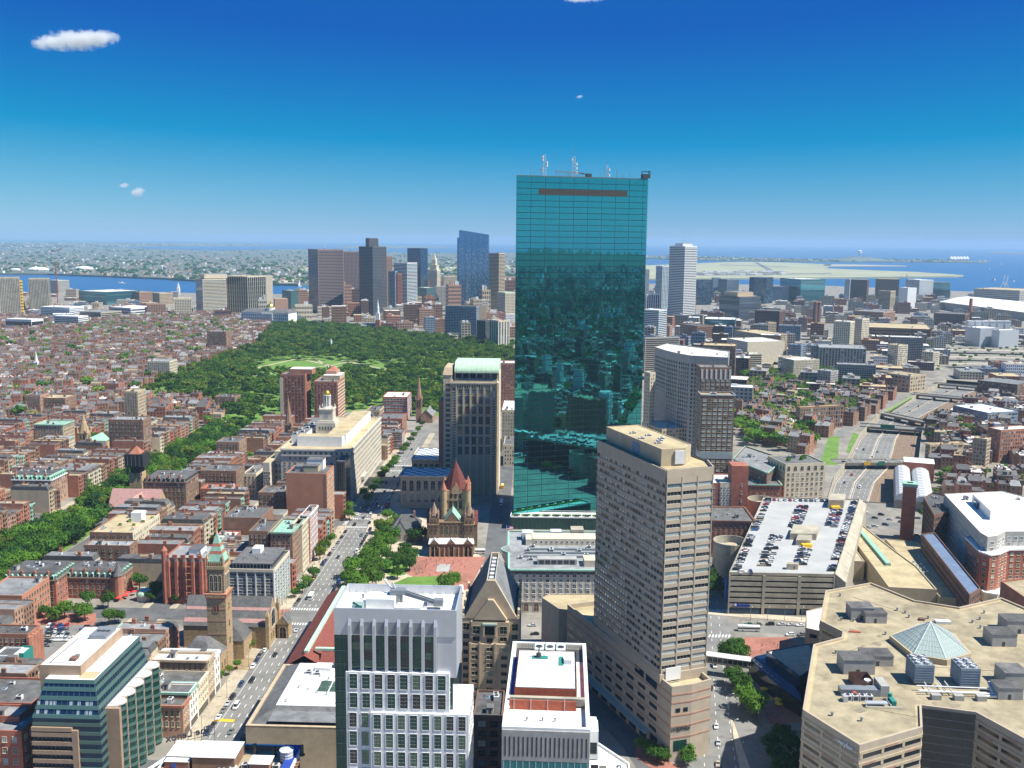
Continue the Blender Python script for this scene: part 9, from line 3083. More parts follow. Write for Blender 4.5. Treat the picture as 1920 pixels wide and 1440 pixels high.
def blob_crown(r_,seed,nl,leaf,rx=1.0,rz=1.0,lobes=9):
 """leaf faces spread over a cluster of lobes; crown centred on z=0"""
 r=random.Random(seed)
 b=MB()
 L=[(Vector((0,0,0)),.62)]
 for i in range(lobes):
  a=2*math.pi*i/lobes+r.uniform(-.3,.3)
  e=r.uniform(-.35,.75)
  L.append((Vector((math.cos(a)*math.cos(e)*.55,math.sin(a)*math.cos(e)*.55,math.sin(e)*.5)),r.uniform(.3,.46)))
 for c,rad in L[::2]:
  rr=rad*.72
  p=[(c.x+rr*math.cos(k*math.pi/3),c.y+rr*math.sin(k*math.pi/3)) for k in range(6)]
  top,bot=(c.x*r_*rx,c.y*r_*rx,(c.z+rr)*r_*rz),(c.x*r_*rx,c.y*r_*rx,(c.z-rr)*r_*rz)
  for k in range(6):
   u,v=p[k],p[(k+1)%6]
   u3,v3=(u[0]*r_*rx,u[1]*r_*rx,c.z*r_*rz),(v[0]*r_*rx,v[1]*r_*rx,c.z*r_*rz)
   b.face([u3,v3,top])
   b.face([v3,u3,bot])
 for _ in range(nl):
  c,rad=r.choice(L)
  d=Vector((r.gauss(0,1),r.gauss(0,1),r.gauss(.25,1))).normalized()
  p=c+d*rad*r.uniform(.72,1.06)
  p=Vector((p.x*r_*rx,p.y*r_*rx,p.z*r_*rz))
  n=(d+Vector((r.gauss(0,.45),r.gauss(0,.45),r.gauss(.2,.45)))).normalized()
  a=n.orthogonal().normalized()
  c2=n.cross(a)
  an=r.uniform(0,6.28)
  u=(a*math.cos(an)+c2*math.sin(an))*leaf*r.uniform(.6,1.3)
  v=(c2*math.cos(an)-a*math.sin(an))*leaf*r.uniform(.5,1.0)
  b.face([p-u,p-v*.8,p+u,p+v])
 return b
def trunk_mesh(h,seed):
 r=random.Random(seed)
 b=MB()
 b.taper(ngon((0,0),.34,7),0,ngon((.1,.05),.22,7),h*.45)
 for k in range(5):
  a=k*1.26+r.uniform(-.3,.3)
  b.bar((.08,.04,h*(.36+.03*k)),(math.cos(a)*h*.2,math.sin(a)*h*.2,h*r.uniform(.6,.75)),.11,0,5)
 return b.mesh('trunk',['trunk'])
TREES=[]
for k in range(10):
 m=['foliage','foliage','foliage_bright','foliage_dark','foliage','foliage_bright','foliage_lime','foliage_dark','foliage','foliage_bright'][k]
 b=blob_crown(1.0,100+k,760,.095,rnd.uniform(.9,1.1),rnd.uniform(.75,1.05),rnd.choice((7,9,11)))
 TREES.append((b.mesh('crown',[m]),trunk_mesh(10,k),m))
TWORD={'foliage':'green','foliage_bright':'bright green','foliage_dark':'dark green','foliage_lime':'yellow green'}
N_TREES=0
def tree(x,y,H,where,group,k=None,rw=None,z=0.0):
 global N_TREES
 N_TREES+=1
 k=rnd.randrange(10) if k is None else k
 me,tm,m=TREES[k]
 rad=H*(rnd.uniform(.42,.5) if rw is None else rw)
 size='small' if H<9 else 'tall' if H>15 else 'medium'
 o=thing('street_tree' if 'park' not in group else 'park_tree','%s %s leafy tree %s'%(size,TWORD[m],where),'tree',(x,y,z),group,rnd.uniform(0,6))
 c=bpy.data.objects.new('crown',me)
 COL.objects.link(c)
 c.parent=o
 c.location=(0,0,H-rad*1.05)
 c.scale=(rad,rad,rad*rnd.uniform(1.05,1.25))
 t=bpy.data.objects.new('trunk',tm)
 COL.objects.link(t)
 t.parent=o
 t.scale=(H/10*.9,H/10*.9,H/10*.95)
def tpx(lst,where,group):
 for p in lst:
  q=W(p[0],p[1])
  tree(q[0],q[1],p[2] if len(p)>2 else 11,where,group,p[3] if len(p)>3 else None)
tpx([(690,1100,15,2),(672,1095,13,0),(700,1075,14,5),(716,1050,14,2),(712,1022,13,5),(730,1000,14,6),(733,1030,12,0),(752,1058,11,8),(768,1070,11,4),(745,1085,10,0),(660,1112,10,9),(650,1125,9,5),(680,1120,11,2),(705,1100,13,0)],'in the church square beside the avenue','trees in the square')
tpx([(662,1085,17,2),(682,1078,18,0),(694,1060,17,5),(704,1048,16,9),(720,1036,16,2),(722,1012,15,0),(738,1018,14,4),(745,992,14,5),(728,1062,15,8),(738,1072,13,4),(698,1088,17,2),(716,1078,15,0),(672,1108,15,5),(655,1100,13,9),(760,1045,12,8),(772,1055,12,4),(726,980,12,2),(712,1000,13,6)],'crowding the church square lawns','square lawn trees')
tpx([(778,1022,15,3),(765,1005,15,7),(790,1015,13,3)],'in the shade left of the brownstone church','shaded trees by the church')
tpx([(838,1112,14,5),(850,1105,13,2),(832,1102,10,9)],'in front of the church on the brick square','trees on the brick square')
tpx([(600,1050,12,6),(608,1040,12,2),(588,1085,10,0),(575,1100,9,5),(567,1112,9,4),(620,1022,10,8),(555,1120,8,0)],'on the left pavement of the avenue','avenue pavement trees')
tpx([(655,975,11,0),(652,962,12,2),(690,945,11,5),(683,935,11,2),(700,925,11,5),(708,915,12,0),(715,902,11,2),(722,893,11,5),(730,885,11,8),(738,876,10,0),(742,868,10,5),(756,850,10,0),(762,842,9,4),(770,832,10,0),(776,822,9,2),(784,812,9,5),(792,800,9,0),(800,790,9,4)],'before the pale insurance block on the avenue','trees by the insurance block')
tpx([(105,1166,12,5),(122,1160,12,2),(85,1158,9,8),(160,1164,12,5),(150,1156,9,2),(205,1172,11,2),(222,1168,10,0),(60,1150,14,4),(48,1140,13,0),(165,1138,12,0),(203,1140,11,4),(35,1165,11,8)],'along the side street by the car park','trees by the car park')
tpx([(262,1108,14,8),(272,1090,13,0),(286,1078,11,6),(300,1066,10,5),(292,1118,11,4),(283,1128,9,0),(365,1128,10,8),(378,1120,9,0),(330,1132,7,4),(345,1130,8,6)],'on the shop street below the red flats','shop street trees')
tpx([(392,1020,10,6),(380,1026,9,5),(404,1008,10,2),(418,996,9,5),(436,950,12,6),(446,940,11,8),(458,940,9,0),(485,915,11,8),(492,900,11,4),(500,890,10,0),(530,985,8,0)],'along the shop street past the loft roofs','shop street far trees')
tpx([(1370,1238,13,0),(1382,1232,12,8),(1358,1235,10,4),(1392,1238,10,0),(1372,1285,12,8),(1388,1300,13,4),(1398,1330,14,5),(1410,1345,15,2),(1420,1338,13,5),(1385,1290,10,8)],'beside the diagonal avenue near the atrium','trees by the diagonal avenue')
tpx([(1330,1120,11,3),(1340,1105,12,0),(1332,1090,11,3),(1345,1075,10,0),(1322,1070,9,7),(1350,1115,10,0)],'between the tall hotel and the car park','trees by the garage')
tpx([(1470,1470,13,3),(1455,1440,12,7),(1480,1420,13,3),(1445,1415,11,7),(1500,1450,12,3),(1465,1395,11,3)],'in the deep shade of the angular office block','shaded trees by the mall')
tpx([(1205,1412,9,0),(1218,1420,8,4),(1228,1425,9,0),(1245,1432,8,8),(1285,1422,9,5),(1295,1412,9,2),(1302,1398,9,5),(1290,1435,8,0)],'around the prow of the tall hotel','trees by the hotel prow')
tpx([(430,1265,6,6),(415,1272,5,2),(445,1255,6,2),(470,1215,7,5),(462,1222,6,2),(452,1232,5,0),(478,1205,6,5)],'in the garden of the striped church','church garden shrubs')
for s in (193,203,213,223):
 t=380+(s%7)
 while t<1085:
  if not any(abs(t-c)<12 for c in CROSS):
   p=G(s+rnd.uniform(-2,2),t+rnd.uniform(-2,2))
   if inv(p.x,p.y,12,60) and free([tuple(p)]):
    tree(p.x,p.y,rnd.uniform(14,20),'in the planted mall '+('behind the brick gable end' if t<530 else 'beside the cream apartment block' if t<715 else 'near the scaffolded tower' if t<896 else 'near the public garden'),'mall trees',None,.46)
  t+=10.5
n_mall=N_TREES
for s in (14.5,94,78,242,174,329,313):
 t=560
 while t<1080:
  if rnd.random()<(.35 if s!=14.5 else 0) and not any(abs(t-c)<12 for c in CROSS):
   p=G(s,t)
   if inv(p.x,p.y,8,0) and N_TREES<285 and free([tuple(p)]):
    tree(p.x,p.y,rnd.uniform(7,11),'on a terrace pavement','terrace pavement trees')
  t+=11
print('trees',N_TREES,n_mall)
LOW=[blob_crown(1.0,300+k,130,.17,1.0,.85,8) for k in range(6)]
def wood(px,spacing,hrange,name,label,clear=(),keep=1.0,seed=1,cat='trees',every=False):
 r=random.Random(seed)
 poly=[W(*p) for p in px]
 xs,ys=[p[0] for p in poly],[p[1] for p in poly]
 cl=[[W(*p) for p in c] for c in clear]
 out=MB()
 y=min(ys)
 n=0
 while y<max(ys):
  x=min(xs)
  while x<max(xs):
   q=(x+r.uniform(-.45,.45)*spacing,y+r.uniform(-.45,.45)*spacing)
   x+=spacing
   if not ins_(poly,*q) or r.random()>keep or not inv(q[0],q[1],10,40):
    continue
   if any(ins_(c,*q) for c in cl):
    continue
   if not every and not free([q,(q[0]+2,q[1]),(q[0]-2,q[1])]):
    continue
   b=LOW[r.randrange(6)]
   H=r.uniform(*hrange)
   rad=H*r.uniform(.38,.5)
   a=r.uniform(0,6)
   ca,sa=math.cos(a)*rad,math.sin(a)*rad
   n0=len(out.v)
   zc=H-rad*.8
   out.v+=[(q[0]+vx*ca-vy*sa,q[1]+vx*sa+vy*ca,max(.6,zc+vz*rad)) for vx,vy,vz in b.v]
   out.f+=[tuple(j+n0 for j in f_) for f_ in b.f]
   mi=r.choices((0,1,2,3),(4,5,1.5,2))[0]
   out.m+=[mi]*len(b.f)
   n+=1
  y+=spacing
 o=out.build(name,['foliage','foliage_bright','foliage_dark','foliage_lime'],None,'stuff')
 if o:
  tag(o,label,cat)
 return n
OCC_SAVE=list(OCC)
GP=[(i_ is not None) for i_ in ()]
OCC[:]=[o for o in OCC if o[0] is not OCC_SAVE[0][0]]
print('wood',wood([(800,790),(740,762),(560,782),(470,794),(425,786),(408,762),(262,748),(300,722),(380,688),(478,655),(520,604),(700,622),(965,652),(965,705),(860,765)],12.5,(13,21),'park_woods','broad dark and bright green tree canopy of the public garden and common',clear=([(470,690),(520,676),(640,676),(690,690),(640,704),(480,706)],[(650,697),(720,680),(760,688),(700,706)],[(738,694),(760,680),(768,700)],[(480,757),(535,745),(545,757),(500,768)]),keep=.84,seed=4),wood([(1378,830),(1370,735),(1400,700),(1470,715),(1530,740),(1600,770),(1580,800),(1500,820),(1535,850),(1450,845)],12,(13,19),'quarter_trees','loose green trees among the brick terraces left of the highway',keep=.6,seed=5),wood([(1738,800),(1760,782),(1830,815),(1840,850),(1815,862),(1818,835),(1735,832)],11,(10,16),'railside_trees','dense green trees behind the yellow warehouse',keep=.95,seed=6),wood([(1730,905),(1780,890),(1920,895),(1930,925),(1870,932),(1740,925)],11,(10,15),'station_trees','belt of green trees right of the station hall',keep=.85,seed=7),wood([(1728,985),(1722,945),(1745,925),(1760,930),(1742,950)],9,(8,12),'station_side_trees','green trees squeezed between station hall and dark curved block',keep=.9,seed=8,every=True),wood([(-30,740),(-30,620),(330,595),(470,610),(370,688),(268,735),(150,800),(-30,800)],24,(16,23),'hill_trees','scattered green trees poking up between the hill houses',keep=.3,seed=9,every=True),wood([(-30,990),(-30,790),(240,780),(500,760),(480,900),(300,980)],20,(8,14),'garden_trees','small green back garden trees between the terraces',keep=.5,seed=10),wood([(1540,760),(1520,700),(1650,700),(1680,740),(1640,765)],12,(12,17),'slab_trees','green trees around the grey slabs of flats',keep=.7,seed=11),wood([(1640,650),(1780,640),(1930,650),(1930,690),(1760,700)],22,(7,12),'ramp_trees','thin green belts of trees between the highway ramps',keep=.35,seed=12),wood([(480,640),(700,640),(960,640),(960,560),(560,575)],60,(9,13),'downtown_trees','a few green trees between downtown blocks',keep=.12,seed=13),wood([(1850,780),(1930,760),(1930,720),(1880,735)],16,(9,13),'edge_trees','green trees at the right edge by the brick mill',keep=.6,seed=14))
wood([(1385,795),(1380,730),(1400,705),(1440,712),(1432,750),(1410,790)],10,(14,20),'clump_trees','thick clump of tall green trees beside the stepped brick tower',keep=.9,seed=15,every=True)
wood([(1455,775),(1470,765),(1515,815),(1500,822)],9,(11,15),'lane_trees','line of green trees along the lane before the long school',keep=.95,seed=16,every=True)
wood([(1395,838),(1400,812),(1450,808),(1480,822),(1470,842)],10,(12,17),'yard_trees','yellow green clump of trees behind the dark warehouse',keep=.8,seed=17,every=True)
wood([(1558,795),(1575,745),(1605,752),(1612,785),(1590,800)],10,(12,17),'school_trees','dark green trees at the right end of the long school',keep=.85,seed=18)
wood([(1430,715),(1450,690),(1560,700),(1575,725),(1500,740)],12,(12,17),'theatre_trees','green trees round the brick drum theatre',keep=.7,seed=19)
def reflected_trees():
 r=random.Random(77)
 out=MB()
 for _ in range(6000):
  t=100+2600*r.random()**1.3
  q=(53+t*r.uniform(.4,1.0),720-t)
  if inv(q[0],q[1],10,60) or not free([q]):
   continue
  k=r.uniform(4,8)
  a=r.uniform(0,3)
  out.taper(ngon(q,k*.7,6,a),2,ngon(q,k,6,a+.4),7,cap=False)
  out.taper(ngon(q,k,6,a+.4),7,ngon(q,k*.3,6,a),13)
 o=out.build('reflected_trees','foliage',None,'stuff')
 tag(o,'green street trees in the quarter the mirror tower reflects','trees')
reflected_trees()
CARC={'white':(.75,.75,.74),'black':(.02,.02,.022),'silver':(.45,.46,.48),'grey':(.16,.165,.17),'navy':(.03,.05,.12),'red':(.35,.03,.03),'blue':(.04,.12,.36),'beige':(.42,.36,.27),'yellow':(.75,.48,.02),'green':(.03,.14,.09)}
for _c,_v in CARC.items():
 mat('paint_'+_c,_v,rough=.28,var=0,spec=.6)
mat('tyre',(.015,.015,.016),rough=.9,var=0)
mat('lamp_red',(.5,.02,.02),rough=.4,var=0)
def car_parts(kind):
 """local: length along y, nose towards -y"""
 L,Wd,zb,zr,c0,c1,c2,c3={'sedan':(4.7,1.85,.95,1.45,-.75,-.1,1.05,1.75),'suv':(4.8,1.95,1.1,1.78,-1.0,-.5,1.9,2.3),'van':(5.6,2.05,1.2,2.35,-1.9,-1.2,2.6,2.75)}[kind]
 body,glass,rail=MB(),MB(),MB()
 w=Wd/2
 lo=[(-w,-L/2),(w,-L/2),(w,L/2),(-w,L/2)]
 mid=[(-w*.98,-L/2+.05),(w*.98,-L/2+.05),(w*.98,L/2-.05),(-w*.98,L/2-.05)]
 body.taper(inset(lo,.12),.28,lo,.45,cap=False)
 body.taper(lo,.45,mid,zb*.82,cap=False)
 body.taper(mid,zb*.82,inset(mid,.12),zb)
 cab0=[(-w*.9,c0),(w*.9,c0),(w*.9,c3),(-w*.9,c3)]
 cab1=[(-w*.74,c1),(w*.74,c1),(w*.74,c2),(-w*.74,c2)]
 glass.taper(cab0,zb,cab1,zr-.06,cap=False)
 body.prism([(p[0]*1.03,p[1]) for p in cab1],zr-.08,zr)
 for k in (0,1):
  i,j=(1,2) if k else (0,3)
  body.bar((cab0[i][0],cab0[i][1],zb),(cab1[i][0],cab1[i][1],zr-.05),.06)
  body.bar((cab0[j][0],cab0[j][1],zb),(cab1[j][0],cab1[j][1],zr-.05),.06)
  xm=(cab0[i][0]+cab1[i][0])/2
  body.bar((cab0[i][0],(c0+c3)/2,zb),(cab1[i][0],(c1+c2)/2,zr-.05),.05)
 whl=MB()
 n=10
 whl.bar((-.12,0,0),(.12,0,0),.33,0,n)
 return body,glass,whl,L,Wd
CARS={}
for kind in ('sedan','suv','van'):
 body,glass,whl,L,Wd=car_parts(kind)
 for c in CARC:
  one=MB()
  for mb_,mi in ((body,0),(glass,1)):
   n0=len(one.v)
   one.v+=mb_.v
   one.f+=[tuple(j+n0 for j in f_) for f_ in mb_.f]
   one.m+=[mi]*len(mb_.f)
  for sx in (-1,1):
   for sy in (-1,1):
    one.bar((sx*(Wd/2-.2),sy*L*.31,.33),(sx*(Wd/2+.02),sy*L*.31,.33),.33,2,8)
  CARS[kind,c]=(one.mesh('car',['paint_'+c,GDK,'tyre']),body.mesh('body',['paint_'+c]),L,Wd)
 CARS[kind]=(glass.mesh('window_glass',[GDK]),whl.mesh('wheel',['tyre']))
lamp=MB()
lamp.box((0,0),.38,.08,-.08,.08)
LAMPW,LAMPR=lamp.mesh('headlight',['sign_white']),lamp.mesh('tail_light',['lamp_red'])
N_CARS=0
CW=(('white',5),('black',6),('silver',4),('grey',4),('navy',3),('red',1.2),('blue',1.2),('beige',.8))
def car(x,y,z,ang,where,group,full=False,c=None,kind=None):
 global N_CARS
 N_CARS+=1
 c=c or rnd.choices([a for a,b in CW],[b for a,b in CW])[0]
 kind=kind or rnd.choices(('sedan','suv','van'),(5,4,.5))[0]
 lab='%s %s %s'%(c,{'sedan':'saloon car','suv':'tall estate car','van':'van'}[kind],where)
 me,bm,L,Wd=CARS[kind,c]
 nm={'van':'van','suv':'suv_car','sedan':'car'}[kind]  # suv bodies are named apart from the saloon cars
 if not full:
  o=bpy.data.objects.new(nm,me)
  COL.objects.link(o)
  o.location=(x,y,z)
  o.rotation_euler=(0,0,ang)
  tag(o,lab,nm.replace('_',' '),group)
  return o
 o=thing(nm,lab,nm.replace('_',' '),(x,y,z),group,ang)
 for pn,pm,loc in [('body',bm,(0,0,0)),('window_glass',CARS[kind][0],(0,0,0))]+[('wheel',CARS[kind][1],(sx*(Wd/2-.1),sy*L*.31,.33)) for sx in (-1,1) for sy in (-1,1)]+[('headlight',LAMPW,(sx*Wd*.34,-L/2-.01,.62)) for sx in (-1,1)]+[('tail_light',LAMPR,(sx*Wd*.36,L/2+.01,.68)) for sx in (-1,1)]:
  p=bpy.data.objects.new(pn,pm)
  COL.objects.link(p)
  p.parent=o
  p.location=loc
 return o
ug=math.atan2((GARAGE_DK(1,.5)-GARAGE_DK(0,.5)).y,(GARAGE_DK(1,.5)-GARAGE_DK(0,.5)).x)
def deck_row(u,v0,v1,n,occ,where):
 for i in range(n):
  if rnd.random()>occ:
   continue
  p=GARAGE_DK(u+rnd.uniform(-.004,.004),v0+(v1-v0)*(i+.5)/n)
  car(p.x,p.y,GARAGE_H+.04,ug+math.pi/2+rnd.choice((0,math.pi))+rnd.uniform(-.04,.04),'parked on the garage roof '+where,'cars on the garage roof')
deck_row(.055,.03,.44,20,.8,'along the ramp side')
deck_row(.055,.50,.96,23,.85,'along the far ramp side')
deck_row(.950,.02,.10,4,.8,'in the near right corner')
deck_row(.950,.14,.97,38,.9,'along the sloping flank')
for u,v0,v1,n,oc,wh in ((.30,.08,.44,17,.75,'in the near left bays'),(.44,.56,.87,16,.9,'in the far left bays'),(.63,.10,.30,10,.75,'in the near right bays'),(.80,.57,.82,13,.85,'in the far right bays')):
 deck_row(u-.030,v0,v1,n,oc,wh+', left file')
 deck_row(u+.030,v0,v1,n,oc,wh+', right file')
for i in range(12):
 if rnd.random()<.8:
  p=GARAGE_DK(.12+.055*i,.965)
  car(p.x,p.y,GARAGE_H+.04,ug+rnd.choice((0,math.pi)),'parked at the far end of the garage roof','cars on the garage roof')
for i in range(3):
 p=GARAGE_DK(.42+.035*i,.56)
 car(p.x,p.y,GARAGE_H+.04,ug,'by the garage stair block','cars on the garage roof')
for i,u in enumerate((.10,.125,.2)):
 p=GARAGE_DK(u,.012)
 car(p.x,p.y,GARAGE_H+.04,ug+math.pi/2*(i%2),'at the front parapet of the garage roof','cars on the garage roof')
ga=-ALPHA
for s,sd in ((8.6,'left'),(-8.6,'right')):
 t=388
 while t<880:
  if not any(abs(t-c)<17 for c in CROSS) and rnd.random()<.72:
   p=G(s+rnd.uniform(-.15,.15),t)
   if inv(p.x,p.y,0,0):
    blk='by the bell tower' if t<520 else 'by the church square' if t<710 else 'by the insurance block'
    car(p.x,p.y,.05,ga+rnd.choice((0,))+rnd.uniform(-.03,.03),'parked at the %s kerb of the avenue %s'%(sd,blk),'cars parked along the avenue',t<560)
  t+=6.6
for s,t,c,k in ((4.6,452,'black','suv'),(1.6,482,'black','sedan'),(1.8,510,'white','sedan'),(-1.5,514,'silver','sedan'),(5.2,517,'navy','suv'),(3.8,425,'white','van'),(-1,402,'grey','sedan'),(1.8,640,'black','sedan'),(-4.8,690,'grey','suv'),(5.2,716,'black','suv'),(-5,722,'black','sedan'),(2,735,'navy','sedan'),(-1.5,748,'white','sedan'),(1.8,757,'white','suv'),(5.2,760,'grey','sedan'),(-4.8,768,'black','sedan'),(-1.6,776,'grey','suv'),(1.7,790,'navy','sedan'),(5.1,800,'silver','sedan'),(-1.4,815,'black','sedan'),(2,845,'black','suv'),(-1.5,868,'grey','sedan'),(-4.8,905,'black','sedan'),(1.8,930,'white','sedan'),(5.0,955,'silver','suv'),(-1.6,985,'black','sedan'),(8.6,598,'yellow','sedan')):
 p=G(s,t)
 blk='before the bell tower' if t<520 else 'passing the church square' if t<710 else 'passing the insurance block' if t<900 else 'far along it'
 car(p.x,p.y,.05,ga,'driving on the avenue '+blk,'traffic on the avenue',t<660,c,k)
for row,(a0,a1,n,wh) in enumerate((((90,1184),(124,1184),6,'second file'),((100,1200),(130,1200),5,'third file'),((88,1192),(125,1192),6,'inner file'),((190,1184),(150,1232),8,'far file'),((92,1176),(124,1176),6,'front file'),((150,1192),(128,1212),4,'middle file'),((205,1180),(170,1225),7,'near the green glass office'),((96,1190),(86,1212),4,'by the brick terrace'),((165,1178),(135,1216),6,'centre file'))):
 for i in range(n):
  q=Vector(W(*a0)).lerp(Vector(W(*a1)),i/max(1,n-1))
  car(q.x,q.y,.06,ga+math.pi/2*(row in (3,5,6,7,8))+.1,'in the small car park, '+wh,'cars in the small car park',True)
for x,y,c,k,a in ((1318,1273,'navy','sedan',.05),(1333,1292,'black','sedan',.05),(1298,1278,'white','van',.05),(1340,1250,'white','van',0),(1317,1322,'white','van',.1),(1320,1352,'navy','suv',.05),(1343,1364,'white','sedan',.1),(1326,1391,'grey','suv',.05),(1347,1395,'silver','sedan',.1),(1346,1435,'beige','sedan',.1),(1316,1178,'black','sedan',.02),(1324,1132,'blue','suv',0),(1312,1120,'black','sedan',0),(1310,1088,'white','sedan',0),(1318,1068,'grey','sedan',0),(1404,1172,'green','sedan',1.5),(1421,1172,'grey','sedan',1.5),(1444,1172,'black','suv',1.5),(1465,1172,'silver','sedan',1.5),(1483,1173,'silver','sedan',1.5),(1500,1174,'white','sedan',1.5),(1481,1192,'white','suv',1.5),(1503,1192,'grey','suv',1.5),(998,1174,'silver','sedan',1.5),(1003,1190,'black','sedan',1.5)):
 q=W(x,y)
 car(q[0],q[1],.06,-a-.12 if a<1 else -a,'on the streets around the tall hotel','cars near the tall hotel',True,c,k)
for x,y,c in ((1583,906,'navy'),(1612,915,'white'),(1597,892,'red'),(1607,845,'white'),(1619,844,'navy'),(1635,858,'red'),(1610,862,'white'),(1645,848,'grey'),(1703,762,'white'),(1722,763,'black'),(1685,773,'white'),(1706,772,'grey'),(1760,722,'white'),(1775,735,'black'),(1790,727,'white')):
 q=un(x,y,TZ)
 car(q.x,q.y,TZ+.06,-.45,'speeding along the sunken highway','cars on the highway',y>840,c)
for i,u in enumerate((.1,.22,.3,.42,.55,.63,.75,.86)):
 root_,p,q,n,w=BR[0]
 pp=p.lerp(q,u)+n*(4+(i%2)*8)
 car(pp.x,pp.y,.16,math.atan2(q.y-p.y,q.x-p.x)+math.pi/2,'crossing the nearest highway bridge','cars on the bridge',True)
for x,y in ((1575,952),(1592,950),(1560,962),(1610,968),(1622,962),(1640,972),(1652,966),(1668,975),(1685,972),(1560,985),(1580,987),(1600,986),(1628,990),(1640,988),(1690,980),(1700,988),(1720,1005),(1690,1028),(1692,1036),(1660,985)):
 q=W(x,y)
 car(q[0],q[1],.06,1.25+rnd.choice((0,.1)),'in the street before the station','cars by the station',True)
for i in range(14):
 q=Vector(W(1548,905)).lerp(Vector(W(1530,850)),i/14)
 car(q.x-20,q.y,.06,-.25,'parked along the frontage road','cars on the frontage road')
print('cars',N_CARS)
def bus(px,py,ang,m,lab,L=12.0):
 q=W(px,py)
 r=thing('bus',lab,'bus',(q[0],q[1],.06),None,ang)
 def sub(name,mats,fn):
  b=MB()
  fn(b)
  o=bpy.data.objects.new(name,b.mesh(name,mats))
  COL.objects.link(o)
  o.parent=r
 sub('body',[m], lambda b:(b.box((0,0),2.5,L,.4,1.4),b.box((0,0),2.5,L,2.3,3.1)))
 sub('window_band',[GDK], lambda b:b.box((0,0),2.42,L-.1,1.4,2.3))
 sub('roof_unit',[STW], lambda b:b.box((0,L*.2),1.6,2.6,3.1,3.4))
 for sx in (-1,1):
  for sy in (-.32,.3):
   sub('wheel',['tyre'], lambda b:b.bar((sx*1.0,sy*L,.45),(sx*1.27,sy*L,.45),.45,0,10))
bus(1404,1183,math.pi/2-.05,'white_panel','white city bus with dark windows on the cross street by the brick plaza')
bus(727,950,ga,'sign_red','red sightseeing bus on the avenue before the insurance block',10)
bus(865,1112,ga+.1,'white_panel','white coach waiting beside the gabled stone tower')
bus(940,945,ga,'white_panel','white coach in the shadow beside the mirror tower')
bus(900,1038,math.pi/2,'white_panel','white minibus parked at the right end of the church',7)
bus(583,1122,ga,'white_panel','white box truck at the avenue crossing',7)
bus(722,1112-2,ga,STW,'white delivery truck at the edge of the square',6)
bus(942,915,ga,'yellow_paint','yellow lorry in the side street beside the barrel roof tower',7)
def person_mesh(top,trousers,stride):
 b=MB()
 def ring(c,rx,ry,n=7):
  return [(c[0]+rx*math.cos(2*math.pi*i/n),c[1]+ry*math.sin(2*math.pi*i/n),c[2]) for i in range(n)]
 def loft(rs,m):
  for i in range(len(rs)-1):
   k=len(rs[i])
   for j in range(k):
    b.face([rs[i][j],rs[i][(j+1)%k],rs[i+1][(j+1)%k],rs[i+1][j]],m)
  b.face(rs[-1],m)
 for s in (-1,1):
  f=s*stride
  loft([ring((s*.1,f*1.0-.04,0),.06,.13),ring((s*.1,f,.08),.05,.06),ring((s*.1,f*.6,.45),.07,.07),ring((s*.09,0,.88),.095,.1)],1)
  loft([ring((s*.25,-f*.8,.78),.035,.035),ring((s*.26,-f*.4,1.05),.045,.045),ring((s*.21,0,1.4),.06,.06)],2 if s>0 else 2)
 loft([ring((0,0,.84),.17,.12),ring((0,0,1.0),.16,.11),ring((0,0,1.25),.2,.13),ring((0,0,1.42),.2,.11),ring((0,0,1.5),.06,.06)],0)
 loft([ring((0,0,1.48),.05,.05),ring((0,-.02,1.54),.075,.085),ring((0,-.02,1.63),.085,.1)],2)
 loft([ring((0,.01,1.62),.09,.105),ring((0,.01,1.7),.075,.085),ring((0,.01,1.75),.03,.03)],3)
 return b.mesh('person',[top,trousers,'skin_light','trunk'])
PM=[('white','blue',person_mesh('paint_white','paint_blue',.25)),('black','grey',person_mesh('paint_black','paint_grey',.12)),('red','navy',person_mesh('paint_red','paint_navy',.2)),('blue','beige',person_mesh('paint_blue','paint_beige',.0)),('grey','black',person_mesh('paint_grey','paint_black',.3))]
def people(lst,where,group):
 for x,y in lst:
  t,tr,me=rnd.choice(PM)
  q=W(x,y)
  o=bpy.data.objects.new('person',me)
  COL.objects.link(o)
  o.location=(q[0],q[1],.16)
  o.rotation_euler=(0,0,rnd.uniform(0,6.28))
  tag(o,'person in a %s top and %s trousers %s'%(t,tr,where),'person',group)
pr_=random.Random(8)
people([(pr_.uniform(776,800),pr_.uniform(1046,1078)) for _ in range(26)],'near the left edge of the brick square','people in the square')
people([(pr_.uniform(800,885),pr_.uniform(1048,1082)) for _ in range(20)],'crossing the brick square','people crossing the square')
people([tuple(pj((*G(pr_.uniform(11,16),pr_.uniform(550,700)),0))) for _ in range(34)],'on the left pavement of the avenue','people on the avenue pavement')
people([(pr_.uniform(505,535),pr_.uniform(1140,1180)) for _ in range(10)],'waiting at the brick crossing corner','people at the crossing')
people([(pr_.uniform(672,700),pr_.uniform(950,985)) for _ in range(12)],'at the avenue crossing by the dark slab','people at the far crossing')
people([(pr_.uniform(1400,1470),pr_.uniform(1200,1235)) for _ in range(8)],'on the brick plaza by the cross street','people on the brick plaza')
b=MB()
b.cap(ccw([W(*p) for p in ((488,1148),(545,1142),(530,1160),(500,1165))]),.19)
b.cap(ccw([W(*p) for p in ((490,1172),(522,1168),(515,1186),(490,1190))]),.19)
struc(b,'crossing_brickwork','brick_paving')
lm=MB()
lm.bar((0,0,0),(0,0,8.2),.11,0,6)
lm.bar((0,0,8.1),(1.8,0,8.6),.07,0,5)
lm.prism(ngon((0,0),.25,6),0,.7)
LPOST=lm.mesh('post',[GMT])
lm=MB()
lm.box((2.1,0),.9,.35,8.5,8.7)
LHEAD=lm.mesh('lamp_head',[STW])
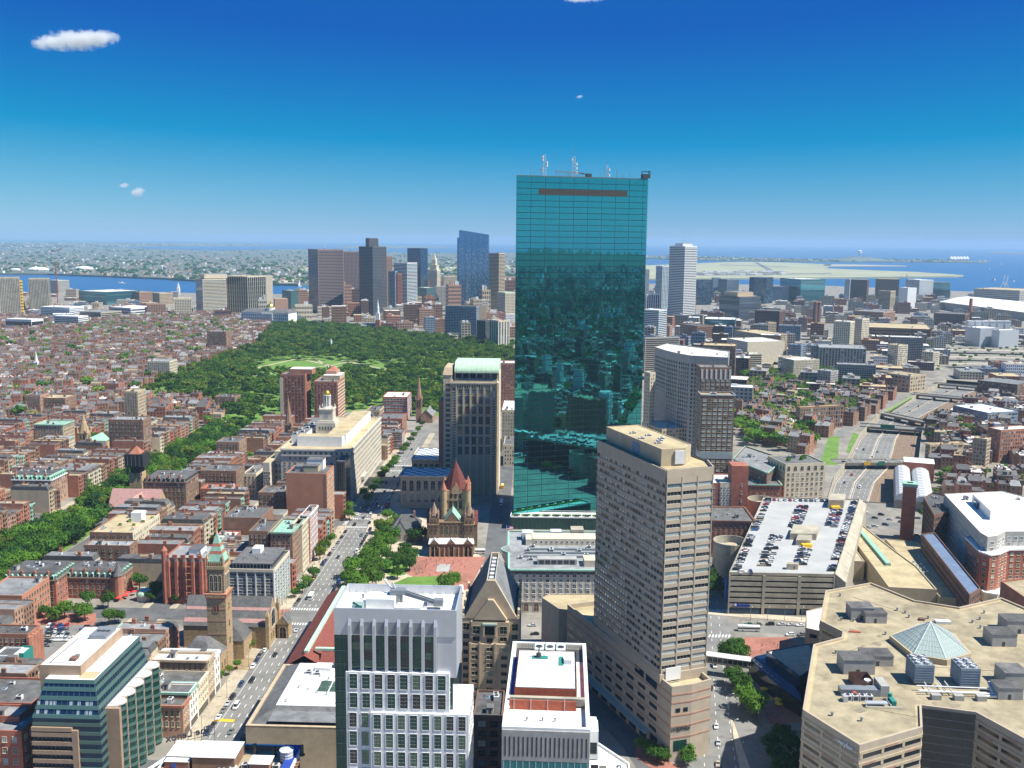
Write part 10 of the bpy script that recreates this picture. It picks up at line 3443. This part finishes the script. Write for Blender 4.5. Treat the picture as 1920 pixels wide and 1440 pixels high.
def slamp(x,y,a,lab,grp):
 r=thing('street_lamp',lab,'street lamp',(x,y,.1),grp,a)
 for n_,m_ in (('post',LPOST),('lamp_head',LHEAD)):
  o=bpy.data.objects.new(n_,m_)
  COL.objects.link(o)
  o.parent=r
for t in range(400,900,34):
 for s,a in ((11,0),(-11,math.pi)):
  if not any(abs(t-c)<10 for c in CROSS):
   p=G(s,t)
   if inv(p.x,p.y,0,0):
    slamp(p.x,p.y,a,'grey street lamp on the %s pavement of the avenue'%('left' if s>0 else 'right'),'avenue street lamps')
for x in (1407,1439,1471,1503):
 q=W(x,1163)
 slamp(q[0],q[1],-1.5,'grey street lamp on the kerb before the car park','lamps before the car park')
for x,y in ((1373,1385),(1366,1335),(1383,1430)):
 q=W(x,y)
 slamp(q[0],q[1],.3,'grey street lamp on the median of the diagonal avenue','lamps on the diagonal avenue')
um=MB()
um.bar((0,0,0),(0,0,2.4),.05)
UPOLE=um.mesh('pole',[GMT])
def umb(x,y,m,lab,grp,r=1.7):
 q=W(x,y)
 t=thing('cafe_umbrella',lab,'umbrella',(q[0],q[1],.15),grp)
 b=MB()
 b.cone(ngon((0,0),r,8),2.3,(0,0,3.1))
 for n_,m_ in (('pole',UPOLE),('canopy',b.mesh('canopy',[m]))):
  o=bpy.data.objects.new(n_,m_)
  COL.objects.link(o)
  o.parent=t
for x,y in ((246,1101),(256,1103),(247,1111),(252,1116),(240,1118),(226,1124),(232,1124),(237,1123),(222,1128)):
 umb(x,y,'awning_red','red cafe umbrella beside the turreted terrace','red cafe umbrellas')
for x,y in ((338,1360),(348,1358),(333,1366),(352,1352)):
 umb(x,y,BNT,'black cafe umbrella before the white avenue shops','black cafe umbrellas',2.2)
for x,y in ((1425,1275),(1438,1284),(1455,1297),(1470,1308),(1440,1318),(1458,1320),(1460,1328),(1432,1300)):
 umb(x,y,'canopy_yellow','yellow cafe umbrella on the sunken terrace by the atrium','yellow cafe umbrellas',2.0)
for x,y,lab in ((345,1335,'red shop awning facing the avenue'),(357,1338,'second red shop awning on the avenue')):
 q=W(x,y)
 r=thing('shop_awning',lab,'awning',(q[0],q[1],2.4))
 part(r,'canvas','awning_red', lambda b:b.face([(q[0]-2,q[1]-3,3.6),(q[0]+2.4,q[1]-3,2.4),(q[0]+2.4,q[1]+3,2.4),(q[0]-2,q[1]+3,3.6)]))
 part(r,'valance','awning_red', lambda b:b.box((q[0]+2.4,q[1]),.06,6,2.0,2.4))
q=W(272,1124)
r=thing('domed_pavilion','small pavilion with a pale green copper dome by the side street','pavilion',(q[0],q[1],0))
part(r,'drum',LIM, lambda b:b.prism(ngon(q,4.6,12),0,3.4))
part(r,'dome','copper_pale', lambda b:[b.taper(ngon(q,5*math.cos(math.pi/2*k/5),12),3.4+3.8*math.sin(math.pi/2*k/5),ngon(q,max(.1,5*math.cos(math.pi/2*(k+1)/5)),12),3.4+3.8*math.sin(math.pi/2*(k+1)/5),cap=False) for k in range(5)])
A_,B_=Vector(W(1296,1225,9)),Vector(W(1408,1240,9))
r=thing('glass_footbridge','enclosed footbridge with a pale roof spanning the diagonal avenue','bridge',(A_.x,A_.y,0))
d_=(B_-A_).normalized()
n_=Vector((-d_.y,d_.x))
for nm_,m_,z0_,z1_,ww in (('floor',CON,6.2,7.2,2.6),('glass_side',GDK,7.2,9.6,2.4),('roof',DWR,9.6,10.1,2.8)):
 part(r,nm_,m_, lambda b:b.prism(ccw([tuple(A_-n_*ww),tuple(B_-n_*ww),tuple(B_+n_*ww),tuple(A_+n_*ww)]),z0_,z1_))
for i in range(12):
 c_=A_.lerp(B_,(i+.5)/12)-n_*2.45
 part(r,'mullion',STW, lambda b:b.box(tuple(c_),.18,.18,7.2,9.6))
part(r,'pier',CON, lambda b:b.box(tuple(A_.lerp(B_,.62)),1.4,3,0,6.2))
pl=ccw([W(1112,1380,20),W(1180,1425,20),W(1186,1470,20),W(1100,1470,20)])
r,p_,q_=bldg('white_corner_hotel','low white corner hotel with red letters on its front','hotel',pl,18,WPT,DWR,Fac(fh=4,sp=5,wr=.4,hr=.5,frame=GRF),sep=True,clut=3)
a_,b_=[e_ for e_ in edg(p_) if fcam(*e_)][0]
wq=W(1116,1424,14)
ltr(r,'el',3.0,'sign_red',(wq[0],wq[1]-6,13.5),0,'name_letters')
gb('brick_court_house','dark brick building with glazed bays wedged between the white and grey towers',BLD,888,942,1345,30,22,BDK,TRF,Fac(fh=4,sp=4,wr=.6,hr=.6,frame=BDK),True,6)
cm_=bpy.data.materials.new('cloud_vapour')
cm_.use_nodes=True
nt=cm_.node_tree
nt.nodes.clear()
out=nt.nodes.new('ShaderNodeOutputMaterial')
pv=nt.nodes.new('ShaderNodeVolumePrincipled')
pv.inputs['Color'].default_value=(1,1,1,1)
pv.inputs['Anisotropy'].default_value=.3
tc=nt.nodes.new('ShaderNodeTexCoord')
ns=nt.nodes.new('ShaderNodeTexNoise')
ns.inputs['Scale'].default_value=.012
ns.inputs['Detail'].default_value=5
ns.inputs['Roughness'].default_value=.6
gr=nt.nodes.new('ShaderNodeTexGradient')
gr.gradient_type='SPHERICAL'
mp=nt.nodes.new('ShaderNodeMapping')
mp.inputs['Location'].default_value=(-1,-1,-1)
mp.inputs['Scale'].default_value=(2,2,2)
ad=nt.nodes.new('ShaderNodeMath')
ad.operation='ADD'
mr=nt.nodes.new('ShaderNodeMapRange')
mr.inputs[1].default_value,mr.inputs[2].default_value,mr.inputs[3].default_value,mr.inputs[4].default_value=1.8,2.3,0,.022
nt.links.new(tc.outputs['Object'],ns.inputs['Vector'])
nt.links.new(tc.outputs['Generated'],mp.inputs[0])
nt.links.new(mp.outputs[0],gr.inputs[0])
nt.links.new(gr.outputs[0],ad.inputs[0])
dbl=nt.nodes.new('ShaderNodeMath')
dbl.operation='MULTIPLY'
dbl.inputs[1].default_value=3.1
nt.links.new(ns.outputs[0],dbl.inputs[0])
nt.links.new(dbl.outputs[0],ad.inputs[1])
nt.links.new(ad.outputs[0],mr.inputs[0])
nt.links.new(mr.outputs[0],pv.inputs['Density'])
nt.links.new(pv.outputs[0],out.inputs['Volume'])
MT['cloud_vapour']=cm_
def cloud(px,py,w_px,h_px,Y,lab,lobes):
 d=FW*FPX+RT*(px-960)+UP*(720-py)
 c=CAMP+d*(Y/d.y)
 s=Y/FPX
 r=thing('cloud',lab,'cloud',(c.x,c.y,c.z))
 for (ox,oz,k) in lobes:
  w,h=w_px*s*k,h_px*s*k
  b=MB()
  n,m=10,6
  ring=[]
  for i in range(1,m):
   ph=math.pi*i/m
   ring.append([(w*.5*math.sin(ph)*math.cos(2*math.pi*j/n),w*.4*math.sin(ph)*math.sin(2*math.pi*j/n),h*.5*math.cos(ph)) for j in range(n)])
  for i in range(len(ring)-1):
   for j in range(n):
    b.face([ring[i+1][j],ring[i+1][(j+1)%n],ring[i][(j+1)%n],ring[i][j]])
  for j in range(n):
   b.face([ring[0][j],ring[0][(j+1)%n],(0,0,h*.5)])
   b.face([ring[-1][(j+1)%n],ring[-1][j],(0,0,-h*.5)])
  o=bpy.data.objects.new('puff',b.mesh('puff',['cloud_vapour']))
  COL.objects.link(o)
  o.parent=r
  o.location=(ox*w_px*s,-abs(ox)*30,oz*h_px*s)
cloud(137,76,102,42,7000,'long flat bottomed white cloud high on the left',((-.46,-.1,.7),(-.14,.0,.95),(.2,.02,.95),(.5,.1,.75)))
cloud(259,359,46,28,9000,'small white cloud low on the left',((0,0,.8),))
cloud(234,347,34,15,9500,'tiny faint cloud beside the small white one',((0,0,.8),))
cloud(1095,0,110,20,7000,'wisp of cloud at the very top of the sky',((0,.2,.8),))
cloud(1087,181,22,9,9000,'tiny speck of cloud above the mirror tower',((0,0,.8),))
hm=bpy.data.materials.new('haze_air')
hm.use_nodes=True
nt=hm.node_tree
nt.nodes.clear()
out=nt.nodes.new('ShaderNodeOutputMaterial')
pv=nt.nodes.new('ShaderNodeVolumePrincipled')
pv.inputs['Color'].default_value=(.42,.64,.86,1)
pv.inputs['Density'].default_value=4.4e-5
pv.inputs['Anisotropy'].default_value=.0
nt.links.new(pv.outputs[0],out.inputs['Volume'])
b=MB()
b.prism([(-46000,-10000),(46000,-10000),(46000,49000),(-46000,49000)],-9.6,300)
b.face([(-46000,49000,-9.6),(46000,49000,-9.6),(46000,-10000,-9.6),(-46000,-10000,-9.6)])
MT['haze_air']=hm
hz=b.build('haze',['haze_air'],None,'stuff')
tag(hz,'thin bluish summer haze over the whole city','haze')
